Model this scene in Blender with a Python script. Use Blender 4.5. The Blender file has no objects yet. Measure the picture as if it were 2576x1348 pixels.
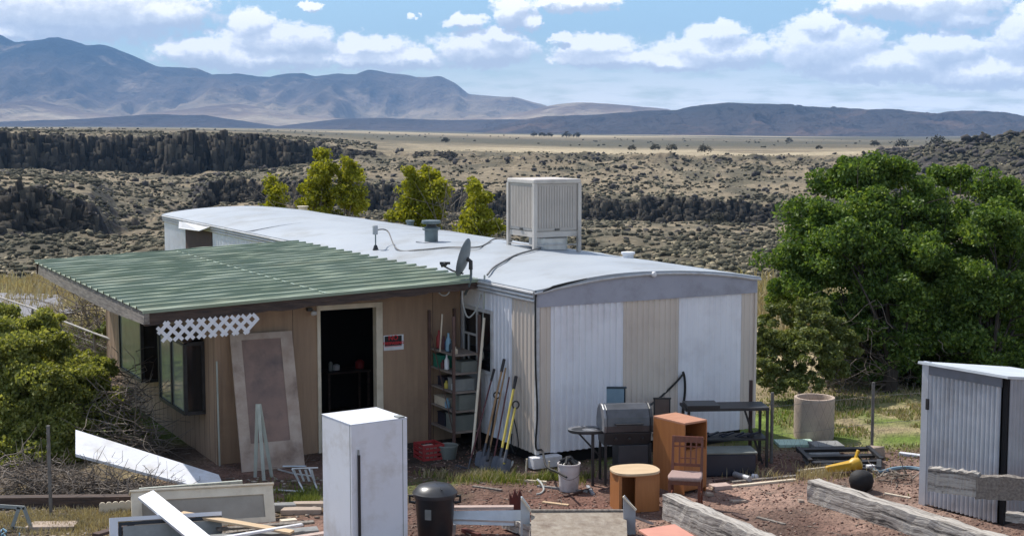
import bpy, bmesh, math, random
import numpy as np
from mathutils import Vector, Matrix
R = math.radians
random.seed(7)
SC = bpy.context.scene
COL = SC.collection
# ------------------------------------------------------------------ camera
F_PX, CX, CY, CAMZ = 3600.0, 1288.0, 674.0, 5.2          # focal length and centre in a 2576-pixel-wide frame
PITCH = math.atan(352.0 / F_PX)
cam_d = bpy.data.cameras.new('camera')
cam = bpy.data.objects.new('camera', cam_d); COL.objects.link(cam)
cam.location = (0, 0, CAMZ); cam.rotation_euler = (R(90) - PITCH, 0, 0)
cam_d.sensor_width = 36; cam_d.lens = 36 * F_PX / 2576.0
cam_d.clip_start = 0.1; cam_d.clip_end = 60000
SC.camera = cam
# ------------------------------------------------------------------ exposure
SC.view_settings.view_transform = 'Standard'
SC.view_settings.look = 'None'
SC.view_settings.exposure = 0.5
SC.view_settings.gamma = 1
SC.cycles.max_bounces = 6; SC.cycles.transparent_max_bounces = 12; SC.cycles.volume_bounces = 0
# ------------------------------------------------------------------ sun
SUN_EL, SUN_AZ = R(53), math.atan2(-0.715, 0.70)
sd = bpy.data.lights.new('sun', 'SUN'); sd.energy = 4.0; sd.angle = R(0.5); sd.color = (1.0, 0.955, 0.89)
sun = bpy.data.objects.new('sun', sd); COL.objects.link(sun)
sdir = Vector((math.sin(SUN_AZ) * math.cos(SUN_EL), math.cos(SUN_AZ) * math.cos(SUN_EL), math.sin(SUN_EL)))
sun.rotation_euler = sdir.to_track_quat('Z', 'Y').to_euler()
sun.location = (0, 0, 60)
# ------------------------------------------------------------------ sky
SKY_STRENGTH = 0.10
W = bpy.data.worlds.new('World'); SC.world = W; W.use_nodes = True
wt = W.node_tree; wt.nodes.clear()
def nd(t, ty, **kw):
    n = t.nodes.new(ty)
    for k, v in kw.items(): setattr(n, k, v)
    return n
def mth(t, op, a, b=None, c=None, clamp=False):
    n = nd(t, 'ShaderNodeMath', operation=op); n.use_clamp = clamp
    for i, x in enumerate((a, b, c)):
        if x is None: continue
        if isinstance(x, (int, float)): n.inputs[i].default_value = x
        else: t.links.new(x, n.inputs[i])
    return n.outputs[0]
def vmth(t, op, a, b=None):
    n = nd(t, 'ShaderNodeVectorMath', operation=op)
    for i, x in enumerate((a, b)):
        if x is None: continue
        if isinstance(x, (tuple, list)): n.inputs[i].default_value = x
        else: t.links.new(x, n.inputs[i])
    return n
# cloud field: direction on the sky dome as (azimuth, elevation), 1 unit = 100 frame pixels of arc
CLOUDS = [  # azimuth px from frame left, px below frame top, half width, half height
 (190,40,330,75),(420,48,120,40),(40,95,120,30),
 (645,78,62,42),(700,112,150,42),(545,138,120,36),(640,150,190,34),
 (935,125,95,32),(965,150,150,28),(1215,128,120,42),(1290,38,44,40),(1330,62,30,20),(1172,62,46,18),(1240,100,70,25),(790,24,26,14),
 (1440,12,105,24),(1045,48,12,9),(1495,125,95,32),(1530,150,130,26),(1410,97,28,10),
 (1795,98,68,32),(1790,138,150,40),(1700,160,120,24),(2065,130,135,62),(2040,75,55,30),(2180,25,110,32),(2330,30,125,48),(2370,65,70,22),
 (2330,140,100,45),(2530,120,95,75),(2560,60,60,40),(2200,170,200,40),(2450,190,200,40),(-150,60,150,60),(2750,90,140,80)]
g = bpy.data.node_groups.new('cloud_field', 'ShaderNodeTree')
g.interface.new_socket('P', in_out='INPUT', socket_type='NodeSocketVector')
g.interface.new_socket('Field', in_out='OUTPUT', socket_type='NodeSocketFloat')
gi = nd(g, 'NodeGroupInput'); go = nd(g, 'NodeGroupOutput')
acc = None
for (u, v, ru, rv) in CLOUDS:
    s = vmth(g, 'SUBTRACT', gi.outputs[0], ((u - 1288) / 100, (322 - v) / 100, 0))
    m = vmth(g, 'MULTIPLY', s.outputs[0], (100 / ru, 100 / rv, 0))
    dd = vmth(g, 'DOT_PRODUCT', m.outputs[0], m.outputs[0]).outputs['Value']
    val = mth(g, 'SUBTRACT', 1.0, dd)
    acc = val if acc is None else mth(g, 'SMOOTH_MAX', acc, val, 0.25)
g.links.new(acc, go.inputs[0])
tc = nd(wt, 'ShaderNodeTexCoord')
sx = nd(wt, 'ShaderNodeSeparateXYZ'); wt.links.new(tc.outputs['Generated'], sx.inputs[0])
az = mth(wt, 'MULTIPLY', mth(wt, 'ARCTAN2', sx.outputs[0], sx.outputs[1]), 36.0)
el = mth(wt, 'MULTIPLY', mth(wt, 'ARCSINE', sx.outputs[2]), 36.0)
cb = nd(wt, 'ShaderNodeCombineXYZ'); wt.links.new(az, cb.inputs[0]); wt.links.new(el, cb.inputs[1])
def noise(t, vec, scale, detail=4, rough=0.55, out='Fac'):
    n = nd(t, 'ShaderNodeTexNoise'); n.inputs['Scale'].default_value = scale; n.inputs['Detail'].default_value = detail
    n.inputs['Roughness'].default_value = rough; t.links.new(vec, n.inputs['Vector']); return n.outputs[out]
wn = noise(wt, cb.outputs[0], 2.6, 6, 0.6, 'Color')
wv = vmth(wt, 'MULTIPLY', vmth(wt, 'SUBTRACT', wn, (0.5, 0.5, 0.5)).outputs[0], (0.85, 0.5, 0)).outputs[0]
pw = vmth(wt, 'ADD', cb.outputs[0], wv).outputs[0]
def field(vec):
    gn = nd(wt, 'ShaderNodeGroup'); gn.node_tree = g; wt.links.new(vec, gn.inputs[0]); return gn.outputs[0]
bil = noise(wt, vmth(wt, 'MULTIPLY', cb.outputs[0], (1, 1.5, 1)).outputs[0], 2.9, 10, 0.66)
f0 = mth(wt, 'ADD', field(pw), mth(wt, 'MULTIPLY', mth(wt, 'SUBTRACT', bil, 0.5), 3.0))
f1 = field(vmth(wt, 'ADD', pw, (-0.10, 0.22, 0)).outputs[0])
def ramp(t, x, pts, interp='LINEAR'):
    n = nd(t, 'ShaderNodeValToRGB'); n.color_ramp.interpolation = interp
    e = n.color_ramp.elements
    while len(e) < len(pts): e.new(0.5)
    for i, (p, c) in enumerate(pts):
        e[i].position = p; e[i].color = (c, c, c, 1) if isinstance(c, (int, float)) else (*c, 1)
    t.links.new(x, n.inputs[0]); return n.outputs[0]
mask = ramp(wt, mth(wt, 'MULTIPLY_ADD', f0, 0.5, 0.5), [(0.14, 0), (0.60, 1)], 'EASE')
# low veil of far cloud layers towards the horizon
lay = noise(wt, vmth(wt, 'MULTIPLY', cb.outputs[0], (0.35, 2.2, 1)).outputs[0], 1.9, 6, 0.6)
veil_h = mth(wt, 'MULTIPLY', mth(wt, 'SUBTRACT', 2.1, el), 0.62, clamp=True)
veil_x = mth(wt, 'MULTIPLY_ADD', az, 0.10, 0.85, clamp=True)
veil = mth(wt, 'MULTIPLY', mth(wt, 'MULTIPLY', veil_h, veil_x), mth(wt, 'MULTIPLY_ADD', mth(wt, 'SUBTRACT', lay, 0.40), 3.6, 0.5, clamp=True), clamp=True)
lit = mth(wt, 'ADD', mth(wt, 'MULTIPLY', mth(wt, 'SUBTRACT', field(pw), f1), 1.1), mth(wt, 'MULTIPLY', mth(wt, 'SUBTRACT', bil, 0.5), 1.1))
cloudc = ramp(wt, mth(wt, 'ADD', lit, 0.42), [(0.0, (0.66, 0.67, 0.70)), (0.45, (0.95, 0.94, 0.94)), (0.9, (1.6, 1.5, 1.36))])
sky = nd(wt, 'ShaderNodeTexSky', sky_type='NISHITA'); sky.sun_disc = False
sky.sun_elevation = SUN_EL; sky.sun_rotation = SUN_AZ % (2 * math.pi); sky.air_density = 1.0; sky.dust_density = 0.4; sky.ozone_density = 1.6
skyc = vmth(wt, 'MULTIPLY', sky.outputs[0], (SKY_STRENGTH * 0.84, SKY_STRENGTH * 0.98, SKY_STRENGTH * 1.08)).outputs[0]
mx1 = nd(wt, 'ShaderNodeMix', data_type='RGBA'); wt.links.new(mth(wt, 'MULTIPLY', veil, 0.95), mx1.inputs[0]); wt.links.new(skyc, mx1.inputs[6]); mx1.inputs[7].default_value = (1.22, 1.20, 1.17, 1)
mx2 = nd(wt, 'ShaderNodeMix', data_type='RGBA'); wt.links.new(mth(wt, 'MULTIPLY', mask, 0.93), mx2.inputs[0]); wt.links.new(mx1.outputs[2], mx2.inputs[6]); wt.links.new(cloudc, mx2.inputs[7])
# unseen broken cloud added overhead and behind, to whiten the sky's blue fill
hi_n = noise(wt, vmth(wt, 'MULTIPLY', tc.outputs['Generated'], (1, 1, 1.8)).outputs[0], 3.2, 6, 0.6)
hi_m = mth(wt, 'MULTIPLY', mth(wt, 'MULTIPLY', mth(wt, 'SUBTRACT', el, 4.2), 0.5, clamp=True), ramp(wt, hi_n, [(0.42, 0), (0.60, 0.85)], 'EASE'))
mx3 = nd(wt, 'ShaderNodeMix', data_type='RGBA'); wt.links.new(hi_m, mx3.inputs[0]); wt.links.new(mx2.outputs[2], mx3.inputs[6]); mx3.inputs[7].default_value = (0.62, 0.60, 0.58, 1)
bg = nd(wt, 'ShaderNodeBackground'); wt.links.new(mx3.outputs[2], bg.inputs[0]); bg.inputs[1].default_value = 1.0
wo = nd(wt, 'ShaderNodeOutputWorld'); wt.links.new(bg.outputs[0], wo.inputs[0])

# ------------------------------------------------------------------ geometry helpers
CAM = Vector((0, 0, CAMZ))
def ray(u, v):
    f = Vector((0, math.cos(PITCH), -math.sin(PITCH))); up = Vector((0, math.sin(PITCH), math.cos(PITCH)))
    return f * F_PX + Vector((1, 0, 0)) * (u - CX) + up * (CY - v)
def G(u, v, z=0.0):                       # the point of the level plane z that lies in direction (u, v)
    r = ray(u, v); return CAM + r * ((z - CAMZ) / r.z)
def P(u, v, Y):                           # the point at distance Y in direction (u, v)
    r = ray(u, v); return CAM + r * (Y / r.y)
def proj(p):
    d = Vector(p) - CAM
    f = Vector((0, math.cos(PITCH), -math.sin(PITCH))); up = Vector((0, math.sin(PITCH), math.cos(PITCH)))
    w = d.dot(f); return (CX + F_PX * d.x / w, CY - F_PX * d.dot(up) / w)
def setp(o, label=None, cat=None, group=None, kind=None):
    if label: o['label'] = label
    if cat: o['category'] = cat; o['kind'] = 'thing'
    if group: o['group'] = group
    if kind: o['kind'] = kind
    return o
def thing(name, label, cat, loc=(0, 0, 0), rz=0.0, group=None, rot=None):
    o = bpy.data.objects.new(name, None); COL.objects.link(o); o.empty_display_size = 0.2
    o.location = loc; o.rotation_euler = rot if rot else (0, 0, rz)
    return setp(o, label, cat, group)
class MB:
    def __init__(s): s.v = []; s.f = []
    def add(s, vs, fs):
        b = len(s.v); s.v += [tuple(x) for x in vs]; s.f += [tuple(i + b for i in f) for f in fs]; return s
    def box(s, x0, x1, y0, y1, z0, z1, M=None):
        vs = [Vector(p) for p in ((x0,y0,z0),(x1,y0,z0),(x1,y1,z0),(x0,y1,z0),(x0,y0,z1),(x1,y0,z1),(x1,y1,z1),(x0,y1,z1))]
        if M is not None: vs = [M @ p for p in vs]
        return s.add(vs, ((0,3,2,1),(4,5,6,7),(0,1,5,4),(1,2,6,5),(2,3,7,6),(3,0,4,7)))
    def bar(s, a, b, w, h, up=(0, 0, 1), b2=None):     # box from a to b, w across, h along up
        a = Vector(a); b = Vector(b); d = (b - a).normalized(); up = Vector(up)
        side = d.cross(up)
        if side.length < 1e-4: side = d.cross(Vector((1, 0, 0)))
        side.normalize(); up = side.cross(d).normalized()
        vs = []
        for p in (a, b):
            for (i, j) in ((-1,-1),(1,-1),(1,1),(-1,1)): vs.append(p + side * i * w / 2 + up * j * h / 2)
        return s.add(vs, ((0,3,2,1)[::-1],(4,5,6,7)[::-1],(0,1,5,4)[::-1],(1,2,6,5)[::-1],(2,3,7,6)[::-1],(3,0,4,7)[::-1]))
    def tube(s, pts, r, n=8, cap=True):
        pts = [Vector(p) for p in pts]; rs = r if isinstance(r, (list, tuple)) else [r] * len(pts)
        b = len(s.v); prev = None
        for i, p in enumerate(pts):
            d = (pts[min(i + 1, len(pts) - 1)] - pts[max(i - 1, 0)])
            d = d.normalized() if d.length > 1e-9 else Vector((0, 0, 1))
            if prev is None:
                a = Vector((0, 0, 1)) if abs(d.z) < 0.9 else Vector((1, 0, 0)); x = d.cross(a).normalized()
            else:
                x = prev - d * prev.dot(d); x = x.normalized() if x.length > 1e-6 else d.orthogonal().normalized()
            prev = x; y = d.cross(x)
            for k in range(n):
                t = 2 * math.pi * k / n; s.v.append(tuple(p + (x * math.cos(t) + y * math.sin(t)) * rs[i]))
        for i in range(len(pts) - 1):
            for k in range(n):
                a0 = b + i * n + k; a1 = b + i * n + (k + 1) % n; s.f.append((a0, a1, a1 + n, a0 + n))
        if cap:
            s.f.append(tuple(b + k for k in range(n))[::-1]); e = b + (len(pts) - 1) * n; s.f.append(tuple(e + k for k in range(n)))
        return s
    def lathe(s, prof, n=24, M=None):
        b = len(s.v)
        for (r, z) in prof:
            for k in range(n):
                t = 2 * math.pi * k / n; p = Vector((r * math.cos(t), r * math.sin(t), z)); s.v.append(tuple(M @ p if M is not None else p))
        for i in range(len(prof) - 1):
            for k in range(n):
                a0 = b + i * n + k; a1 = b + i * n + (k + 1) % n; s.f.append((a0, a1, a1 + n, a0 + n))
        return s
    def prism(s, poly, ax, d0, d1):                     # polygon extruded along axis ax ('x','y','z')
        def mk(p, d): return {'x': (d, p[0], p[1]), 'y': (p[0], d, p[1]), 'z': (p[0], p[1], d)}[ax]
        n = len(poly); vs = [mk(p, d0) for p in poly] + [mk(p, d1) for p in poly]
        fs = [tuple(range(n))[::-1], tuple(range(n, 2 * n))] + [(i, (i + 1) % n, n + (i + 1) % n, n + i) for i in range(n)]
        return s.add(vs, fs)
    def slab(s, q, th):                                 # quad corners (ring) thickened against their normal
        q = [Vector(p) for p in q]; nrm = (q[1] - q[0]).cross(q[3] - q[0]).normalized() * th
        return s.add(q + [p - nrm for p in q], ((0,1,2,3),(7,6,5,4),(0,4,5,1),(1,5,6,2),(2,6,7,3),(3,7,4,0)))
    def build(s, name, m, parent=None, smooth=False, bev=0.0, loc=None, rot=None):
        me = bpy.data.meshes.new(name); me.from_pydata(s.v, [], s.f); me.update()
        bm = bmesh.new(); bm.from_mesh(me); bmesh.ops.recalc_face_normals(bm, faces=bm.faces); bm.to_mesh(me); bm.free()
        if smooth:
            me.polygons.foreach_set('use_smooth', [True] * len(me.polygons))
            try: me.set_sharp_from_angle(angle=R(38))
            except Exception: pass
        me.materials.append(m)
        o = bpy.data.objects.new(name, me); COL.objects.link(o)
        if parent is not None: o.parent = parent
        if loc is not None: o.location = loc
        if rot is not None: o.rotation_euler = rot
        if bev:
            b = o.modifiers.new('b', 'BEVEL'); b.width = bev; b.segments = 2; b.limit_method = 'ANGLE'; b.angle_limit = R(40)
        return o
def np_mesh(name, V, Fq, m, parent=None, smooth=False, col=None):
    me = bpy.data.meshes.new(name); k = Fq.shape[1]
    me.vertices.add(len(V)); me.vertices.foreach_set('co', np.ascontiguousarray(V, dtype=np.float32).ravel())
    me.loops.add(Fq.size); me.loops.foreach_set('vertex_index', Fq.astype(np.int32).ravel())
    me.polygons.add(len(Fq)); me.polygons.foreach_set('loop_start', np.arange(0, Fq.size, k, dtype=np.int32))
    if smooth: me.polygons.foreach_set('use_smooth', np.ones(len(Fq), dtype=bool))
    me.update(calc_edges=True)
    if col is not None:
        a = me.color_attributes.new('Col', 'FLOAT_COLOR', 'POINT'); a.data.foreach_set('color', np.ascontiguousarray(col, dtype=np.float32).ravel())
    me.materials.append(m)
    o = bpy.data.objects.new(name, me); COL.objects.link(o)
    if parent is not None: o.parent = parent
    return o
# value noise / fbm in numpy
_rs = np.random.RandomState(11); _T = _rs.rand(512, 512)
def vnoise(x, y):
    xi = np.floor(x).astype(int); yi = np.floor(y).astype(int); fx = x - xi; fy = y - yi
    fx = fx * fx * (3 - 2 * fx); fy = fy * fy * (3 - 2 * fy)
    a = _T[xi % 512, yi % 512]; b = _T[(xi + 1) % 512, yi % 512]; c = _T[xi % 512, (yi + 1) % 512]; d = _T[(xi + 1) % 512, (yi + 1) % 512]
    return (a * (1 - fx) + b * fx) * (1 - fy) + (c * (1 - fx) + d * fx) * fy
def fbm(x, y, o=4):
    s = 0; a = 0.5; t = 0
    for i in range(o):
        s = s + a * vnoise(x * 2 ** i + 17.3 * i, y * 2 ** i + 5.1 * i); t += a; a *= 0.5
    return s / t
def ridged(x, y, o=5):
    s = 0; a = 0.5; t = 0
    for i in range(o):
        s = s + a * (1 - np.abs(2 * vnoise(x * 2 ** i + 9.3 * i, y * 2 ** i + 3.7 * i) - 1)); t += a; a *= 0.5
    return s / t

# ------------------------------------------------------------------ materials
def mat(name, c1, c2=None, scale=4.0, rough=0.75, metal=0.0, bump=0.0, bscale=None, detail=5, stretch=(1, 1, 1), lo=0.35, hi=0.65,
        spec=None, dirt=None, dscale=1.2, rvar=0.0):
    m = bpy.data.materials.new(name); m.use_nodes = True; t = m.node_tree
    b = t.nodes['Principled BSDF']; b.inputs['Roughness'].default_value = rough; b.inputs['Metallic'].default_value = metal
    if spec is not None: b.inputs['Specular IOR Level'].default_value = spec
    tcn = nd(t, 'ShaderNodeTexCoord'); mp = nd(t, 'ShaderNodeMapping'); mp.inputs['Scale'].default_value = stretch
    t.links.new(tcn.outputs['Object'], mp.inputs[0]); vec = mp.outputs[0]
    if c2 is None: c2 = tuple(x * 0.82 for x in c1)
    n = noise(t, vec, scale, detail, 0.6)
    col = ramp(t, n, [(lo, c1), (hi, c2)])
    if dirt is not None:
        dn = noise(t, tcn.outputs['Object'], dscale, 6, 0.65)
        mx = nd(t, 'ShaderNodeMix', data_type='RGBA'); t.links.new(ramp(t, dn, [(0.5, 0), (0.72, 0.75)]), mx.inputs[0])
        t.links.new(col, mx.inputs[6]); mx.inputs[7].default_value = (*dirt, 1); col = mx.outputs[2]
    t.links.new(col, b.inputs['Base Color'])
    if rvar:
        t.links.new(mth(t, 'MULTIPLY_ADD', mth(t, 'SUBTRACT', n, 0.5), rvar, rough), b.inputs['Roughness'])
    if bump:
        bn = nd(t, 'ShaderNodeBump'); bn.inputs['Strength'].default_value = 1.0; bn.inputs['Distance'].default_value = bump
        t.links.new(noise(t, vec, bscale or scale * 4, 5, 0.6), bn.inputs['Height']); t.links.new(bn.outputs[0], b.inputs['Normal'])
    return m
def leafmat(name, c1, c2, c3, trans=0.35, ns=0.8):
    m = bpy.data.materials.new(name); m.use_nodes = True; t = m.node_tree; t.nodes.clear()
    geo = nd(t, 'ShaderNodeNewGeometry'); tcn = nd(t, 'ShaderNodeTexCoord')
    n = noise(t, tcn.outputs['Object'], ns, 3, 0.6)
    x = mth(t, 'ADD', mth(t, 'MULTIPLY', geo.outputs['Random Per Island'], 0.55), mth(t, 'MULTIPLY', n, 0.5))
    col = ramp(t, x, [(0.2, c1), (0.52, c2), (0.85, c3)])
    d = nd(t, 'ShaderNodeBsdfDiffuse'); tr = nd(t, 'ShaderNodeBsdfTranslucent'); gl = nd(t, 'ShaderNodeBsdfGlossy'); gl.inputs['Roughness'].default_value = 0.5; gl.inputs['Color'].default_value = (0.5, 0.5, 0.5, 1)
    t.links.new(col, d.inputs[0]); t.links.new(vmth(t, 'MULTIPLY', col, (1.3, 1.25, 0.6)).outputs[0], tr.inputs[0])
    mx = nd(t, 'ShaderNodeMixShader'); mx.inputs[0].default_value = trans; t.links.new(d.outputs[0], mx.inputs[1]); t.links.new(tr.outputs[0], mx.inputs[2])
    m2 = nd(t, 'ShaderNodeMixShader'); m2.inputs[0].default_value = 0.04; t.links.new(mx.outputs[0], m2.inputs[1]); t.links.new(gl.outputs[0], m2.inputs[2])
    o = nd(t, 'ShaderNodeOutputMaterial'); t.links.new(m2.outputs[0], o.inputs[0]); return m
M = {}
M['roofcoat'] = mat('roof_coating', (0.375, 0.405, 0.435), (0.325, 0.355, 0.39), scale=0.7, rough=0.55, bump=0.004, bscale=1.3, dirt=(0.235, 0.235, 0.225), dscale=0.8)
M['trimwhite'] = mat('aluminium_trim', (0.60, 0.60, 0.60), (0.46, 0.45, 0.45), scale=6, rough=0.45, stretch=(1, 0.15, 1), dirt=(0.34, 0.30, 0.26), dscale=2.5)
M['band'] = mat('grey_band_paint', (0.38, 0.385, 0.44), (0.34, 0.345, 0.40), scale=2, rough=0.6, dirt=(0.2, 0.2, 0.22), dscale=1.5)
M['sidewhite'] = mat('white_siding', (0.83, 0.83, 0.86), (0.77, 0.77, 0.805), scale=2.5, rough=0.5, stretch=(1, 1, 0.2), dirt=(0.62, 0.60, 0.62), dscale=1.1)
M['sidebeige'] = mat('beige_siding', (0.67, 0.585, 0.50), (0.60, 0.52, 0.445), scale=2.5, rough=0.55, stretch=(1, 1, 0.2), dirt=(0.52, 0.445, 0.385), dscale=1.3)
M['dark'] = mat('dark_shade', (0.012, 0.011, 0.012), rough=0.9)  # near-black colour in place of shade in gaps and unlit interiors
M['blackmetal'] = mat('black_metal', (0.018, 0.018, 0.02), (0.035, 0.033, 0.034), scale=8, rough=0.5)
M['blackplastic'] = mat('black_plastic', (0.012, 0.012, 0.014), (0.022, 0.022, 0.024), scale=5, rough=0.38)
M['greenroof'] = mat('green_metal_roof', (0.255, 0.305, 0.225), (0.225, 0.275, 0.185), scale=0.9, rough=0.5, dirt=(0.27, 0.275, 0.18), dscale=0.6, bump=0.004, bscale=3)
M['seam'] = mat('roof_seam', (0.42, 0.48, 0.40), (0.3, 0.38, 0.3), scale=9, rough=0.5)
M['tanwall'] = mat('tan_plywood', (0.38, 0.255, 0.165), (0.31, 0.205, 0.135), scale=3, rough=0.8, stretch=(4, 4, 0.35), bump=0.004, bscale=9, dirt=(0.21, 0.14, 0.10), dscale=0.9)
M['oldwood'] = mat('weathered_grey_wood', (0.27, 0.235, 0.20), (0.13, 0.11, 0.095), scale=5, rough=0.85, stretch=(6, 0.7, 6), bump=0.006, bscale=12)
M['brownwood'] = mat('rotten_brown_beam', (0.10, 0.065, 0.05), (0.045, 0.032, 0.028), scale=4, rough=0.85, stretch=(0.8, 6, 6), bump=0.01, bscale=7)
M['white'] = mat('white_paint', (0.78, 0.78, 0.80), (0.70, 0.70, 0.73), scale=3, rough=0.4, dirt=(0.55, 0.52, 0.48), dscale=2.0)
M['whiteapp'] = mat('white_enamel', (0.80, 0.81, 0.85), (0.74, 0.75, 0.79), scale=1.4, rough=0.3, dirt=(0.55, 0.52, 0.48), dscale=2.4)
M['cream'] = mat('cream_paint', (0.72, 0.63, 0.49), (0.62, 0.53, 0.40), scale=4, rough=0.6, dirt=(0.42, 0.34, 0.25), dscale=2.5)
M['doorpaint'] = mat('peeling_door_paint', (0.50, 0.40, 0.33), (0.36, 0.26, 0.20), scale=3, rough=0.7, dirt=(0.15, 0.095, 0.07), dscale=2.2)
M['doorpanel'] = mat('stained_door_panel', (0.30, 0.195, 0.155), (0.20, 0.135, 0.115), scale=2.2, rough=0.75, dirt=(0.07, 0.065, 0.07), dscale=1.6)
M['cooler'] = mat('cooler_beige_metal', (0.60, 0.545, 0.49), (0.53, 0.48, 0.43), scale=2, rough=0.5, dirt=(0.33, 0.29, 0.26), dscale=1.8)
M['louver'] = mat('cooler_louver_metal', (0.50, 0.445, 0.395), (0.43, 0.385, 0.345), scale=3, rough=0.55)
M['galv'] = mat('galvanised_steel', (0.60, 0.63, 0.67), (0.50, 0.53, 0.57), scale=3.5, rough=0.4, metal=0.35, rvar=0.3, dirt=(0.33, 0.32, 0.32), dscale=1.4)
M['galvdull'] = mat('dull_zinc_sheet', (0.42, 0.44, 0.47), (0.32, 0.33, 0.36), scale=3, rough=0.55, metal=0.3, dirt=(0.26, 0.22, 0.19), dscale=2)
M['ventgrey'] = mat('vent_grey_metal', (0.17, 0.21, 0.22), (0.12, 0.15, 0.16), scale=5, rough=0.5, metal=0.3)
M['dish'] = mat('dish_grey', (0.15, 0.17, 0.175), (0.11, 0.125, 0.13), scale=4, rough=0.5)
M['cable'] = mat('cable_grey', (0.16, 0.15, 0.14), rough=0.6)
M['cablew'] = mat('cable_pale', (0.46, 0.47, 0.44), rough=0.6)
M['cableb'] = mat('cable_black', (0.012, 0.012, 0.012), rough=0.5)
M['glass'] = mat('window_glass_reflecting', (0.05, 0.06, 0.055), (0.07, 0.08, 0.075), scale=1.2, rough=0.06, spec=1.0)
M['glassd'] = mat('window_glass_dark', (0.012, 0.013, 0.015), rough=0.12, spec=0.6)
M['winfac'] = mat('window_glass_pale_reflection', (0.27, 0.29, 0.25), (0.17, 0.19, 0.165), scale=1.6, rough=0.10, spec=1.0)  # pale base colour carries the sky's reflection on the outer panes
M['laminate'] = mat('orange_wood_laminate', (0.41, 0.165, 0.055), (0.34, 0.13, 0.042), scale=3, rough=0.42, stretch=(7, 7, 0.5))
M['laminate_top'] = mat('faded_laminate', (0.52, 0.26, 0.16), (0.45, 0.21, 0.125), scale=3, rough=0.45, stretch=(1, 5, 1))
M['paleply'] = mat('pale_wood_top', (0.66, 0.49, 0.31), (0.56, 0.40, 0.24), scale=3, rough=0.5, stretch=(1, 7, 1))
M['chairwood'] = mat('dark_cherry_wood', (0.19, 0.06, 0.034), (0.13, 0.042, 0.025), scale=4, rough=0.42, stretch=(5, 5, 0.6))
M['cushion'] = mat('mauve_brown_fabric', (0.38, 0.265, 0.235), (0.31, 0.21, 0.185), scale=30, rough=0.9, bump=0.002, bscale=120)
M['grill'] = mat('grill_black_enamel', (0.022, 0.023, 0.026), (0.035, 0.036, 0.04), scale=3, rough=0.42, dirt=(0.07, 0.07, 0.07), dscale=2)
M['grillsteel'] = mat('grill_hood_grey', (0.11, 0.115, 0.13), (0.075, 0.08, 0.09), scale=4, rough=0.38, metal=0.3, dirt=(0.05, 0.05, 0.05), dscale=3)
M['grillend'] = mat('grill_sheen_and_liner', (0.30, 0.31, 0.33), (0.2, 0.2, 0.21), scale=6, rough=0.45, metal=0.5)  # pale grey: sheen painted on the hood's left end; also the shelf liner
M['bucket'] = mat('bucket_plastic', (0.62, 0.59, 0.58), (0.52, 0.48, 0.47), scale=4, rough=0.5, dirt=(0.32, 0.27, 0.25), dscale=4)
M['teal'] = mat('teal_blue_plastic', (0.22, 0.32, 0.39), (0.18, 0.27, 0.34), scale=4, rough=0.5)
M['brownpl'] = mat('brown_panel', (0.16, 0.115, 0.095), (0.12, 0.085, 0.07), scale=4, rough=0.6)
M['rustbrown'] = mat('rust_brown_board', (0.085, 0.045, 0.035), (0.06, 0.034, 0.028), scale=3, rough=0.75)
M['concrete'] = mat('rough_concrete', (0.50, 0.39, 0.305), (0.42, 0.33, 0.265), scale=3, rough=0.9, bump=0.006, bscale=25, dirt=(0.33, 0.26, 0.21), dscale=2.5)
M['mint'] = mat('mint_painted_lid', (0.46, 0.62, 0.52), (0.40, 0.55, 0.46), scale=5, rough=0.6)
M['paver'] = mat('grey_paver', (0.26, 0.26, 0.255), (0.19, 0.19, 0.185), scale=7, rough=0.9, bump=0.003, bscale=40)
M['pinkpaver'] = mat('pinkish_paver', (0.50, 0.38, 0.33), (0.40, 0.30, 0.26), scale=7, rough=0.9, bump=0.003, bscale=40)
M['yellow'] = mat('yellow_paint', (0.60, 0.36, 0.02), (0.48, 0.27, 0.02), scale=6, rough=0.45)
M['yellowh'] = mat('yellow_fibreglass', (0.62, 0.50, 0.10), (0.50, 0.40, 0.08), scale=6, rough=0.4)
M['woodh'] = mat('tan_wood_handle', (0.34, 0.21, 0.11), (0.26, 0.16, 0.08), scale=5, rough=0.6)
M['maroonh'] = mat('maroon_handle', (0.12, 0.035, 0.04), (0.09, 0.03, 0.035), scale=5, rough=0.55)
M['steelblue'] = mat('tool_steel', (0.06, 0.07, 0.09), (0.09, 0.09, 0.10), scale=9, rough=0.45, metal=0.4)
M['red'] = mat('red_plastic', (0.36, 0.035, 0.035), (0.28, 0.03, 0.03), scale=5, rough=0.5)
M['redrust'] = mat('red_rust', (0.15, 0.035, 0.025), (0.09, 0.03, 0.022), scale=7, rough=0.8)
M['greenpl'] = mat('green_plastic', (0.02, 0.19, 0.13), rough=0.5)
M['bluepl'] = mat('blue_plastic', (0.06, 0.12, 0.30), rough=0.5)
M['bluefaded'] = mat('faded_blue_plastic', (0.25, 0.42, 0.52), (0.18, 0.32, 0.44), scale=5, rough=0.5)
M['greypl'] = mat('grey_plastic', (0.30, 0.31, 0.30), (0.22, 0.23, 0.22), scale=5, rough=0.6)
M['greytub'] = mat('greenish_grey_tub', (0.20, 0.215, 0.19), (0.15, 0.16, 0.145), scale=4, rough=0.6)
M['rackrust'] = mat('rack_rust_steel', (0.15, 0.085, 0.07), (0.10, 0.06, 0.05), scale=8, rough=0.7)
M['racktan'] = mat('rack_shelf_tan', (0.30, 0.25, 0.21), (0.2, 0.16, 0.14), scale=5, rough=0.7)
M['salmon'] = mat('salmon_table_top', (0.66, 0.30, 0.21), (0.58, 0.255, 0.18), scale=4, rough=0.45)
M['stone'] = mat('tan_flat_stone', (0.42, 0.33, 0.26), (0.32, 0.25, 0.20), scale=5, rough=0.9, bump=0.01, bscale=9)
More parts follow.
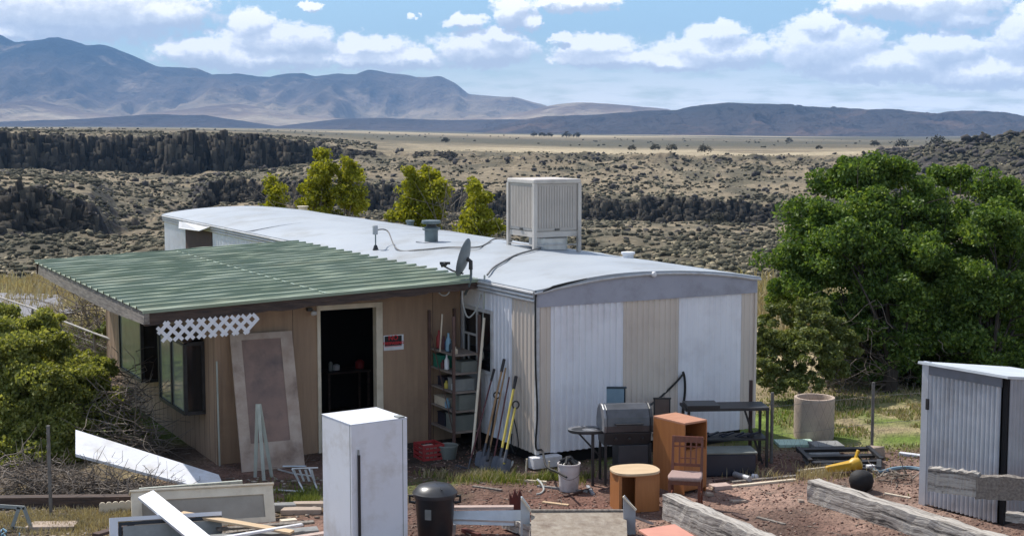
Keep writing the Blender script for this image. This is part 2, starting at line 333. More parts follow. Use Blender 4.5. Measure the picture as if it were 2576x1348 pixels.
M['basalt'] = mat('basalt_boulder', (0.045, 0.038, 0.035), (0.085, 0.072, 0.062), scale=0.6, rough=0.95)
M['branch'] = mat('dry_branch', (0.22, 0.18, 0.145), (0.15, 0.12, 0.10), scale=6, rough=0.9)
M['branchd'] = mat('grey_dead_branch', (0.27, 0.225, 0.185), (0.15, 0.125, 0.105), scale=3, rough=0.9)
M['bark'] = mat('bark', (0.055, 0.042, 0.032), (0.035, 0.028, 0.022), scale=4, rough=0.95, stretch=(4, 4, 0.7), bump=0.02, bscale=9)
M['fencesteel'] = mat('fence_steel', (0.20, 0.19, 0.18), (0.14, 0.125, 0.115), scale=8, rough=0.6, metal=0.3)
M['fencerail'] = mat('fence_rail_pale', (0.36, 0.33, 0.30), (0.28, 0.255, 0.23), scale=6, rough=0.6, metal=0.2)
M['asphalt'] = mat('pale_asphalt', (0.23, 0.225, 0.24), (0.185, 0.18, 0.19), scale=1.2, rough=0.9)
M['alu'] = mat('aluminium_tube', (0.62, 0.62, 0.62), (0.5, 0.5, 0.5), scale=6, rough=0.35, metal=0.7)
M['paleboard'] = mat('pale_green_board', (0.46, 0.48, 0.42), (0.36, 0.37, 0.32), scale=5, rough=0.75, stretch=(5, 5, 0.7))
M['binblue'] = mat('dark_blue_bin', (0.016, 0.02, 0.04), (0.012, 0.014, 0.028), scale=4, rough=0.45)
M['signblack'] = mat('sign_black', (0.008, 0.008, 0.009), rough=0.5)
M['signred'] = mat('sign_red', (0.62, 0.02, 0.03), (0.6, 0.02, 0.03), rough=0.5)
def timber_mat():
    m = bpy.data.materials.new('bleached_timber'); m.use_nodes = True; t = m.node_tree; b = t.nodes['Principled BSDF']; b.inputs['Roughness'].default_value = 0.9
    tcn = nd(t, 'ShaderNodeTexCoord'); mp = nd(t, 'ShaderNodeMapping'); mp.inputs['Scale'].default_value = (0.55, 12, 12); t.links.new(tcn.outputs['Object'], mp.inputs[0])
    w = noise(t, tcn.outputs['Object'], 2.2, 3, 0.5, 'Color'); v2 = vmth(t, 'ADD', mp.outputs[0], vmth(t, 'MULTIPLY', w, (0.5, 1.7, 1.7)).outputs[0]).outputs[0]
    n = noise(t, v2, 1.5, 6, 0.65)
    t.links.new(ramp(t, n, [(0.34, (0.045, 0.04, 0.038)), (0.44, (0.28, 0.25, 0.22)), (0.56, (0.50, 0.46, 0.41)), (0.72, (0.36, 0.33, 0.29))]), b.inputs['Base Color'])
    bn = nd(t, 'ShaderNodeBump'); bn.inputs['Distance'].default_value = 0.03; t.links.new(n, bn.inputs['Height']); t.links.new(bn.outputs[0], b.inputs['Normal']); return m
M['timber'] = timber_mat()
# ------------------------------------------------------------------ ground: one sheet from the yard to the far plain
TU  = np.array([-600, 0, 100, 230, 290, 400, 480, 520, 560, 700, 900, 960, 1200, 1450, 1700, 1950, 2300, 2576, 3300], float)
TY1 = np.array([280, 280, 280, 285, 300, 350, 400, 425, 430, 430, 430, 430, 430, 430, 430, 430, 410, 400, 400], float)
V1B = np.array([588, 580, 583, 592, 585, 560, 545, 520, 514, 516, 530, 532, 545, 555, 560, 562, 562, 560, 560], float)
V1T = np.array([480, 478, 480, 520, 572, 548, 535, 470, 452, 457, 466, 470, 484, 494, 508, 518, 520, 500, 500], float)
VBE = np.array([440, 448, 452, 470, 505, 500, 485, 448, 442, 430, 440, 446, 455, 462, 470, 470, 470, 430, 430], float)
V2B = np.array([425, 428, 430, 433, 433, 436, 437, 434, 434, 424, 395, 392, 394, 398, 402, 404, 404, 385, 385], float)
V2T = np.array([326, 330, 334, 338, 340, 342, 343, 344, 345, 352, 374, 384, 388, 392, 396, 398, 392, 360, 350], float)
V3  = np.array([322, 323, 324, 325, 326, 327, 328, 329, 330, 335, 346, 350, 358, 366, 370, 370, 368, 350, 346], float)
V4  = np.array([320, 321, 322, 322, 322, 323, 324, 324, 325, 327, 331, 333, 338, 342, 345, 348, 350, 347, 342], float)
V5  = np.array([319, 319, 319, 319, 320, 320, 321, 321, 322, 323, 326, 327, 331, 334, 337, 339, 340, 340, 338], float)
def cliff_y(X, Y, u, wob):
    it = lambda a: np.interp(u, TU, a)
    y1 = it(TY1) + wob * 40 + (ridged(X * 0.16, Y * 0.01, 2) - 0.6) * 5 + (fbm(X * 0.55, 0 * X + 8, 3) - .5) * 7
    y2 = 620 + wob * 80 + (fbm(X * 0.018, 0.3 + 0 * X, 3) - 0.5) * 80 + (ridged(X * 0.12, Y * 0.01, 2) - 0.6) * 6 + (fbm(X * 0.4, 0 * X + 3, 3) - .5) * 9
    return y1, y2
def terrain_h(X, Y):
    X = np.asarray(X, float); Y = np.asarray(Y, float)
    Ys = np.maximum(Y, 1.0)
    u = np.clip(CX + F_PX * X / np.maximum(Ys, 30), -600, 3300)
    it = lambda a: np.interp(u, TU, a)
    wob = (fbm(X * 0.05 + 3, Y * 0.015, 4) - 0.5)
    y1, y2 = cliff_y(X, Y, u, wob)
    z = lambda v, yy: CAMZ - (v - 322) / F_PX * yy
    z1b = z(it(V1B), y1); z1t = z(it(V1T), y1 + 6); zbe = z(it(VBE), y1 + 70); z2b = z(it(V2B), y2); z2t = z(it(V2T), y2 + 9)
    z3 = z(it(V3), 1200); z4 = z(it(V4), 3200); z5 = z(it(V5), 9500)
    edge = 50 + (fbm(X * 0.06, 0 * X + 2, 3) - 0.5) * 10
    ks = [np.zeros_like(X) - 60, edge, edge + 26, np.full_like(X, 175.0) + wob * 20, y1, y1 + 6, y1 + 70, y2, y2 + 9, np.full_like(X, 1200.), np.full_like(X, 3200.), np.full_like(X, 9600.)]
    zs = [np.zeros_like(X), np.zeros_like(X), np.full_like(X, -13.0), z(it(V1B) + 125, 175.0), z1b, z1t, zbe, z2b, z2t, z3, z4, z5]
    out = np.zeros_like(X)
    for i in range(len(ks) - 1):
        a, b = ks[i], ks[i + 1]; m = (Y >= a) & (Y < b)
        t = np.clip((Y - a) / np.maximum(b - a, 1e-3), 0, 1)
        out = np.where(m, zs[i] * (1 - t) + zs[i + 1] * t, out)
    wild = np.clip((Y - 58) / 30, 0, 1) * np.clip((900 - Y) / 300, 0, 1)
    hi = np.clip((u - 2150) / 300, 0, 1) * np.clip((Y - 450) / 60, 0, 1) * np.clip((900 - Y) / 200, 0, 1)
    out = out + wild * ((fbm(X * 0.09, Y * 0.09, 5) - 0.5) * 2.6 + (ridged(X * 0.03, Y * 0.03, 3) - 0.6) * 1.5) + hi * (ridged(X * 0.05, Y * 0.04, 4) - 0.45) * 11
    nc = np.exp(-((Y - y1 - 3) / 12.0) ** 2) + np.exp(-((Y - y2 - 4) / 18.0) ** 2)
    out = out + nc * ((vnoise(X * 0.22, Y * 0.3) - 0.5) * 2.6 + (vnoise(X * 0.6 + 7, Y * 0.5) - 0.5) * 1.6) + np.exp(-((Y - y2 - 16) / 14.0) ** 2) * (fbm(X * 0.03, Y * 0.01, 3) - 0.5) * 7
    far = np.clip((Y - 1200) / 2000, 0, 1); out = out + far * (fbm(X * 0.0011, Y * 0.0011, 3) - 0.5) * 7
    near = np.clip((Y - 26) / 20, 0, 1) * np.clip((58 - Y) / 10, 0, 1)
    out = out + near * (fbm(X * 0.3, Y * 0.3, 3) - 0.5) * 0.25 + (fbm(X * 2.2, Y * 2.2, 3) - 0.5) * 0.035 * (Y < 45)
    return out
def terr(x, y): return float(terrain_h(np.array([x]), np.array([y]))[0])
q = np.concatenate([-np.linspace(1.6, 0.46, 36), np.linspace(-0.45, 0.45, 560), np.linspace(0.46, 1.6, 36)])
rows = [np.arange(-30, 12, 2.0), np.arange(12, 56, 0.25)]
y = 56.0; ex = []
while y < 9600:
    ex.append(y); y *= 1.012 if y < 250 else (1.005 if y < 720 else 1.022)
rows.append(np.array(ex)); rows = np.concatenate(rows)
YY, QQ = np.meshgrid(rows, q, indexing='ij'); XX = QQ * (np.maximum(YY, 0) + 34)
ZZ = terrain_h(XX, YY)
nr, nc = XX.shape
gyv, gxv = np.gradient(ZZ)
slope = np.abs(gyv) / np.maximum(np.gradient(YY, axis=0), 1e-3)
slope2 = np.abs(gxv) / np.maximum(np.abs(np.gradient(XX, axis=1)), 1e-3)
steep = np.clip((np.maximum(slope, slope2 * 0.8) - 0.27) / 0.14, 0, 1)
UU = CX + F_PX * XX / np.maximum(YY, 5)
def ccol(c): return np.array(c, float)[None, None, :]
def mixc(a, b, m): return a * (1 - m[..., None]) + b * m[..., None]
n1 = fbm(XX * 0.35, YY * 0.35, 4); n2 = fbm(XX * 0.9 + 40, YY * 0.9, 3); n3 = fbm(XX * 0.012, YY * 0.012, 4); n4 = fbm(XX * 0.1, YY * 0.05, 4)
sm = lambda x, a, b: np.clip((x - a) / (b - a), 0, 1)
cinder = ccol((0.205, 0.112, 0.086)) * np.ones(XX.shape + (1,))
pale = ccol((0.31, 0.21, 0.165))
col = mixc(cinder, pale, sm(n1, 0.42, 0.66) * 0.9); col = mixc(col, ccol((0.13, 0.088, 0.070)), sm(fbm(XX * 0.8 + 3, YY * 0.8, 4), 0.52, 0.66) * 0.75)
grassg = ccol((0.15, 0.205, 0.045)); dry = ccol((0.40, 0.32, 0.19)); soil = ccol((0.105, 0.082, 0.062))
# rough ground left of the yard and beyond the fences
FAR = 23.2 + (n2 - 0.5) * 1.6 - 0.03 * XX
mg = sm(YY, FAR - 0.5, FAR + 0.3)
wildc = mixc(mixc(dry, grassg, sm(n1 + (n2 - .5) * .5, 0.44, 0.56)), soil, sm(n4, 0.6, 0.72) * 0.5)
col = mixc(col, wildc, mg)
lf = sm(-XX, 4.6, 5.6) ; col = mixc(col, mixc(dry * 0.75, soil * 1.3, sm(n2, .4, .6)), lf * (1 - mg))
# weedy strip at the trailer foot
wd = np.exp(-((YY - (21.3 + 0.52 * (XX - 0.3))) / 0.55) ** 2) * sm(n2, 0.36, 0.55) * (XX > -3.2) * (XX < 7)
col = mixc(col, mixc(dry, grassg, sm(n1, .35, .55)), np.clip(wd, 0, 1) * 0.85)
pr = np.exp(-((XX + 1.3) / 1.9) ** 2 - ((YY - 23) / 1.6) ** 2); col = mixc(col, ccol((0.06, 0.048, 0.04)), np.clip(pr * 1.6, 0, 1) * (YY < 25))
# canyon and mesa
tal = ccol((0.245, 0.198, 0.132)); sage = ccol((0.098, 0.090, 0.062)); bas = ccol((0.030, 0.027, 0.026)); sand = ccol((0.43, 0.355, 0.235))
wc = mixc(tal, sage, sm(n4 + (n3 - .5) * .4, 0.42, 0.62) * 0.8)
wc = mixc(wc, sage * 0.8, sm(-(YY - 330), 0, 120) * 0.65)
band = sm(YY, 640, 700) * sm(-YY, -1150, -900) * sm(UU, 900, 1300)
wc = mixc(wc, sand, band * sm(n3 + (n4 - .5) * .25, 0.28, 0.42))
flat = sm(YY, 900, 1200); wc = mixc(wc, mixc(sage * 1.15, tal * 0.8, sm(fbm(XX * 0.004, YY * 0.0012, 3), 0.42, 0.6)), flat * sm(-YY, -2600, -1800))
fl2 = sm(YY, 2000, 2800); wc = mixc(wc, mixc(sand * 1.0, sage * 1.15, sm(fbm(XX * 0.0016, YY * 0.0006 + 5, 3), 0.40, 0.58)), fl2)
wc = mixc(wc, mixc(bas * (0.6 + 0.8 * n2[..., None]), sage * 0.9, sm(fbm(XX * 0.25, YY * 0.25 + ZZ * 0.3, 3), 0.52, 0.62) * 0.7), steep * (YY < 900))
hi = sm(UU, 2150, 2450) * sm(YY, 430, 520) * sm(-YY, -1000, -850)
wc = mixc(wc, mixc(sage * 0.9, bas * 1.4, sm(n4, .45, .6)), hi)
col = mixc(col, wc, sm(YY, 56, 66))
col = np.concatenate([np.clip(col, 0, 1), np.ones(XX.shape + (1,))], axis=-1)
Vg = np.stack([XX, YY, ZZ], -1).reshape(-1, 3)
ii = (np.arange(nr - 1)[:, None] * nc + np.arange(nc - 1)[None, :]).ravel()
Fg = np.stack([ii, ii + 1, ii + nc + 1, ii + nc], 1)
def ground_mat(name, fine=True):
    m = bpy.data.materials.new(name); m.use_nodes = True; t = m.node_tree; b = t.nodes['Principled BSDF']; b.inputs['Roughness'].default_value = 0.95; b.inputs['Specular IOR Level'].default_value = 0.15
    a = nd(t, 'ShaderNodeAttribute'); a.attribute_name = 'Col'; tcn = nd(t, 'ShaderNodeTexCoord'); o = tcn.outputs['Object']
    k1 = ramp(t, noise(t, o, 22, 3, 0.7), [(0.3, 0.74), (0.7, 1.25)]); k2 = ramp(t, noise(t, o, 3.2, 5, 0.7), [(0.3, 0.78), (0.7, 1.2)]); k3 = ramp(t, noise(t, o, 0.28, 6, 0.75), [(0.32, 0.66), (0.68, 1.3)]); k4 = ramp(t, noise(t, o, 0.02, 6, 0.7), [(0.35, 0.85), (0.65, 1.15)])
    c = a.outputs['Color']
    k5 = ramp(t, noise(t, vmth(t, 'MULTIPLY', o, (0.9, 0.9, 0.08)).outputs[0], 0.8, 4, 0.7), [(0.35, 0.72), (0.65, 1.22)])
    for k in (k1, k2, k3, k4, k5):
        c = vmth(t, 'MULTIPLY', c, k).outputs[0]
    t.links.new(c, b.inputs['Base Color'])
    bn = nd(t, 'ShaderNodeBump'); bn.inputs['Distance'].default_value = 0.03; t.links.new(noise(t, o, 16, 5, 0.7), bn.inputs['Height'])
    bn2 = nd(t, 'ShaderNodeBump'); bn2.inputs['Distance'].default_value = 0.8; bn2.inputs['Strength'].default_value = 0.6; t.links.new(noise(t, o, 0.5, 6, 0.7), bn2.inputs['Height']); t.links.new(bn.outputs[0], bn2.inputs['Normal'])
    t.links.new(bn2.outputs[0], b.inputs['Normal']); return m
M['ground'] = ground_mat('desert_ground')
gr = np_mesh('ground', Vg, Fg, M['ground'], smooth=True, col=col.reshape(-1, 4)); gr['kind'] = 'structure'

# ------------------------------------------------------------------ mountains
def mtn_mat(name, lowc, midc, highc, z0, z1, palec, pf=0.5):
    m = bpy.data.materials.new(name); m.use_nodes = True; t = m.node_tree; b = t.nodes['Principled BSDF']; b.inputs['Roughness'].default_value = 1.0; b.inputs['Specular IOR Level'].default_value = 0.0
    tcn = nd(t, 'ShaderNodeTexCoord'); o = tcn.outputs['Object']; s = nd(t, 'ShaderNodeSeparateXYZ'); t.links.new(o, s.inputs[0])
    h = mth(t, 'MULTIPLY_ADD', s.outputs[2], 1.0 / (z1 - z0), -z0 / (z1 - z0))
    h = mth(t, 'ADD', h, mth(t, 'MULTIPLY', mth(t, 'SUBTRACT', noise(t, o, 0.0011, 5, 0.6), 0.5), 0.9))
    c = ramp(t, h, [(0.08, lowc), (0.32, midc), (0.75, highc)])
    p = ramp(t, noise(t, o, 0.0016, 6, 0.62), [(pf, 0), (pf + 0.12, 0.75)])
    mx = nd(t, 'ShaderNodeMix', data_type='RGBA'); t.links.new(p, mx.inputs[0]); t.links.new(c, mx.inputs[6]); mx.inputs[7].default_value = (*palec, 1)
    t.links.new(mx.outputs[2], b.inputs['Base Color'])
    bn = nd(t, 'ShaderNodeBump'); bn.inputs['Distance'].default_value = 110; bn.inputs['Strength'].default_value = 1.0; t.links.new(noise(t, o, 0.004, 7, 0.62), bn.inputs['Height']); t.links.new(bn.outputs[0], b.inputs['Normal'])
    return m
def ridge(name, sky_pts, vbase, Y, depth, m, amp, fx, seed=0, nu=420, nw=90, p=1.25):
    us = np.linspace(sky_pts[0][0], sky_pts[-1][0], nu); cv = np.interp(us, [a for a, b in sky_pts], [b for a, b in sky_pts])
    ws = np.linspace(-0.25, 1.35, nw)
    Uu, Wv = np.meshgrid(us, ws, indexing='ij'); Cv = np.repeat(cv[:, None], nw, 1)
    Yy = Y - depth * (1 - Wv); Xx = (Uu - CX) / F_PX * Y + 0 * Yy
    zc = CAMZ - (Cv - 322) / F_PX * Y; zb = CAMZ - (vbase - 322) / F_PX * (Y - depth) - 12
    up = np.clip(Wv, 0, 1) ** p; dn = np.clip((Wv - 1) / 0.35, 0, 1)
    Z = zb + (zc - zb) * (up - dn * 0.7)
    rel = np.clip(Wv, 0, 1) * (1 - np.clip(Wv, 0, 1)) * 4
    rg = ridged(Xx * fx + seed, Yy * fx * 0.45 + seed * 1.7, 6) * 0.65 + ridged(Xx * fx * 3.1 + seed, Yy * fx * 0.9 + seed, 4) * 0.35; Z = Z + (rg - 0.62) * 1.35 * amp * (zc - zb) * rel
    Z += (fbm(Xx * fx * 3 + seed, Yy * 0 + seed, 4) - 0.5) * 0.10 * (zc - zb) * np.clip(Wv, 0, 1)
    Z = np.where(Wv < 0, zb - 60, Z)
    Vv = np.stack([Xx, Yy, Z], -1).reshape(-1, 3)
    i2 = (np.arange(nu - 1)[:, None] * nw + np.arange(nw - 1)[None, :]).ravel()
    o = np_mesh(name, Vv, np.stack([i2, i2 + nw, i2 + nw + 1, i2 + 1], 1), m, smooth=True); o['kind'] = 'structure'; return o
SKA = [(-1200, 150), (-700, 60), (-300, 110), (-120, 70), (0, 86), (40, 101), (95, 106), (160, 99), (190, 108), (230, 122), (280, 119), (330, 135), (400, 166), (450, 170), (500, 171), (540, 190), (600, 188), (680, 196), (720, 190), (770, 184), (800, 191), (850, 184), (900, 186), (930, 177), (975, 186), (1060, 196), (1110, 193), (1150, 212), (1180, 236), (1240, 243), (1300, 247), (1360, 262), (1420, 285), (1500, 320)]
ridge('mountains', SKA, 326, 13500, 3900, mtn_mat('far_mountain', (0.36, 0.29, 0.21), (0.17, 0.135, 0.115), (0.022, 0.028, 0.030), 20, 820, (0.42, 0.33, 0.25), 0.57), 0.75, 0.0011, 3.1)  # dark upper-slope colour: forest, with cloud shadow painted in
ridge('foothills', [(-1200, 300), (-300, 262), (0, 268), (90, 250), (150, 262), (230, 283), (330, 292), (430, 280), (520, 270), (600, 262), (640, 268), (760, 290), (900, 302), (1050, 300), (1250, 296), (1400, 262), (1450, 258), (1530, 262), (1600, 268), (1680, 275), (1760, 320)], 327, 10500, 2300, mtn_mat('foothill', (0.48, 0.40, 0.28), (0.31, 0.235, 0.18), (0.15, 0.115, 0.10), 0, 260, (0.55, 0.46, 0.33), 0.52), 0.6, 0.0016, 8.3)
ridge('foothills', [(-900, 312), (0, 306), (200, 300), (380, 288), (520, 290), (620, 305), (700, 318), (850, 300), (950, 296), (1100, 302), (1300, 300), (1500, 308), (1700, 325)], 328, 7800, 1200, mtn_mat('dark_low_ridge', (0.105, 0.088, 0.085), (0.08, 0.07, 0.07), (0.06, 0.055, 0.058), 0, 90, (0.19, 0.155, 0.13), 0.62), 0.5, 0.003, 1.9)
ridge('hills', [(1180, 330), (1250, 318), (1300, 305), (1370, 293), (1450, 291), (1500, 289), (1560, 284), (1620, 279), (1700, 276), (1740, 266), (1775, 264), (1800, 262), (1830, 259), (1880, 259), (1950, 263), (2050, 270), (2150, 276), (2250, 277), (2310, 284), (2345, 287), (2380, 280), (2430, 278), (2500, 284), (2576, 296), (2800, 290), (3200, 320)], 340, 6800, 1500, mtn_mat('dark_hill', (0.075, 0.066, 0.066), (0.072, 0.062, 0.062), (0.055, 0.052, 0.052), 0, 120, (0.17, 0.12, 0.10), 0.53), 0.95, 0.0032, 5.5, p=1.0)
ridge('mountains', [(1300, 300), (1480, 268), (1560, 264), (1640, 272), (1720, 284), (1900, 300)], 320, 15500, 1500, mtn_mat('distant_range', (0.15, 0.14, 0.14), (0.12, 0.12, 0.12), (0.10, 0.10, 0.10), 0, 300, (0.2, 0.18, 0.17), 0.6), 0.4, 0.001, 2.5, nu=160, nw=40)

# ------------------------------------------------------------------ brush, boulders and far junipers of the canyon
ico = bmesh.new(); bmesh.ops.create_icosphere(ico, subdivisions=1, radius=1.0)
IV = np.array([v.co[:] for v in ico.verts]); IF = np.array([[v.index for v in f.verts] for f in ico.faces]); ico.free()
def scatter(name, label_kind, XYZ, S, m, jit=0.35, squash=0.7, seed=1):
    rs = np.random.RandomState(seed); n = len(XYZ); nv = len(IV)
    V = IV[None] * (1 + (rs.rand(n, nv, 1) - 0.5) * 2 * jit) * S[:, None, None] * np.stack([rs.uniform(.8, 1.3, n), rs.uniform(.8, 1.2, n), np.full(n, squash)], 1)[:, None, :]
    V = V + XYZ[:, None, :] + np.array([0, 0, 1.0]) * (S * squash * 0.55)[:, None, None]
    Fq = IF[None] + (np.arange(n) * nv)[:, None, None]
    o = np_mesh(name, V.reshape(-1, 3), Fq.reshape(-1, 3), m); o['kind'] = 'stuff'; return o
def bushmat(name, c1, c2, c3):
    m = bpy.data.materials.new(name); m.use_nodes = True; t = m.node_tree; b = t.nodes['Principled BSDF']; b.inputs['Roughness'].default_value = 1.0; b.inputs['Specular IOR Level'].default_value = 0.1
    geo = nd(t, 'ShaderNodeNewGeometry'); tcn = nd(t, 'ShaderNodeTexCoord')
    c = ramp(t, geo.outputs['Random Per Island'], [(0.1, c1), (0.5, c2), (0.9, c3)]); k = ramp(t, noise(t, tcn.outputs['Object'], 3.0, 3, 0.7), [(0.3, 0.6), (0.7, 1.3)])
    t.links.new(vmth(t, 'MULTIPLY', c, k).outputs[0], b.inputs['Base Color']); return m
M['sage'] = bushmat('sagebrush', (0.062, 0.056, 0.038), (0.098, 0.090, 0.062), (0.155, 0.140, 0.096))
M['drybush'] = bushmat('dry_bunchgrass', (0.30, 0.25, 0.17), (0.38, 0.32, 0.21), (0.22, 0.20, 0.13))
rs = np.random.RandomState(5)
def sample(n, y0, y1, dens=None, pw=1.0, um=(-750, 2900)):
    Yv = (y0 ** pw + rs.rand(n) * (y1 ** pw - y0 ** pw)) ** (1 / pw); Uv = rs.uniform(um[0], um[1], n); Xv = (Uv - CX) / F_PX * Yv
    if dens is not None:
        k = dens(Xv, Yv, Uv) > rs.rand(n); Xv, Yv, Uv = Xv[k], Yv[k], Uv[k]
    return np.stack([Xv, Yv, terrain_h(Xv, Yv)], 1)
d_sage = lambda X, Y, U: np.clip(1.0 - 0.93 * ((Y > 625) & (Y < 1100) & (U > 950)) - 0.5 * (Y > 500), 0, 1) * (0.22 + 0.78 * np.clip((fbm(X * 0.05, Y * 0.03, 4) - 0.42) * 7, 0, 1))
p_ = sample(64000, 90, 900, d_sage, 0.9); scatter('sagebrush', '', p_, rs.uniform(0.25, 0.84, len(p_)) ** 1.35 * (0.75 + 0.0008 * p_[:, 1]), M['sage'], seed=2)
p_ = sample(20000, 100, 700, lambda X, Y, U: (fbm(X * 0.04 + 9, Y * 0.03, 3) > 0.46) * 1.0, 0.7); scatter('dry_bunchgrass', '', p_, rs.uniform(0.25, 0.6, len(p_)), M['drybush'], squash=0.6, seed=3)
p_ = sample(30000, 150, 700, lambda X, Y, U: np.clip(1.3 - np.abs((terrain_h(X, Y + 5) - terrain_h(X, Y - 5)) / 10 - 0.5) * 3, 0.02, 1), 0.7)
scatter('basalt_boulders', '', p_, rs.uniform(0.35, 1.15, len(p_)) ** 1.3 * np.clip(p_[:, 1] / 520, 0.35, 1), M['basalt'], jit=0.62, squash=0.9, seed=4)
p_ = sample(3500, 430, 900, None, 1.0, (2200, 2750)); scatter('sagebrush', '', p_, rs.uniform(0.5, 1.4, len(p_)), M['sage'], jit=0.3, squash=0.7, seed=24)
p_ = sample(900, 430, 900, lambda X, Y, U: (fbm(X * .04, Y * .04, 3) > .5) * 1.0, 1.0, (2200, 2750)); scatter('basalt_boulders', '', p_, rs.uniform(0.5, 2.3, len(p_)), M['basalt'], jit=0.45, squash=0.8, seed=14)
p_ = sample(500, 1100, 2600, lambda X, Y, U: 0.6 + 0 * X, 1.0); scatter('sagebrush', '', p_, rs.uniform(0.8, 1.8, len(p_)), M['sage'], squash=0.6, seed=6)
# broken basalt columns and ledges standing in the cliff faces
def columns(n, which, seed, umax):
    rs_ = np.random.RandomState(seed); U = rs_.uniform(-600, umax, n); Yc = np.full(n, 620.0 if which else 400.0)
    for _ in range(5):
        X = (U - CX) / F_PX * Yc; wob = fbm(X * 0.05 + 3, Yc * 0.015, 4) - 0.5; Yc = cliff_y(X, Yc, U, wob)[which]
    X = (U - CX) / F_PX * Yc; off = rs_.uniform(-5, 6, n); zt = terrain_h(X, Yc + (16 if which else 11)); zb = terrain_h(X, Yc - 9); hgt = zt - zb; V = []; Fq = []; b = 0
    for i in range(n):
        if hgt[i] < 1.6: continue
        r = rs_.uniform(0.5, 1.7) * (1.35 if which else 1.0); t0 = rs_.rand() * 6.28; k = 5; f = np.clip((off[i] + 7) / 11, 0.1, 1); top = zb[i] + hgt[i] * f * rs_.uniform(0.55, 1.08) + 0.2; lean_ = rs_.randn(2) * 0.35
        for lev, (z, s) in enumerate(((zb[i] - 1.5, 1.15), (zb[i] + (top - zb[i]) * .55, 1.0), (top, 0.8))):
            for j in range(k):
                a = t0 + j * 6.283 / k; V.append((X[i] + math.cos(a) * r * s * rs_.uniform(.8, 1.2) + lean_[0] * lev, Yc[i] + off[i] + math.sin(a) * r * s + lean_[1] * lev, z + (rs_.uniform(-.4, .4) if lev == 2 else 0)))
        for lev in range(2):
            for j in range(k): Fq.append((b + lev * k + j, b + lev * k + (j + 1) % k, b + (lev + 1) * k + (j + 1) % k, b + (lev + 1) * k + j))
        for j in range(1, k - 2, 1): Fq.append((b + 2 * k, b + 2 * k + j, b + 2 * k + j + 1, b + 2 * k + min(j + 2, k - 1)) if j + 2 <= k - 1 else (b + 2 * k, b + 2 * k + j, b + 2 * k + j + 1, b + 2 * k + j + 1))
        b += 3 * k
    Fq = [f_ for f_ in Fq if len(set(f_)) == 4]
    o = np_mesh('basalt_columns', np.array(V), np.array(Fq), M['basaltc']); o['kind'] = 'stuff'
M['basaltc'] = bushmat('basalt_columns', (0.024, 0.022, 0.019), (0.044, 0.039, 0.033), (0.090, 0.079, 0.062))
columns(3000, 0, 61, 2100); columns(3300, 1, 62, 1150)
# haze: one closed box of even, thin air round camera and land
def haze():
    m = bpy.data.materials.new('air_haze'); m.use_nodes = True; t = m.node_tree; t.nodes.clear()
    v = nd(t, 'ShaderNodeVolumePrincipled'); v.inputs['Color'].default_value = (0.32, 0.58, 1.0, 1); v.inputs['Density'].default_value = HAZE; v.inputs['Anisotropy'].default_value = 0.0
    o = nd(t, 'ShaderNodeOutputMaterial'); t.links.new(v.outputs[0], o.inputs[1])
    zmin = min(float(ZZ.min()), -75) - 1
    ob = MB().box(-19000, 19000, -1500, 19500, zmin, 1350).build('haze', m); ob['kind'] = 'stuff'
HAZE = 6.0e-5
haze()
# ------------------------------------------------------------------ mobile home (local x across its end wall, local y along it, away from the yard)
TH = math.atan2(0.474, 0.88)
O = G(1350, 1178); WID = 4.0; LEN = 21.6
eav = P(1350, 731, O.y).z
FM = Matrix.Translation(O) @ Matrix.Rotation(TH, 4, 'Z'); FI = FM.inverted()
def L2(u, v, ax, val):                    # where direction (u, v) meets the plane ax = val of the home's own frame
    c = FI @ CAM; d = FI.to_3x3() @ ray(u, v); i = 'xyz'.index(ax); return c + d * ((val - c[i]) / d[i])
def Wp(x, y, z): return FM @ Vector((x, y, z))
# width from where the far end of the end wall stands
WID = L2(1897, 900, 'y', 0).x
ARCH = 0.19
home = thing('mobile_home', 'long single-wide mobile home with pale coated roof and white and beige ribbed siding', 'mobile home', O, TH)
def arch(x): return ARCH * (1 - ((x - WID / 2) / (WID / 2)) ** 2)
Z0 = 0.22; BAND = 0.255
core = MB().box(0.03, WID - 0.03, 0.03, LEN, Z0, eav - 0.02).build('wall', M['sidewhite'], home)
# roof: gently arched skin with cross laps
V = []; Fq = []; nx, ny = 24, 60
for j in range(ny + 1):
    yy = -0.05 + (LEN + 0.1) * j / ny
    for i in range(nx + 1):
        x = -0.07 + (WID + 0.14) * i / nx
        wv = 0.012 * math.sin(yy * 2.1 + x) + 0.01 * math.sin(yy * 5.3 + 2 * x)
        V.append((x, yy, eav + max(0, arch(x)) + (wv if 0 < i < nx else 0) + 0.01))
for j in range(ny):
    for i in range(nx):
        a = j * (nx + 1) + i; Fq.append((a, a + 1, a + nx + 2, a + nx + 1))
mb = MB(); mb.add(V, Fq); mb.add([(x, y, z - 0.05) for x, y, z in V], [f[::-1] for f in Fq])
for j in range(ny):
    for s in (0, nx):
        a = j * (nx + 1) + s; b = a + nx + 1; n0 = len(V); mb.f.append((a, b, b + n0, a + n0))
for i in range(nx):
    for s in (0, ny):
        a = s * (nx + 1) + i; n0 = len(V); mb.f.append((a, a + 1, a + 1 + n0, a + n0))
roof = mb.build('roof', M['roofcoat'], home, smooth=True)
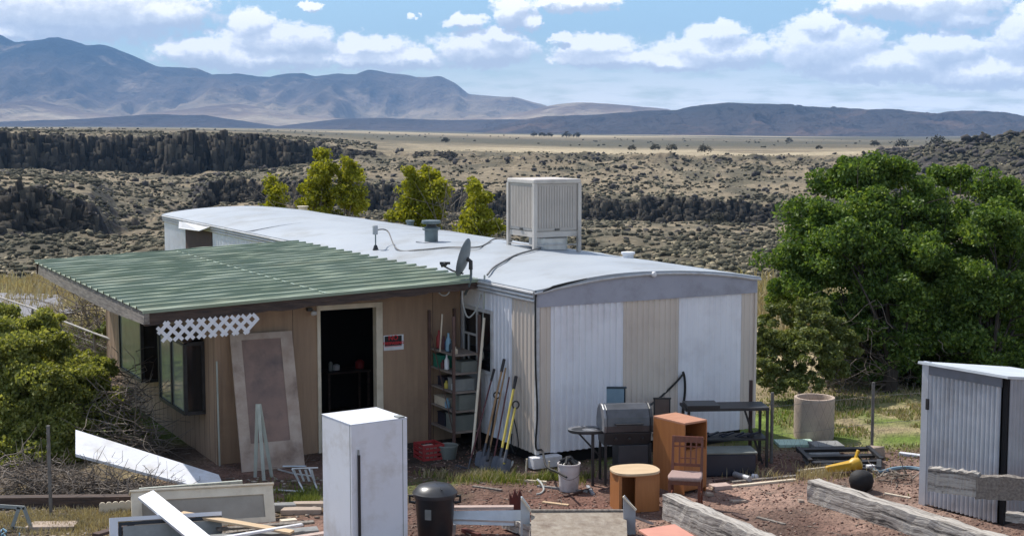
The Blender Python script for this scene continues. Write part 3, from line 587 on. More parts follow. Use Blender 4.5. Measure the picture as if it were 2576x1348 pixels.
for k in range(1, 14):
    yy = k * 1.52 + 0.3; mb = MB()
    pts = [(x, eav + max(0, arch(x)) + 0.012) for x in np.linspace(-0.06, WID + 0.06, 17)]
    for a, b in zip(pts[:-1], pts[1:]): mb.add([(a[0], yy, a[1]), (b[0], yy, b[1]), (b[0], yy + 0.05, b[1] + .003), (a[0], yy + 0.05, a[1] + .003), (a[0], yy, a[1] - .03), (b[0], yy, b[1] - .03), (b[0], yy + 0.05, b[1] - .03), (a[0], yy + 0.05, a[1] - .03)], ((0,1,2,3),(0,4,5,1),(3,2,6,7)))
    if k in (4, 9): mb.build('seam', M['roofcoat'], roof)
# end band under the arched roof edge
poly = [(-0.015, eav - BAND)] + [(WID + 0.015, eav - BAND)] + [(x, eav + max(0, arch(x)) - 0.045) for x in np.linspace(WID + 0.015, -0.015, 22)]
MB().prism(poly, 'y', -0.035, 0.028).build('end_band', M['band'], home)
def flashing():
    mb = MB(); pts = [(x, -0.055, eav + max(0, arch(x)) - 0.035) for x in np.linspace(-0.07, WID + 0.07, 26)]
    mb.tube(pts, 0.022, 6); return mb
flashing().build('roof_edge', M['trimwhite'], home)
MB().tube([(0.03, -0.062, eav - 0.03), (0.25, -0.064, eav + 0.05), (0.5, -0.064, eav + 0.095), (0.85, -0.062, eav + 0.15)], [0.012, 0.022, 0.018, 0.006], 6).build('torn_sealant', M['cableb'], home)
def ribbed(a0, a1, z0, z1, axis, off, pitch=0.11, d=0.018, sgn=-1):
    """ribbed sheet between a0 and a1 standing off the plane; returns MB"""
    prof = []; x = a0
    while x < a1 - 1e-4:
        for (dx, h) in ((0, 0), (0.42, 0), (0.55, 1), (0.87, 1)):
            xx = x + dx * pitch
            if xx < a1: prof.append((xx, h * d))
        x += pitch
    prof.append((a1, 0))
    mb = MB(); vs = []
    for (xx, h) in prof:
        for z in (z0, z1):
            o_ = off + sgn * h; vs.append((xx, o_, z) if axis == 'y' else (o_, xx, z))
    nb = len(vs)
    for (xx, h) in prof:
        for z in (z0, z1):
            o_ = off - sgn * 0.02; vs.append((xx, o_, z) if axis == 'y' else (o_, xx, z))
    fs = []
    for i in range(len(prof) - 1):
        a = 2 * i; fs += [(a, a + 2, a + 3, a + 1), (nb + a, nb + a + 1, nb + a + 3, nb + a + 2), (a, nb + a, nb + a + 2, a + 2), (a + 1, a + 3, nb + a + 3, nb + a + 1)]
    e = 2 * (len(prof) - 1); fs += [(0, 1, nb + 1, nb), (e, nb + e, nb + e + 1, e + 1)]
    mb.add(vs, fs); return mb
ZT = eav - BAND - 0.002
xs = [0.0] + [L2(u, 900, 'y', 0).x for u in (1385, 1567, 1706, 1863)] + [WID]
for i, (c, d, pt) in enumerate((('sidebeige', 0.014, 0.11), ('sidewhite', 0.028, 0.112), ('sidebeige', 0.016, 0.105), ('sidewhite', 0.006, 0.11), ('sidebeige', 0.012, 0.11))):
    o = ribbed(xs[i] + 0.002, xs[i + 1] - 0.002, Z0 + (0.0 if i else 0.02), ZT, 'y', 0.0 - 0.0015 * i, pt, d).build('siding_panel', M[c], home)
    o['label'] = ('narrow beige panel at the corner', 'wide white ribbed panel', 'beige ribbed panel in the middle', 'smooth white panel', 'narrow beige end strip')[i]
ys = [0.0, L2(1288, 950, 'x', 0).y, L2(1236, 950, 'x', 0).y, 2.62, 10.0, 13.2, 16.4, LEN]
for i, c in enumerate(('sidebeige', 'sidewhite', 'sidewhite', 'sidewhite', 'sidewhite', 'sidewhite', 'sidewhite')):
    if i == 3: continue
    ribbed(ys[i] + 0.002, ys[i + 1] - 0.002, Z0, eav - 0.15, 'x', 0.0 - 0.001 * (i % 2), 0.125, 0.016 if i in (0, 1, 4, 5, 6) else 0.003).build('siding_panel', M[c], home)
for k in range(3):                                                      # stepped eave mouldings
    MB().tube([(-0.035 - 0.012 * (2 - k), -0.02, eav - 0.035 - 0.062 * k), (-0.035 - 0.012 * (2 - k), LEN, eav - 0.035 - 0.062 * k)], 0.031, 8).build('eave_moulding', M['trimwhite'], home, smooth=True)
MB().box(-0.03, 0.03, -0.03, 0.03, Z0, eav - 0.1).build('corner_trim', M['trimwhite'], home)
MB().box(WID - 0.02, WID + 0.025, -0.03, 0.03, Z0, eav - 0.1).build('corner_trim', M['sidebeige'], home)
MB().box(0.15, WID - 0.15, 0.15, LEN - 0.1, -0.05, Z0).build('underside_shade', M['dark'], home)  # near-black box stands in for shade in the open gap below
MB().box(-0.14, 0.36, -0.16, 0.02, 0.03, 0.20).build('skirt_block', M['white'], home, bev=0.01)
# window beside the lean-to
wy0 = L2(1240, 800, 'x', 0).y; wy1 = L2(1172, 800, 'x', 0).y; wz0 = 1.28; wz1 = L2(1240, 768, 'x', 0).z - 0.14
wf = MB()
for (a, b, c, d) in ((wy0, wy1, wz0 - .05, wz0), (wy0, wy1, wz1, wz1 + .05), (wy0 - .05, wy0, wz0 - .05, wz1 + .05), (wy1, wy1 + .05, wz0 - .05, wz1 + .05), ((wy0 + wy1) / 2 - .02, (wy0 + wy1) / 2 + .02, wz0, wz1)):
    wf.box(-0.05, 0.01, a, b, c, d)
w_ = wf.build('window', M['trimwhite'], home); MB().box(-0.027, -0.02, wy0, wy1, wz0, wz1).build('pane', M['glassd'], w_)
for (a, b, c, d) in (((wy0 + wy1) / 2 + .02, wy1 - 0.02, wz0 + 0.52, wz0 + 0.555), ((wy0 + wy1) / 2 + .3, (wy0 + wy1) / 2 + .335, wz0, wz0 + 0.52)):
    MB().box(-0.045, -0.03, a, b, c, d).build('sash', M['trimwhite'], w_)
# boarded opening and bent awning near the far end
by1 = L2(470, 600, 'x', 0).y; by0 = L2(536, 600, 'x', 0).y; bz = L2(500, 583, 'x', 0).z
MB().box(-0.035, 0.0, by0, by1, 1.2, bz + 0.12).build('boarded_opening', M['rustbrown'], home)
MB().slab([(-0.02, by1 + 0.6, bz + 0.22), (-0.02, by0 - 0.05, bz + 0.22), (-0.34, by0 + 0.05, bz + 0.10), (-0.22, by1 - 0.05, bz + 0.02)], 0.02).build('bent_awning', M['trimwhite'], home)
# porch lamp on the band
MB().lathe([(0.0, 0.06), (0.04, 0.05), (0.05, 0.02), (0.03, 0.0), (0.03, -0.02)], 12, Matrix.Translation(L2(1643, 690, 'y', -0.05)) @ Matrix.Rotation(R(90), 4, 'X')).build('lamp', M['white'], home, smooth=True)
def roofpt(u, v, lift=0.0):                # a point of the arched roof skin in direction (u, v)
    z = eav + 0.15
    for _ in range(8):
        p = L2(u, v, 'z', z); z = eav + max(0, arch(p.x)) + 0.01
    return Vector((p.x, p.y, z + lift))
# ------------------------------------------------------------------ lean-to room with green metal roof
yF = L2(1213, 701, 'x', 0).y; xL = L2(365, 781, 'y', yF).x; yB = yF + 8.7
zR = L2(1213, 703, 'y', yF).z; zL = L2(365, 783, 'y', yF).z
def zr(x): return zR + (zL - zR) * (x / xL)
wx = L2(548, 1165, 'y', yF + 0.75); yW = yF + 0.75; xW = L2(548, 1165, 'y', yW).x
lean = thing('lean_to_room', 'tan plywood lean-to room with green ribbed metal roof against the mobile home', 'shed room', O, TH)
def merge(o1, o2):
    bm = bmesh.new(); bm.from_mesh(o1.data); n0 = len(bm.faces); bm.from_mesh(o2.data); bm.faces.ensure_lookup_table()
    for f in bm.faces[n0:]: f.material_index = 1
    bm.to_mesh(o1.data); bm.free(); o1.data.materials.append(o2.data.materials[0]); bpy.data.objects.remove(o2)
def metal_roof(x0, x1, lift):
    prof = []; t = yF; pt = 0.435
    while t < yB:
        for (dt, h) in ((0, 0), (0.24, 0), (0.29, 0.25), (0.34, 0), (0.52, 0), (0.57, 0.25), (0.62, 0), (0.76, 0), (0.83, 1), (0.93, 1)):
            prof.append((t + dt * pt, h * 0.042))
        t += pt
    prof.append((t, 0)); mb = MB(); vs = []
    ns = 9; rr_ = random.Random(int(lift * 1e4) + 3); wv = [[rr_.uniform(-.007, .007) for _ in range(ns + 1)] for _ in prof]; m_ = len(prof)
    for (yy, h), w_ in zip(prof, wv):
        for k in range(ns + 1):
            x = x0 + (x1 - x0) * k / ns; vs.append((x, yy, zr(x) + h + lift + w_[k] * (1 if 0 < k < ns else 0)))
    nb = len(vs); vs += [(a, b, c - 0.006) for a, b, c in vs]; fs = []; q_ = ns + 1
    for i in range(m_ - 1):
        for k in range(ns):
            a = i * q_ + k; fs += [(a, a + 1, a + q_ + 1, a + q_), (nb + a, nb + a + q_, nb + a + q_ + 1, nb + a + 1)]
        a = i * q_; fs += [(a, a + q_, nb + a + q_, nb + a), (a + ns, nb + a + ns, nb + a + q_ + ns, a + q_ + ns)]
    for i in (0, m_ - 1):
        for k in range(ns): a = i * q_ + k; fs.append((a, nb + a, nb + a + 1, a + 1))
    return mb.add(vs, fs)
xm = xL * 0.47
metal_roof(xL - 0.03, xm, 0.0).build('roof_sheet', M['greenroof'], lean)
metal_roof(xm - 0.12, -0.02, 0.008).build('roof_sheet', M['greenroof'], lean)
sm_ = MB()
for k in range(20):
    yy = yF + 0.02 + k * 0.435
    sm_.box(xm - 0.13, xm - 0.10, yy, yy + 0.3, zr(xm) + 0.012, zr(xm) + 0.017)
sm_.build('lap_seam', M['seam'], lean)
MB().add([(xL - .03, yF - 0.01, zr(xL) - .035), (-.02, yF - 0.01, zR - .035), (-.02, yF - 0.01, zR + .012), (xL - .03, yF - 0.01, zr(xL) + .012), (xL - .03, yF + .03, zr(xL) - .035), (-.02, yF + .03, zR - .035), (-.02, yF + .03, zR + .012), (xL - .03, yF + .03, zr(xL) + .012)], ((0,1,2,3),(7,6,5,4),(3,2,6,7),(0,4,5,1),(0,3,7,4),(1,5,6,2))).build('roof_edge', M['greenroof'], lean)
def beam_front():
    mb = MB(); n = 26; vs = []
    for i in range(n + 1):
        x = xL + 0.0 + (-0.06 - xL) * i / n; d = 0.17 - 0.07 * i / n + 0.012 * math.sin(i * 1.9) + (0.012 if i % 5 == 0 else 0)
        for (yy, zz) in ((yF + 0.03, -0.04), (yF + 0.03 + 0.006 * math.sin(i * 2.7), -0.04 - d), (yF + 0.12, -0.04 - d), (yF + 0.12, -0.04)): vs.append((x, yy, zr(x) + zz))
    fs = []
    for i in range(n):
        for k in range(4): a = 4 * i + k; b = 4 * i + (k + 1) % 4; fs.append((a, b, b + 4, a + 4))
    fs += [(0, 1, 2, 3), (4 * n, 4 * n + 1, 4 * n + 2, 4 * n + 3)]
    return mb.add(vs, fs)
beam_front().build('fascia_beam', M['brownwood'], lean)
def beam_left():
    mb = MB(); n = 24; vs = []
    for i in range(n + 1):
        t = i / n; yy = yF - 0.0 + (yB - 0.4 - yF) * t; d = 0.17 + 0.02 * math.sin(t * 9) + 0.07 * math.sin(t * math.pi) ** 2
        for (xx, zz) in ((xL - 0.01, -0.02), (xL - 0.03, -0.02 - d), (xL + 0.06, -0.02 - d), (xL + 0.06, -0.02)): vs.append((xx, yy, zr(xL) + zz))
    fs = []
    for i in range(n):
        for k in range(4): a = 4 * i + k; b = 4 * i + (k + 1) % 4; fs.append((a, b, b + 4, a + 4))
    fs += [(0, 1, 2, 3), (4 * n, 4 * n + 1, 4 * n + 2, 4 * n + 3)]
    return mb.add(vs, fs)
beam_left().build('fascia_beam', M['oldwood'], lean)
for k in range(13):                                                     # rafters under the overhang
    yy = yF + 0.45 + k * 0.66; MB().bar((xL + 0.02, yy, zr(xL) - 0.09), (xW + 0.1, yy, zr(xW) - 0.09), 0.045, 0.12).build('rafter', M['oldwood'] if k % 2 else M['brownwood'], lean)
MB().bar((xL - 0.02, yB - 0.2, zr(xL) - 0.12), (xW + 0.1, yB - 0.2, zr(xW) - 0.12), 0.05, 0.2).build('rafter', M['brownwood'], lean)
# walls
dl = L2(798, 900, 'y', yW).x; dr = L2(962, 900, 'y', yW).x; dt = L2(880, 764, 'y', yW).z; il = L2(806, 900, 'y', yW).x; ir = L2(946, 900, 'y', yW).x; it_ = L2(880, 776, 'y', yW).z
def wz(x): return zr(x) - 0.035
def wallprism(x0, x1, z0): return MB().prism([(x0, z0), (x1, z0), (x1, wz(x1)), (x0, wz(x0))], 'y', yW, yW + 0.1)
fw = wallprism(xW, dl + 0.02, -0.1); fw.prism([(dl + 0.02, dt - 0.02), (dr - 0.02, dt - 0.02), (dr - 0.02, wz(dr)), (dl + 0.02, wz(dl))], 'y', yW, yW + 0.1); fw.prism([(dr - 0.02, -0.1), (-0.03, -0.1), (-0.03, wz(0)), (dr - 0.02, wz(dr))], 'y', yW, yW + 0.1)
fwo = fw.build('wall', M['tanwall'], lean); fwo['label'] = 'front wall of tan grooved plywood'
gv = MB()
x = xW + 0.03
while x < -0.1:
    if not (dl - 0.02 < x < dr + 0.02): gv.box(x, x + 0.008, yW - 0.002, yW + 0.003, 0, wz(x) - 0.01)
    x += 1.22
merge(fwo, gv.build('groove', M['brownwood'], None))
lw = MB().prism([(yW + 0.1, -0.1), (yB - 0.4, -0.1), (yB - 0.4, wz(xW)), (yW + 0.1, wz(xW))], 'x', xW, xW + 0.1).build('wall', M['tanwall'], lean)
gv = MB()
for k in range(28):
    yy = yW + 0.12 + k * 0.28; gv.box(xW - 0.002, xW + 0.003, yy, yy + 0.007, 0, wz(xW) - 0.01)
merge(lw, gv.build('groove', M['brownwood'], None))
MB().box(xW - 0.012, xW + 0.07, yW - 0.014, yW + 0.08, -0.1, wz(xW) - 0.01).build('corner_board', M['tanwall'], lean)
MB().box(xW, -0.05, yB - 0.5, yB - 0.4, -0.1, wz(xW)).build('wall', M['tanwall'], lean)
MB().box(xW + 0.1, -0.05, yW + 0.1, yB - 0.5, -0.1, 0.14).build('floor', M['brownwood'], lean)
MB().box(xW + 0.1, -0.05, yW + 2.7, yW + 2.76, 0.14, wz(xW)).build('dark_back_wall', M['dark'], lean)  # near-black back wall added to keep the doorway dark
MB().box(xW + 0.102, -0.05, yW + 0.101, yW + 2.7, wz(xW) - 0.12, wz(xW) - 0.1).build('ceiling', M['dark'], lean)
def inside(u, v, y_, sx_, sz_, m, name, label, cat):
    p = L2(u, v, 'y', yW + y_); o = MB().lathe([(0, 0), (sx_, 0), (sx_ * 1.05, sz_ * .8), (sx_ * .5, sz_), (0, sz_)], 14).build(name, m, None, smooth=True, loc=Wp(p.x, p.y, p.z)); setp(o, label, cat)
it2 = thing('indoor_table', 'dim wooden table added inside the dark doorway', 'table', Wp(*(L2(870, 935, 'y', yW + 2.0))), TH); it2.location.z = 0.14  # table and items added to give glints in the dark doorway
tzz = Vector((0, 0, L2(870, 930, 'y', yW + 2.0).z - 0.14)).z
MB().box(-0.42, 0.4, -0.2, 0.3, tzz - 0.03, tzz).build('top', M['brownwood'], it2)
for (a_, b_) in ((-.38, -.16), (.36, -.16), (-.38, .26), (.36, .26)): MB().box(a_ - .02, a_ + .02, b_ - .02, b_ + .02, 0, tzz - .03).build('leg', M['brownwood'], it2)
inside(846, 930, 2.0, 0.06, 0.10, M['white'], 'bowl', 'pale bowl added for a glint on the table inside the doorway', 'bowl')
inside(832, 932, 2.0, 0.04, 0.16, M['greypl'], 'jug', 'grey jug added for a glint left of the bowl inside the doorway', 'jug')
inside(905, 932, 2.05, 0.08, 0.20, M['red'], 'tin', 'dull red tin added on the table inside the doorway', 'tin')
df = MB(); df.box(dl, il, yW - 0.025, yW + 0.12, 0.0, dt); df.box(ir, dr, yW - 0.025, yW + 0.12, 0.0, dt); df.box(il, ir, yW - 0.025, yW + 0.12, it_, dt)
df.build('door_frame', M['cream'], lean)
MB().box(il, ir, yW - 0.06, yW + 0.11, 0.08, 0.15).build('threshold', M['oldwood'], lean)
# projecting greenhouse windows on the side wall
def bay(uw, uo, ufar, vt, vb, wu, lid=True):
    y0 = L2(uw, 950, 'x', xW).y; xo = L2(uo, 950, 'y', y0).x; y1 = L2(ufar, 950, 'x', xo).y
    zt = L2(uw, vt, 'y', y0).z; zb = L2(uw, vb, 'y', y0).z
    fr = MB(); r = 0.028
    for (x, yy) in ((xo, y0), (xo, y1), (xW - 0.02, y0), (xW - 0.02, y1)): fr.box(x - r, x + r, yy - r, yy + r, zb, zt)
    if wu: fr.box(xo - r, xo + r, (y0 + y1) / 2 - r, (y0 + y1) / 2 + r, zb, zt)
    for z in (zb, zt):
        fr.box(xo - r, xo + r, y0 + r, y1 - r, z - r, z + r); fr.box(xo + r, xW, y0 - r, y0 + r, z - r, z + r); fr.box(xo + r, xW, y1 - r, y1 + r, z - r, z + r)
    w = fr.build('window', M['blackmetal'], lean)
    MB().box(xo - 0.004, xo + 0.004, y0, y1, zb, zt).build('pane', M['winfac'], w)
    MB().box(xo + r, xW, y0 - 0.004, y0 + 0.004, zb, zt).build('pane', M['glassd'], w)
    MB().box(xo + r, xW, y1 - 0.004, y1 + 0.004, zb, zt).build('pane', M['glassd'], w)
    MB().box(xo, xW, y0, y1, zb - 0.01, zb + 0.01).build('sill', M['blackmetal'], w)
    MB().slab([(xo - 0.03, y0 - 0.03, zt + 0.035), (xW, y0 - 0.03, zt + 0.13), (xW, y1 + 0.03, zt + 0.13), (xo - 0.03, y1 + 0.03, zt + 0.035)], 0.02).build('hood', M['glassd'], w)
bay(515, 466, 404, 862, 1036, True); bay(404, 359, 306, 800, 955, False)
# ------------------------------------------------------------------ lattice under the fascia
def lattice():
    yy = yF - 0.03; poly = [L2(u, v, 'y', yy) for (u, v) in ((394, 812), (657, 788), (626, 838), (400, 860))]; P2 = [(p.x, p.z) for p in poly]
    def clip(a, b):
        t0, t1 = 0.0, 1.0; n = len(P2); area = sum(P2[i][0] * P2[(i + 1) % n][1] - P2[(i + 1) % n][0] * P2[i][1] for i in range(n)); sg = 1 if area > 0 else -1
        for i in range(n):
            (x1, z1), (x2, z2) = P2[i], P2[(i + 1) % n]; nx_, nz_ = -(z2 - z1) * sg, (x2 - x1) * sg
            d0 = (a[0] - x1) * nx_ + (a[1] - z1) * nz_; d1 = (b[0] - x1) * nx_ + (b[1] - z1) * nz_
            if d0 < 0 and d1 < 0: return None
            if d0 < 0: t0 = max(t0, d0 / (d0 - d1))
            elif d1 < 0: t1 = min(t1, d0 / (d0 - d1))
        if t1 - t0 < 0.02: return None
        lp = lambda t: (a[0] + (b[0] - a[0]) * t, a[1] + (b[1] - a[1]) * t); return lp(t0), lp(t1)
    mb = MB(); c = (sum(p[0] for p in P2) / 4, sum(p[1] for p in P2) / 4)
    for s, off in ((1, 0.0), (-1, 0.007)):
        for k in range(-16, 17):
            x0 = c[0] + k * 0.172; r_ = clip((x0 - s * 1.0, c[1] - 1.0), (x0 + s * 1.0, c[1] + 1.0))
            if r_: mb.bar((r_[0][0], yy + off, r_[0][1]), (r_[1][0], yy + off, r_[1][1]), 0.007, 0.054, up=(0.01, 0, 1) if False else (1, 0, -s))
    o = mb.build('lattice_panel', M['white'], None, loc=O, rot=(0, 0, TH)); return setp(o, 'white diagonal lattice strip hanging under the corner of the green roof', 'lattice')
lattice()
# ------------------------------------------------------------------ things on the roofs
def on_home(name, label, cat, p, group=None, rz=0.0): return thing(name, label, cat, Wp(*p), TH + rz, group)
# evaporative cooler
cp = roofpt(1345, 628); ck = on_home('evaporative_cooler', 'beige boxy evaporative cooler standing on legs on the pale roof', 'cooler', (cp.x, cp.y, cp.z))
s_ = F_PX / (CAM - Wp(*cp)).length
cw, cdp = 0.96, 1.02; cz0 = P(1345, 598, Wp(*cp).y).z - Wp(*cp).z; cz1 = P(1345, 452, Wp(*cp).y).z - Wp(*cp).z
MB().box(0.03, cw - 0.03, 0.03, cdp - 0.03, cz0 + 0.02, cz1 - 0.02).build('cabinet', M['cooler'], ck)
MB().box(-0.03, cw + 0.03, -0.03, cdp + 0.03, cz1 - 0.085, cz1).build('lid', M['cooler'], ck, bev=0.02)
MB().box(0, cw, 0, cdp, cz0, cz0 + 0.10).build('base_pan', M['cooler'], ck)
for (x, y_) in ((0.0, 0.0), (cw, 0.0), (0.0, cdp), (cw, cdp)):
    zz = -(arch(cp.x) - arch(min(max(cp.x + x, 0), WID))); MB().box(x - 0.035, x + 0.035, y_ - 0.035, y_ + 0.035, zz, cz1 - 0.08).build('leg', M['cooler'], ck)
def louvers(ax):
    fr = MB(); L_ = cw if ax == 'y' else cdp; n = 14; o1 = -0.012
    for i in range(n):
        a = 0.085 + (L_ - 0.17) * i / n; b = a + (L_ - 0.17) / n * 0.58
        fr.box(a, b, o1, 0.03, cz0 + 0.17, cz1 - 0.13) if ax == 'y' else fr.box(o1, 0.03, a, b, cz0 + 0.17, cz1 - 0.13)
    if ax == 'y': fr.box(0.05, cw - 0.05, 0.0, 0.02, cz0 + 0.12, cz1 - 0.09)
    else: fr.box(0.0, 0.02, 0.05, cdp - 0.05, cz0 + 0.12, cz1 - 0.09)
    o = fr.build('louver_panel', M['louver'], ck)
    mbh = MB(); mbh.box(cw / 2 - 0.05, cw / 2 + 0.05, -0.02, 0, cz0 + 0.125, cz0 + 0.15) if ax == 'y' else mbh.box(-0.02, 0, cdp / 2 - 0.05, cdp / 2 + 0.05, cz0 + 0.125, cz0 + 0.15)
    mbh.build('handle', M['blackmetal'], o)
louvers('y'); louvers('x')
MB().box(0.30, 0.86, 0.22, 0.8, -0.12, cz0).build('duct', M['alu'], ck, bev=0.05)
for (a, b) in (((0, 0), (0, cdp)), ((0, 0), (cw, 0))): MB().bar((a[0], a[1], cz0 * 0.3), (b[0], b[1], cz0 * 0.3), 0.02, 0.02).build('brace', M['cooler'], ck)
# vents
vp = roofpt(1085, 608); vt = on_home('roof_vent', 'tall grey flue vent with wide cap on the pale roof beyond the dish', 'vent', vp)
MB().lathe([(0.135, -0.02), (0.135, 0.23), (0.17, 0.235), (0.185, 0.27), (0.12, 0.30), (0.11, 0.30)], 20).build('stack', M['ventgrey'], vt, smooth=True)
MB().lathe([(0.10, 0.29), (0.10, 0.37)], 16).build('neck', M['blackmetal'], vt, smooth=True)
MB().lathe([(0.0, 0.365), (0.19, 0.365), (0.195, 0.40), (0.19, 0.425), (0.0, 0.44)], 20).build('cap', M['ventgrey'], vt, smooth=True)
MB().box(-0.25, 0.25, -0.2, 0.2, -0.02, 0.006).build('flange', M['galvdull'], vt)
def small_vent(u, v, r, h, m, label, cap=1.25):
    p = roofpt(u, v); t = on_home('roof_vent', label, 'vent', p)
    MB().lathe([(r, -0.03), (r, h * 0.7)], 14).build('pipe', m, t, smooth=True); MB().lathe([(0, h * 0.62), (r * cap, h * 0.62), (r * cap, h * 0.9), (0, h)], 14).build('cap', m, t, smooth=True)
small_vent(1032, 567, 0.09, 0.14, M['ventgrey'], 'small dark vent near the ridge left of the tall grey flue')
small_vent(762, 526, 0.14, 0.10, M['cream'], 'low round cream vent far along the pale roof, before the yellow-green trees')
small_vent(1580, 650, 0.10, 0.13, M['white'], 'low white vent pipe on the roof to the right of the cooler')
# service mast and roof cables
mp_ = roofpt(945, 631); ms = on_home('service_mast', 'thin grey service mast with a small box on top at the roof edge', 'mast', mp_)
hz = P(945, 585, Wp(*mp_).y).z - Wp(*mp_).z
MB().tube([(0, 0, -0.02), (0, 0, hz)], 0.014, 8).build('pole', M['ventgrey'], ms); MB().box(-0.05, 0.04, -0.035, 0.035, hz - 0.04, hz + 0.14).build('junction_box', M['galvdull'], ms, bev=0.01); MB().lathe([(0.07, -0.02), (0.03, 0.1)], 10).build('foot', M['blackmetal'], ms)
def smooth_path(pts, n=8):
    pts = [Vector(p) for p in pts]; out = []
    for i in range(len(pts) - 1):
        p0 = pts[max(i - 1, 0)]; p1 = pts[i]; p2 = pts[i + 1]; p3 = pts[min(i + 2, len(pts) - 1)]
        for k in range(n):
            t = k / n; out.append(0.5 * ((2 * p1) + (-p0 + p2) * t + (2 * p0 - 5 * p1 + 4 * p2 - p3) * t * t + (-p0 + 3 * p1 - 3 * p2 + p3) * t ** 3))
    out.append(pts[-1]); return out
def cable(name, label, pts, r, m, cat='cable', n=6): return setp(MB().tube(smooth_path(pts, 6), r, n).build(name, m, None, smooth=True), label, cat)
top = Wp(*mp_) + Vector((0, 0, hz + 0.05))
cable('roof_cable', 'grey cable sagging from the service mast across the roof to the cooler', [top, Wp(*roofpt(975, 612, 0.25)), Wp(*roofpt(1000, 632, 0.03)), Wp(*roofpt(1060, 632, 0.03)), Wp(*roofpt(1130, 626, 0.03)), Wp(*roofpt(1205, 625, 0.03)), Wp(*roofpt(1245, 607, 0.05)), Wp(cp.x, cp.y + 0.9, cp.z + 0.1)], 0.014, M['cable'])
cable('roof_cable', 'dark cable running from under the cooler down the roof to the eave beside the dish', [Wp(cp.x + 0.1, cp.y - 0.05, cp.z + 0.03), Wp(*roofpt(1300, 645, 0.03)), Wp(*roofpt(1262, 665, 0.03)), Wp(*roofpt(1240, 680, 0.03)), Wp(*roofpt(1226, 697, 0.03))], 0.017, M['cable'])
# satellite dish at the corner of the green roof
dY = Wp(0, yF - 0.1, 0).y
def D(u, v, dy=0.0): return P(u, v, dY + dy)
dsh = thing('satellite_dish', 'grey satellite dish seen nearly edge-on at the corner of the green roof', 'satellite dish', D(1180, 700))
dl_ = Vector(dsh.location)
nrm = Vector((-0.92, 0.26, 0.26)).normalized(); xax = Vector((0, 0, 1)).cross(nrm).normalized(); yax = nrm.cross(xax)
cD = D(1167, 648) - dl_; MD = Matrix((( *(xax), ), (*(yax),), (*(nrm),))).transposed().to_4x4(); MD = Matrix.Translation(cD) @ MD
prof = [(0.0, -0.05), (0.1, -0.045), (0.2, -0.025), (0.29, 0.008), (0.305, 0.016), (0.305, 0.008), (0.29, -0.002), (0.2, -0.037), (0.1, -0.057), (0.0, -0.062)]
MB().lathe(prof, 32, MD @ Matrix.Diagonal((0.92, 1.06, 1, 1))).build('reflector', M['dish'], dsh, smooth=True)
arm0 = D(1163, 688) - dl_; lnb = D(1114, 668) - dl_
MB().tube([arm0 + Vector((0.02, 0, 0)), arm0, (arm0 + lnb) / 2 + Vector((0, 0, -0.02)), lnb], 0.014, 8).build('feed_arm', M['blackmetal'], dsh)
hd = MB(); hd.lathe([(0.0, -0.06), (0.035, -0.055), (0.04, 0.02), (0.025, 0.05), (0, 0.055)], 12, Matrix.Translation(lnb + Vector((0.02, 0, 0.02))) @ Matrix.Rotation(R(70), 4, 'Y')); hd.box(-0.05, 0.12, -0.02, 0.02, 0.02, 0.06, Matrix.Translation(lnb)); hd.build('feed_horn', M['blackmetal'], dsh)
MB().tube([cD - nrm * 0.05, cD - nrm * 0.12 + Vector((0, 0, -0.03)), cD - nrm * 0.12 + Vector((0.0, 0, -0.16))], 0.035, 8).build('bracket', M['blackmetal'], dsh)
MB().tube(smooth_path([cD - nrm * 0.12 + Vector((0, 0, -0.1)), D(1185, 690) - dl_, D(1181, 715) - dl_, D(1170, 740, 0.12) - dl_]), 0.022, 10).build('mast', M['ventgrey'], dsh, smooth=True)
cable('hanging_cable', 'pale cable looping down from the dish past the window', [D(1176, 700), D(1166, 722), D(1163, 750), D(1170, 785), D(1180, 798), D(1196, 782), D(1204, 762), D(1210, 740, 0.1)], 0.013, M['cablew'])
cable('hanging_hose', 'pale green hose hanging down beside the window', [D(1219, 692, -0.02), D(1218, 740), D(1216, 800), D(1214, 850), D(1219, 880), D(1212, 905)], 0.018, M['paleboard'])
def ring():
    c = D(1117, 731, -0.12); mb = MB()
    for q_ in range(3): mb.tube([c + Vector((0.082 * math.cos(a) * (1 + 0.04 * q_), 0.01 * q_, 0.082 * math.sin(a))) for a in np.linspace(0, 2 * math.pi, 22)], 0.009, 6, cap=False)
    setp(mb.build('cable_coil', M['cablew'], None, smooth=True), 'small coil of pale cable hung on the dark beam under the dish', 'coil')
ring()
e0 = Wp(-0.06, -0.06, eav - 0.28); bk = G(1404, 1188, 0.30)
cable('corner_cable', 'black cable running down the near corner of the mobile home to the white bucket', [Wp(-0.05, -0.05, eav + 0.0), e0, Wp(-0.055, -0.06, 1.6), Wp(-0.03, -0.07, 0.9), Wp(-0.06, -0.08, 0.36), Wp(0.03, -0.12, 0.30), G(1375, 1172, 0.29), bk, G(1425, 1200, 0.36)], 0.017, M['cableb'])
# ------------------------------------------------------------------ on and against the lean-to's front wall
def hmat(y_): return yW - y_
pole_x = L2(553, 1165, 'y', yW - 0.1).x
setp(MB().bar((pole_x, yW - 0.09, 0), (pole_x, yW - 0.04, L2(553, 908, 'y', yW - 0.05).z), 0.022, 0.022).build('upright_board', M['paleboard'], None, loc=O, rot=(0, 0, TH)), 'thin pale upright stick leaning at the corner of the tan wall', 'board')
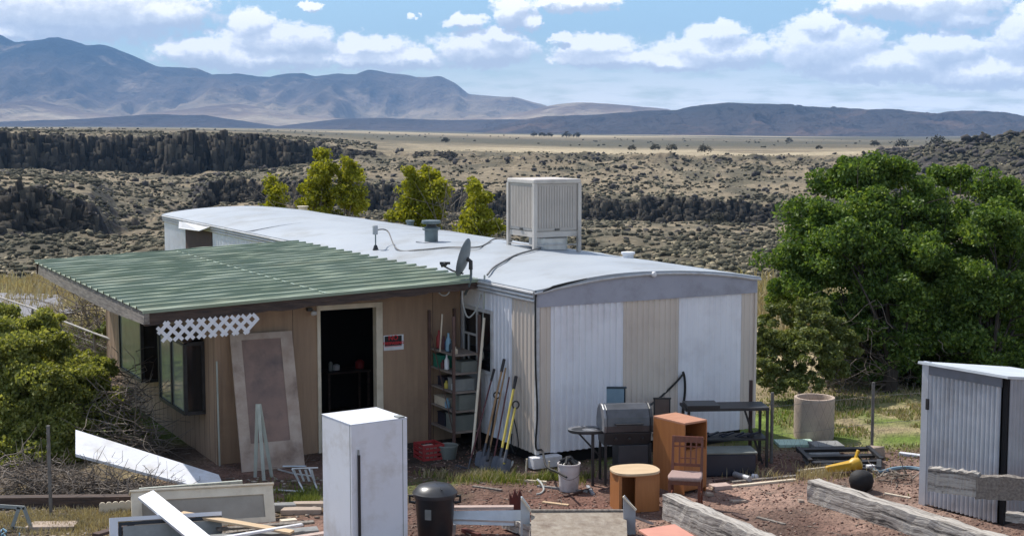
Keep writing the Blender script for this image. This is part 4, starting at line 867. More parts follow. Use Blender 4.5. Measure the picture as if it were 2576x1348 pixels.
# floodlight
fl = thing('flood_lamp', 'small white twin flood lamp under the beam left of the doorway', 'lamp', Wp(*(L2(781, 782, 'y', yW - 0.06))), TH)
MB().box(-0.05, 0.03, -0.02, 0.06, 0.0, 0.05).build('base', M['blackmetal'], fl); MB().lathe([(0, 0.07), (0.045, 0.06), (0.05, 0.03), (0.03, 0), (0, -0.02)], 12, Matrix.Translation((0.03, -0.05, 0.0)) @ Matrix.Rotation(R(150), 4, 'X')).build('bulb', M['white'], fl, smooth=True)
# sign
sx0 = L2(965, 860, 'y', yW).x; sx1 = L2(1015, 860, 'y', yW).x; sz0 = L2(990, 880, 'y', yW).z; sz1 = L2(990, 842, 'y', yW).z
sg = thing('warning_sign', 'black and red NO TRESPASSING sign on the wall right of the doorway', 'sign', Wp((sx0 + sx1) / 2, yW - 0.006, (sz0 + sz1) / 2), TH)
hw, hh = (sx1 - sx0) / 2, (sz1 - sz0) / 2
MB().box(-hw, hw, 0.0, 0.004, -hh, hh).build('board', M['white'], sg)
MB().box(-hw + 0.015, hw - 0.035, -0.003, 0.0, -hh * 0.42, hh - 0.015).build('black_field', M['signblack'], sg)
def text(s, size, x, z, m, parent, y_=-0.006, name='lettering', rx=90, ex=0.001):
    c = bpy.data.curves.new(name, 'FONT'); c.body = s; c.size = size; c.align_x = 'CENTER'; c.align_y = 'CENTER'; c.extrude = ex; c.offset = 0.0015
    tmp = bpy.data.objects.new('tmp', c); COL.objects.link(tmp); bpy.context.view_layer.update()
    me = bpy.data.meshes.new_from_object(tmp.evaluated_get(bpy.context.evaluated_depsgraph_get())); bpy.data.objects.remove(tmp)
    o = bpy.data.objects.new(name, me); COL.objects.link(o); o.parent = parent; o.location = (x, y_, z); o.rotation_euler = (R(rx), 0, 0); me.materials.clear(); me.materials.append(m); return o
text('NO', 0.11, -0.01, hh * 0.62, M['signred'], sg); text('TRESPASSING', 0.062, -0.01, -hh * 0.08, M['signred'], sg)
MB().box(-hw + 0.015, hw - 0.035, -0.003, 0.0, -hh * 0.52, -hh * 0.46).build('rule', M['signred'], sg)
# old door leaning on the wall
od = thing('discarded_door_slab', 'old peeling panelled door leaning on the tan wall left of the doorway', 'door', (0, 0, 0))
A_ = G(608, 1188, 0.0); B_ = G(766, 1172, 0.0); B_ = A_ + (B_ - A_).normalized() * 0.98
top_l = Wp(*L2(577, 842, 'y', yW - 0.05)); uD = (B_ - A_).normalized(); vD = (top_l - A_); HD = vD.length; vD.normalize(); nD = uD.cross(vD).normalized()
MDr = Matrix((uD, nD, vD)).transposed().to_4x4(); MDr.translation = A_; od.matrix_world = MDr
WD = 0.98
fr = MB(); fr.box(0, 0.17, 0, 0.04, 0, HD); fr.box(WD - 0.19, WD, 0, 0.04, 0, HD); fr.box(0.17, WD - 0.19, 0, 0.04, 0, 0.42); fr.box(0.17, WD - 0.19, 0, 0.04, HD - 0.10, HD); fr.build('frame', M['doorpaint'], od)
MB().box(0.17, WD - 0.19, 0.012, 0.03, 0.42, HD - 0.1).build('panel', M['doorpanel'], od)
MB().box(0.172, 0.225, -0.012, 0.012, 0.42, HD - 0.25).build('loose_strip', M['cream'], od)
MB().lathe([(0, 0.05), (0.03, 0.045), (0.03, 0.02), (0.012, 0)], 12, Matrix.Translation((0.09, 0, 1.0)) @ Matrix.Rotation(R(90), 4, 'X')).build('knob', M['blackmetal'], od)
# pale boards leaning together
ez = thing('leaning_boards', 'pale narrow boards standing together in a steep A shape before the old door', 'boards', G(662, 1205))
el_ = Vector(ez.location); ap = P(650, 1016, el_.y + 0.15) - el_
for (u, v) in ((642, 1200), (664, 1208), (684, 1200)): MB().bar(G(u, v, 0.0) - el_, ap + Vector(((u - 662) * 0.0008, 0, 0)), 0.05, 0.018, up=(0, 1, 0)).build('board', M['paleboard'], ez)
# folded aluminium lawn chair
lc = thing('folded_lawn_chair', 'folded aluminium tube lawn chair lying before the wall, left of the white cabinet', 'lawn chair', G(765, 1228))
l0 = Vector(lc.location)
def q3(u, v, z): return G(u, v, z) - l0
for pts in (((700, 1180, .12), (745, 1192, .16), (790, 1198, .1)), ((735, 1178, .3), (800, 1176, .3)), ((735, 1178, .3), (765, 1236, .02)), ((778, 1178, .3), (800, 1234, .02)), ((700, 1232, .03), (765, 1236, .03)), ((712, 1172, .28), (770, 1172, .32))):
    MB().tube([q3(*p) for p in pts], 0.014, 8).build('tube_frame', M['alu'], lc, smooth=True)
for k in range(4): MB().bar(q3(738 + k * 15, 1180, .3), q3(752 + k * 13, 1210, .15), 0.035, 0.004).build('webbing', M['greypl'], lc)
# ------------------------------------------------------------------ storage rack and its contents, in the corner between lean-to and mobile home
r0 = L2(1098, 1105, 'y', yW - 0.08); rk = thing('storage_rack', 'rusty steel rack of shelves in the corner beside the mobile home window', 'rack', Wp(-0.62, 1.62, 0), TH)
RX, RY, RH = 0.46, 0.92, 2.2
for (x, y_) in ((0, 0), (RX, 0), (0, RY), (RX, RY)): MB().box(x - 0.02, x + 0.02, y_ - 0.02, y_ + 0.02, 0, RH).build('post', M['rackrust'], rk)
SH = (0.30, 0.64, 0.95, 1.26, 1.56)
for z in SH: MB().box(0.02, RX, 0.02, RY, z - 0.015, z + 0.012).build('shelf', M['racktan'], rk)
MB().bar((0.0, 0.02, 0.3), (0.0, RY - .02, 1.9), 0.008, 0.02).build('brace', M['rackrust'], rk)
def rkp(x, y_, z): return FM @ Vector((-0.62 + x, 1.62 + y_, z))
def bottle(x, y_, z, m, label, h=0.24, r=0.045):
    o = MB().lathe([(0, 0), (r, 0.005), (r, h * 0.62), (r * 0.4, h * 0.8), (r * 0.4, h), (0, h)], 10).build('bottle', m, None, smooth=True, loc=rkp(x, y_, z)); setp(o, label, 'bottle')
def crate(x, y_, z, sx_, sy_, sz_, m, label, cat='tub', name='storage_tub'):
    t = 0.012; mb = MB(); mb.box(-sx_, sx_, -sy_, sy_, 0, t); mb.box(-sx_, sx_, -sy_, -sy_ + t, t, sz_); mb.box(-sx_, sx_, sy_ - t, sy_, t, sz_); mb.box(-sx_, -sx_ + t, -sy_ + t, sy_ - t, t, sz_); mb.box(sx_ - t, sx_, -sy_ + t, sy_ - t, t, sz_)
    mb.box(-sx_ - 0.008, sx_ + 0.008, -sy_ - 0.008, sy_ + 0.008, sz_, sz_ + 0.012)
    o = mb.build(name, m, None, loc=rkp(x, y_, z), rot=(0, 0, TH)); setp(o, label, cat)
top = SH[4] + .014
bottle(0.12, 0.80, top, M['red'], 'red bottle on the top shelf of the rack', 0.30)
bottle(0.14, 0.66, top, M['maroonh'], 'dark maroon bottle next to the red one on the top rack shelf', 0.22)
bottle(0.10, 0.40, top, M['bluefaded'], 'pale blue spray bottle standing on the top rack shelf', 0.30)
bottle(0.14, 0.52, top, M['bluepl'], 'deep blue bottle on the top rack shelf by the window', 0.22)
bottle(0.08, 0.42, SH[3] + .014, M['white'], 'white bottle beside the green box on the rack', 0.25, 0.04)
bottle(0.10, 0.22, SH[2] + .014, M['whiteapp'], 'small white bottle on the middle rack shelf', 0.16, 0.03)
crate(0.16, 0.70, SH[3] + .014, 0.12, 0.15, 0.20, M['greenpl'], 'bright green box on the second rack shelf from the top', 'box', 'green_box')
crate(0.30, 0.16, SH[3] + .014, 0.14, 0.12, 0.16, M['greytub'], 'grey green tub at the near end of the second shelf from the top')
crate(0.25, 0.24, SH[2] + .014, 0.17, 0.14, 0.18, M['greypl'], 'grey tub on the middle rack shelf')
crate(0.25, 0.68, SH[2] + .014, 0.15, 0.13, 0.14, M['binblue'], 'dark navy box at the far end of the middle rack shelf', 'box', 'box')
crate(0.22, 0.62, SH[1] + .014, 0.17, 0.22, 0.13, M['cream'], 'cream tray of odds and ends on the second rack shelf from the bottom', 'tray', 'tray')
crate(0.28, 0.18, SH[1] + .014, 0.16, 0.13, 0.24, M['greytub'], 'tall greenish tub at the near end of the second shelf from the bottom')
crate(0.25, 0.26, SH[0] + .014, 0.18, 0.18, 0.24, M['greytub'], 'large greenish grey tub on the lowest rack shelf')
crate(0.25, 0.66, SH[0] + .014, 0.16, 0.14, 0.20, M['binblue'], 'dark box at the far end of the lowest rack shelf', 'box', 'box')
setp(MB().tube([rkp(0.02, 0.55, SH[4]), rkp(0.04, 0.5, SH[4] + 0.62)], 0.014, 6).build('stick', M['cream'], None), 'thin upright stick standing behind the bottles on the rack', 'stick')
for k, (x, y_, z, m, h, r, lab) in enumerate(((0.07, 0.10, SH[4], 'cream', .12, .05, 'squat cream jar at the near end of the top rack shelf'), (0.10, 0.28, SH[4], 'blackplastic', .2, .04, 'black bottle between the jar and the pale blue spray bottle'), (0.07, 0.55, SH[3], 'maroonh', .15, .04, 'dark red can beside the white bottle on the rack'), (0.07, 0.42, SH[2], 'yellowh', .13, .04, 'yellow can on the middle rack shelf'), (0.06, 0.36, SH[1], 'bluefaded', .16, .045, 'pale blue can on the second rack shelf from the bottom'))):
    bottle(x, y_, z + .014, M[m], lab, h, r)
# milk crate and tub on the ground
mc = thing('milk_crate', 'red plastic milk crate on the ground in the shade by the rack', 'crate', G(1079, 1152), TH)
def crate_open(h, s, m, par):
    mb = MB()
    for (x, y_) in ((-s, -s), (s, -s), (s, s), (-s, s)): mb.box(x - .015, x + .015, y_ - .015, y_ + .015, 0, h)
    for z in (0.02, h * 0.35, h * 0.65, h - 0.02):
        for sg_ in (-1, 1): mb.box(-s, s, sg_ * s - .008, sg_ * s + .008, z - .02, z + .02); mb.box(sg_ * s - .008, sg_ * s + .008, -s, s, z - .02, z + .02)
    for k in range(5):
        for sg_ in (-1, 1): x = -s + (k + .5) * s * .4; mb.box(x - .006, x + .006, sg_ * s - .006, sg_ * s + .006, 0, h)
    mb.box(-s, s, -s, s, 0.0, 0.015); return mb.build('basket', m, par)
crate_open(0.25, 0.17, M['red'], mc); MB().box(-0.12, 0.1, -0.12, 0.12, 0.02, 0.2).build('contents', M['pinkpaver'], mc)
o = MB().lathe([(0, 0), (0.12, 0.0), (0.16, 0.2), (0.17, 0.2), (0.165, 0.22), (0.14, 0.2), (0.11, 0.02), (0, 0.02)], 18).build('wash_tub', M['greytub'], None, smooth=True, loc=G(1127, 1152)); setp(o, 'pale grey round tub lying beside the red milk crate', 'tub')
o = MB().lathe([(0, 0), (0.09, 0.0), (0.11, 0.05), (0.06, 0.07), (0, 0.075)], 14).build('bowl', M['rustbrown'], None, smooth=True, loc=G(1103, 1178)); setp(o, 'small reddish brown bowl on the bare ground by the rack', 'bowl')
# ------------------------------------------------------------------ long-handled tools on the side wall
def tool(name, label, cat, top, bot, hm, hr=0.017, grip=None, dgrip=False, head=None, hmat_=None):
    a = Vector(top); b = Vector(bot); t = thing(name, label, cat, b); d = (a - b); L_ = d.length; dn = d.normalized()
    MB().tube([dn * 0.18, dn * L_], hr, 8).build('handle', M[hm], t, smooth=True)
    if grip: MB().tube([dn * (L_ - 0.2), dn * (L_ + 0.01)], hr + 0.008, 8).build('grip', M[grip], t, smooth=True)
    side = dn.cross(Vector((0, 1, 0))).normalized(); fwd = side.cross(dn).normalized()
    if dgrip:
        c = dn * (L_ + 0.05); MB().tube([c + dn * 0.06 * math.sin(a_) + side * 0.05 * math.cos(a_) for a_ in np.linspace(0, 2 * math.pi, 14)], 0.013, 6, cap=False).build('grip', M['blackplastic'], t, smooth=True)
    hm2 = M[hmat_ or 'steelblue']
    if head == 'shovel':
        V = []; n = 7
        for i in range(n):
            s = i / (n - 1); w = 0.11 * (1 - (1 - min(s * 2.2, 1)) ** 2) ** .5 if s < 0.45 else 0.11
            if s > 0.92: w = 0.09
            for j in range(5):
                f = (j - 2) / 2; V.append(dn * (s * 0.28) + side * w * f + fwd * (0.03 * f * f))
        F_ = [(i * 5 + j, i * 5 + j + 1, i * 5 + j + 6, i * 5 + j + 5) for i in range(n - 1) for j in range(4)]
        mb = MB(); mb.add(V, F_); mb.add([v - fwd * 0.006 for v in V], [f[::-1] for f in F_]); mb.build('blade', hm2, t, smooth=True)
        MB().tube([dn * 0.2, dn * 0.42], [0.03, 0.02], 8).build('socket', hm2, t, smooth=True)
    if head == 'rake':
        mb = MB(); mb.bar(side * -0.2, side * 0.2, 0.02, 0.02)
        for k in range(11): mb.bar(side * (-0.2 + k * 0.04), side * (-0.2 + k * 0.04) - dn * 0.07 - fwd * .02, 0.006, 0.006)
        mb.bar(Vector((0, 0, 0)), dn * 0.22, 0.02, 0.02); mb.build('rake_head', hm2, t)
    if head == 'fork':
        mb = MB()
        for k in range(4): mb.tube([dn * 0.26 + side * 0.02 * (k - 1.5), dn * 0.2 + side * 0.05 * (k - 1.5), side * 0.06 * (k - 1.5)], 0.008, 6)
        mb.build('tines', hm2, t)
def wp_(u, v, off=-0.07): return Wp(*L2(u, v, 'x', off))
tool('leaning_pole', 'long pale pole leaning on the side wall beside the window, nearest the rack', 'pole', wp_(1218, 800, -0.09), G(1186, 1170), 'cream', 0.022)
tool('garden_rake', 'rake with thin maroon handle and black grip, leftmost of the leaning tools', 'rake', wp_(1243, 930), G(1178, 1178), 'maroonh', 0.014, 'blackplastic', head='rake')
tool('flat_shovel', 'shovel with tan wooden handle and black tip, tallest of the leaning tools', 'shovel', wp_(1268, 905), G(1208, 1180), 'woodh', 0.018, 'blackplastic', head='shovel')
tool('grip_shovel', 'short black shovel with D grip among the leaning tools', 'shovel', wp_(1249, 1000, -0.16), G(1222, 1185), 'blackplastic', 0.018, dgrip=True, head='shovel')
tool('hoe', 'thin dark maroon handled hoe leaning between the black and yellow shovels', 'hoe', wp_(1281, 948), G(1237, 1182), 'maroonh', 0.013, head='rake')
tool('digging_fork', 'digging fork with tan handle behind the tall wooden shovel', 'fork', wp_(1272, 925), G(1222, 1178), 'woodh', 0.015, head='fork')
tool('long_shovel', 'yellow fibreglass shovel with black grip, rightmost of the leaning tools', 'shovel', wp_(1298, 948), G(1250, 1192), 'yellowh', 0.02, 'blackplastic', head='shovel')
tool('short_shovel', 'short yellow shovel with black D grip crossing the rightmost tool', 'shovel', wp_(1296, 1025, -0.2), G(1262, 1195), 'yellowh', 0.018, dgrip=True, head='shovel')
cable('hose_loop', 'black hose looped low on the side wall near the corner', [wp_(1292, 1050, -0.05), wp_(1300, 1085, -0.05), wp_(1304, 1120, -0.06), wp_(1296, 1140, -0.06), wp_(1286, 1120, -0.06), wp_(1288, 1090, -0.05)], 0.011, M['cableb'])
cable('bent_hose', 'pale bent hose lying at the foot of the leaning shovels', [G(1290, 1160, .1), G(1285, 1172, .05), G(1268, 1186, .03), G(1248, 1194, .03)], 0.018, M['cablew'])
for (u, v, z, lab) in ((1322, 1196, .26, 'short pale stake stuck in the ground before the corner block'), (1378, 1195, .22, 'thin metal stake stuck in the ground right of the corner block')):
    p = G(u, v); setp(MB().tube([p, p + Vector((0.02, 0, z))], 0.015, 6).build('stake', M['cream'], None), lab, 'stake')
# ------------------------------------------------------------------ white refrigerator cabinet
fz = P(884, 1070, 16.7); ff = thing('white_refrigerator', 'tall white refrigerator standing in the foreground before the doorway', 'refrigerator', (fz.x, fz.y, 0), R(34))
FH = fz.z
wF = 0.76; dF = 0.78
MB().box(0.0, wF, 0.05, dF, 0.03, FH).build('body', M['whiteapp'], ff, bev=0.008)
MB().box(0.0, wF, -0.0, 0.042, 0.05, FH).build('door', M['whiteapp'], ff, bev=0.008)
MB().box(-0.004, wF + 0.004, 0.0, dF + 0.004, FH + 0.001, FH + 0.012).build('top', M['whiteapp'], ff, bev=0.004)
MB().box(wF - 0.07, wF - 0.062, -0.003, 0.002, 0.05, FH - 0.005).build('seam', M['greypl'], ff)
hx = 0.085; MB().box(hx - 0.014, hx + 0.014, -0.035, -0.002, 0.25, FH - 0.36).build('handle', M['blackplastic'], ff, bev=0.006)
MB().box(hx - 0.01, hx + 0.004, -0.03, -0.002, FH - 0.36, FH - 0.30).build('handle_tip', M['greypl'], ff)
MB().box(wF - 0.12, wF - 0.03, 0.0, 0.12, FH + 0.013, FH + 0.03).build('hinge_cap', M['greypl'], ff, bev=0.005)
MB().box(0.0, wF, 0.043, 0.049, 0.05, FH - 0.002).build('door_seal', M['greypl'], ff)
for (x, y_) in ((0.06, 0.1), (wF - .06, 0.1), (0.06, dF - .06), (wF - .06, dF - .06)): MB().box(x - .02, x + .02, y_ - .02, y_ + .02, 0, 0.03).build('foot', M['blackplastic'], ff)
fp = lambda x, y_, z: Vector(ff.location) + Matrix.Rotation(R(34), 3, 'Z') @ Vector((x, y_, z))
cable('power_cord', 'cream cord looping out behind the white refrigerator', [fp(wF, dF - .05, FH - .28), fp(wF + .03, dF + .03, FH - .45), fp(wF + 0.05, dF + .03, FH - .62), fp(wF + 0.02, dF, FH - .78), fp(wF - .02, dF, FH - .95)], 0.012, M['cream'])
# ------------------------------------------------------------------ dustbin
tp = P(1094, 1236, 17.75); bn_ = thing('trash_can', 'black round trash can with domed lid right of the white refrigerator', 'trash can', (tp.x, tp.y, 0))
TZ = tp.z
MB().lathe([(0, 0.0), (0.21, 0.0), (0.215, 0.02), (0.255, TZ - 0.05), (0.26, TZ - 0.02), (0.245, TZ - 0.02), (0.2, 0.03), (0, 0.03)], 36).build('body', M['blackplastic'], bn_, smooth=True)
MB().lathe([(0.275, TZ - 0.05), (0.285, TZ - 0.03), (0.285, TZ), (0.265, TZ + 0.02), (0.22, TZ + 0.075), (0.12, TZ + 0.105), (0.0, TZ + 0.112)], 36).build('lid', mat('lid_plastic', (0.055, 0.056, 0.06), (0.035, 0.036, 0.04), scale=4, rough=0.33), bn_, smooth=True)
MB().bar((0.02, -0.02, TZ + 0.108), (0.1, -0.22, TZ + 0.075), 0.014, 0.014).build('lid_ridge', M['blackplastic'], bn_)
for s in (-1, 1): MB().tube([(s * 0.24, 0, TZ - 0.06), (s * 0.32, 0, TZ - 0.05), (s * 0.32, 0, TZ - 0.13), (s * 0.25, 0, TZ - 0.14)], 0.02, 8).build('handle', M['blackplastic'], bn_, smooth=True)
a0 = R(-107)
MB().add([(0.249 * math.cos(a0 + t), 0.249 * math.sin(a0 + t), z) for t, z in ((-0.16, TZ - 0.17), (0.16, TZ - 0.17), (0.16, TZ - 0.30), (-0.16, TZ - 0.30))] + [(0.259 * math.cos(a0 + t), 0.259 * math.sin(a0 + t), z) for t, z in ((-0.16, TZ - 0.17), (0.16, TZ - 0.17), (0.16, TZ - 0.30), (-0.16, TZ - 0.30))], ((4,5,6,7),(0,3,2,1),(0,1,5,4),(2,3,7,6),(1,2,6,5),(3,0,4,7))).build('sticker', M['greypl'], bn_)
# ------------------------------------------------------------------ bucket and debris round it
bp = G(1431, 1232); bu = thing('white_bucket', 'dirty white plastic bucket of black odds and ends before the grill', 'bucket', bp)
MB().lathe([(0, 0), (0.135, 0), (0.16, 0.37), (0.168, 0.375), (0.168, 0.40), (0.152, 0.40), (0.13, 0.02), (0, 0.02)], 28).build('body', M['bucket'], bu, smooth=True)
mb = MB()
for k in range(9):
    a = random.random() * 6.28; b = a + 2 + random.random() * 2; mb.tube(smooth_path([(0.12 * math.cos(a), 0.12 * math.sin(a), 0.36), (0.03 * math.cos(a + 1), 0.03, 0.44 + random.random() * .05), (0.13 * math.cos(b), 0.13 * math.sin(b), 0.38 + random.random() * .06)], 4), 0.022, 6)
mb.build('contents', M['blackplastic'], bu, smooth=True)
MB().tube(smooth_path([(-0.165, 0, 0.37), (-0.14, -0.12, 0.25), (0, -0.175, 0.19), (0.14, -0.12, 0.25), (0.165, 0, 0.37)], 5), 0.004, 5).build('bail', M['cable'], bu)
# ------------------------------------------------------------------ barbecue
gc = G(1556, 1212); gl = thing('barbecue_grill', 'dark gas barbecue with rounded hood and a round side shelf before the end wall', 'grill', (gc.x, gc.y, 0), R(8))
def hoodprof(k=1.0): return [(-0.27, 0.80), (-0.30, 0.90), (-0.285, 1.02), (-0.21, 1.13), (-0.08, 1.185), (0.08, 1.17), (0.20, 1.08), (0.27, 0.93), (0.27, 0.80)]
MB().prism(hoodprof(), 'x', -0.24, 0.40).build('hood', M['grillsteel'], gl, bev=0.012)
MB().prism([(y_ * 1.04, 0.80 + (z - 0.80) * 1.02) for y_, z in hoodprof()], 'x', -0.285, -0.242).build('hood_end', M['grillend'], gl, bev=0.012)
MB().prism([(y_ * 1.04, 0.80 + (z - 0.80) * 1.02) for y_, z in hoodprof()], 'x', 0.402, 0.44).build('hood_end', M['grill'], gl, bev=0.012)
MB().prism([(-0.27, 0.795), (0.27, 0.795), (0.2, 0.60), (-0.2, 0.60)], 'x', -0.27, 0.43).build('firebox', M['grill'], gl, bev=0.01)
MB().tube([(-0.12, -0.34, 0.93), (0.28, -0.34, 0.93)], 0.016, 8).build('handle', M['blackmetal'], gl)
for x in (-0.12, 0.28): MB().bar((x, -0.29, 0.93), (x, -0.34, 0.93), 0.02, 0.02).build('handle_bracket', M['blackmetal'], gl)
MB().box(-0.05, 0.40, -0.22, 0.22, 0.12, 0.60).build('cart', mat('cart_panel', (0.045, 0.047, 0.055), (0.03, 0.032, 0.038), scale=3, rough=0.5), gl, bev=0.01)
for (x, y_) in ((-0.24, -0.2), (0.42, -0.22), (-0.24, 0.2), (0.42, 0.22)): MB().bar((x, y_, 0), (x, y_, 0.62), 0.035, 0.035).build('leg', M['blackmetal'], gl)
MB().lathe([(0, 0.775), (0.25, 0.775), (0.265, 0.79), (0.265, 0.815), (0.25, 0.81), (0, 0.805)], 28, Matrix.Translation((-0.46, -0.02, 0)) @ Matrix.Diagonal((1.15, 0.85, 1, 1))).build('side_shelf', M['grill'], gl, smooth=True)
MB().lathe([(0, 0.806), (0.2, 0.808), (0.24, 0.822), (0.25, 0.82)], 24, Matrix.Translation((-0.48, -0.02, 0)) @ Matrix.Diagonal((1.15, 0.85, 1, 1))).build('shelf_liner', M['grillend'], gl, smooth=True)
MB().bar((-0.62, -0.02, 0.77), (-0.30, 0, 0.42), 0.025, 0.025).build('strut', M['blackmetal'], gl); MB().bar((-0.42, -0.15, 0.0), (-0.42, -0.15, 0.775), 0.04, 0.04).build('leg', M['blackmetal'], gl)
for k in range(3): MB().lathe([(0, 0.03), (0.022, 0.028), (0.024, 0.0)], 12, Matrix.Translation((-0.1 + k * 0.2, -0.235, 0.7)) @ Matrix.Rotation(R(90), 4, 'X')).build('knob', M['blackplastic'], gl, smooth=True)
MB().box(0.44, 0.72, -0.16, 0.18, 0.77, 0.79).build('side_shelf', M['grill'], gl, bev=0.006)
pb = thing('teal_folding_chair', 'blue grey plastic folding chair standing upright between the grill hood and the end wall', 'chair', P(1543, 1180, 22.15) * 1.0); pb.location.z = 0
tz = P(1543, 972, 22.15).z
MB().box(-0.18, 0.18, -0.01, 0.015, tz - 0.38, tz - 0.03).build('backrest', M['teal'], pb, bev=0.01); MB().box(-0.2, 0.2, -0.02, 0.02, tz - 0.03, tz).build('rim', mat('teal_rim', (0.05, 0.07, 0.085), rough=0.5), pb, bev=0.008)
for s in (-1, 1): MB().bar((s * 0.17, 0, 0), (s * 0.17, 0, tz - 0.03), 0.02, 0.02).build('leg', M['blackmetal'], pb)
MB().box(-0.18, 0.18, 0.0, 0.05, 0.42, 0.46).build('seat', M['teal'], pb)
bc = thing('brown_chair_back', 'brown panel backed chair with black top rail, half hidden behind the orange cabinet', 'chair', P(1664, 1150, 22.0)); bc.location.z = 0
tz = P(1664, 1000, 22.0).z
MB().box(-0.13, 0.13, -0.01, 0.015, tz - 0.5, tz - 0.02).build('backrest', M['brownpl'], bc); MB().box(-0.14, 0.14, -0.02, 0.025, tz - 0.02, tz).build('top_rail', M['blackmetal'], bc)
for s in (-1, 1): MB().bar((s * 0.12, 0, 0), (s * 0.12, 0, tz), 0.022, 0.022).build('leg', M['blackmetal'], bc)
MB().box(-0.15, 0.15, -0.35, 0.0, 0.42, 0.46).build('seat', M['brownpl'], bc)
for s in (-1, 1): MB().bar((s * 0.13, -0.33, 0), (s * 0.13, -0.33, 0.42), 0.022, 0.022).build('leg', M['blackmetal'], bc)
c_ = lambda u, v: Wp(*L2(u, v, 'y', -0.06))
cable('wall_hose', 'black hose rising from the grill to a hook on the smooth white panel', [P(1622, 1028, 21.9), P(1660, 1000, 22.6), c_(1700, 962), c_(1719, 940)], 0.018, M['cableb'])
cable('wall_hose', 'black doubled cord hanging straight down from the hook on the white panel', [c_(1718, 935), c_(1722, 950), c_(1723, 985), c_(1718, 1030), c_(1716, 1060)], 0.022, M['cableb'])
# ------------------------------------------------------------------ pale topped side table, cabinet, chair
st = thing('side_table', 'low side table with rounded pale wood top and orange panel legs before the grill', 'table', G(1596, 1278), R(14))
def rounded(hx_, hy_, n=9, pw=2.6):
    pts = []
    for k in range(4 * n):
        a = 2 * math.pi * k / (4 * n); c, s = math.cos(a), math.sin(a); pts.append((hx_ * math.copysign(abs(c) ** (2 / pw), c), hy_ * math.copysign(abs(s) ** (2 / pw), s)))
    return pts
SZ = 0.52
MB().prism(rounded(0.335, 0.29), 'z', SZ, SZ + 0.035).build('top', M['paleply'], st, bev=0.006)
MB().prism(rounded(0.33, 0.285), 'z', SZ - 0.012, SZ).build('edge_band', M['laminate'], st)
for (x, y_, w, d) in ((-0.27, 0.0, 0.02, 0.2), (0.27, 0.0, 0.02, 0.2)): MB().box(x - w, x + w, -d, d, 0, SZ - 0.013).build('leg', M['laminate'], st)
MB().box(-0.06, 0.249, -0.21, -0.18, 0, SZ - 0.013).build('side_panel', M['laminate'], st); MB().box(-0.249, 0.249, 0.15, 0.18, 0, SZ - 0.013).build('side_panel', M['laminate'], st)
cbp = P(1722, 1064, 19.95); cb_ = thing('wooden_cabinet', 'tall orange laminate cabinet with two open shelves behind the dining chair', 'cabinet', (cbp.x, cbp.y, 0), R(36))
CH = cbp.z; cwx, cwy = 0.44, 0.66
MB().box(0, cwx, 0.0, cwy, CH - 0.03, CH).build('top', M['laminate_top'], cb_, bev=0.004)
MB().box(0.0, 0.02, 0.0, cwy, 0, CH - 0.03).build('side_panel', M['laminate'], cb_); MB().box(cwx - 0.02, cwx, 0.0, cwy, 0, CH - 0.03).build('side_panel', M['laminate'], cb_)
MB().box(0.02, cwx - 0.02, cwy - 0.02, cwy, 0, CH - 0.03).build('back_panel', M['laminate'], cb_)
for z in (0.05, 0.62, CH - 0.29): MB().box(0.02, cwx - 0.02, 0.015, cwy - 0.02, z, z + 0.02).build('shelf', M['laminate'], cb_)
MB().box(0.02, cwx - 0.02, 0.0, 0.016, 0.07, 0.62).build('door', M['laminate'], cb_)
MB().box(0.05, 0.06, 0.05, 0.25, CH - 0.27, CH - 0.1).build('loose_panel', M['cream'], cb_)
dc = thing('dining_chair', 'dark cherry dining chair with mauve cushion before the orange cabinet', 'chair', G(1724, 1280), R(-12))
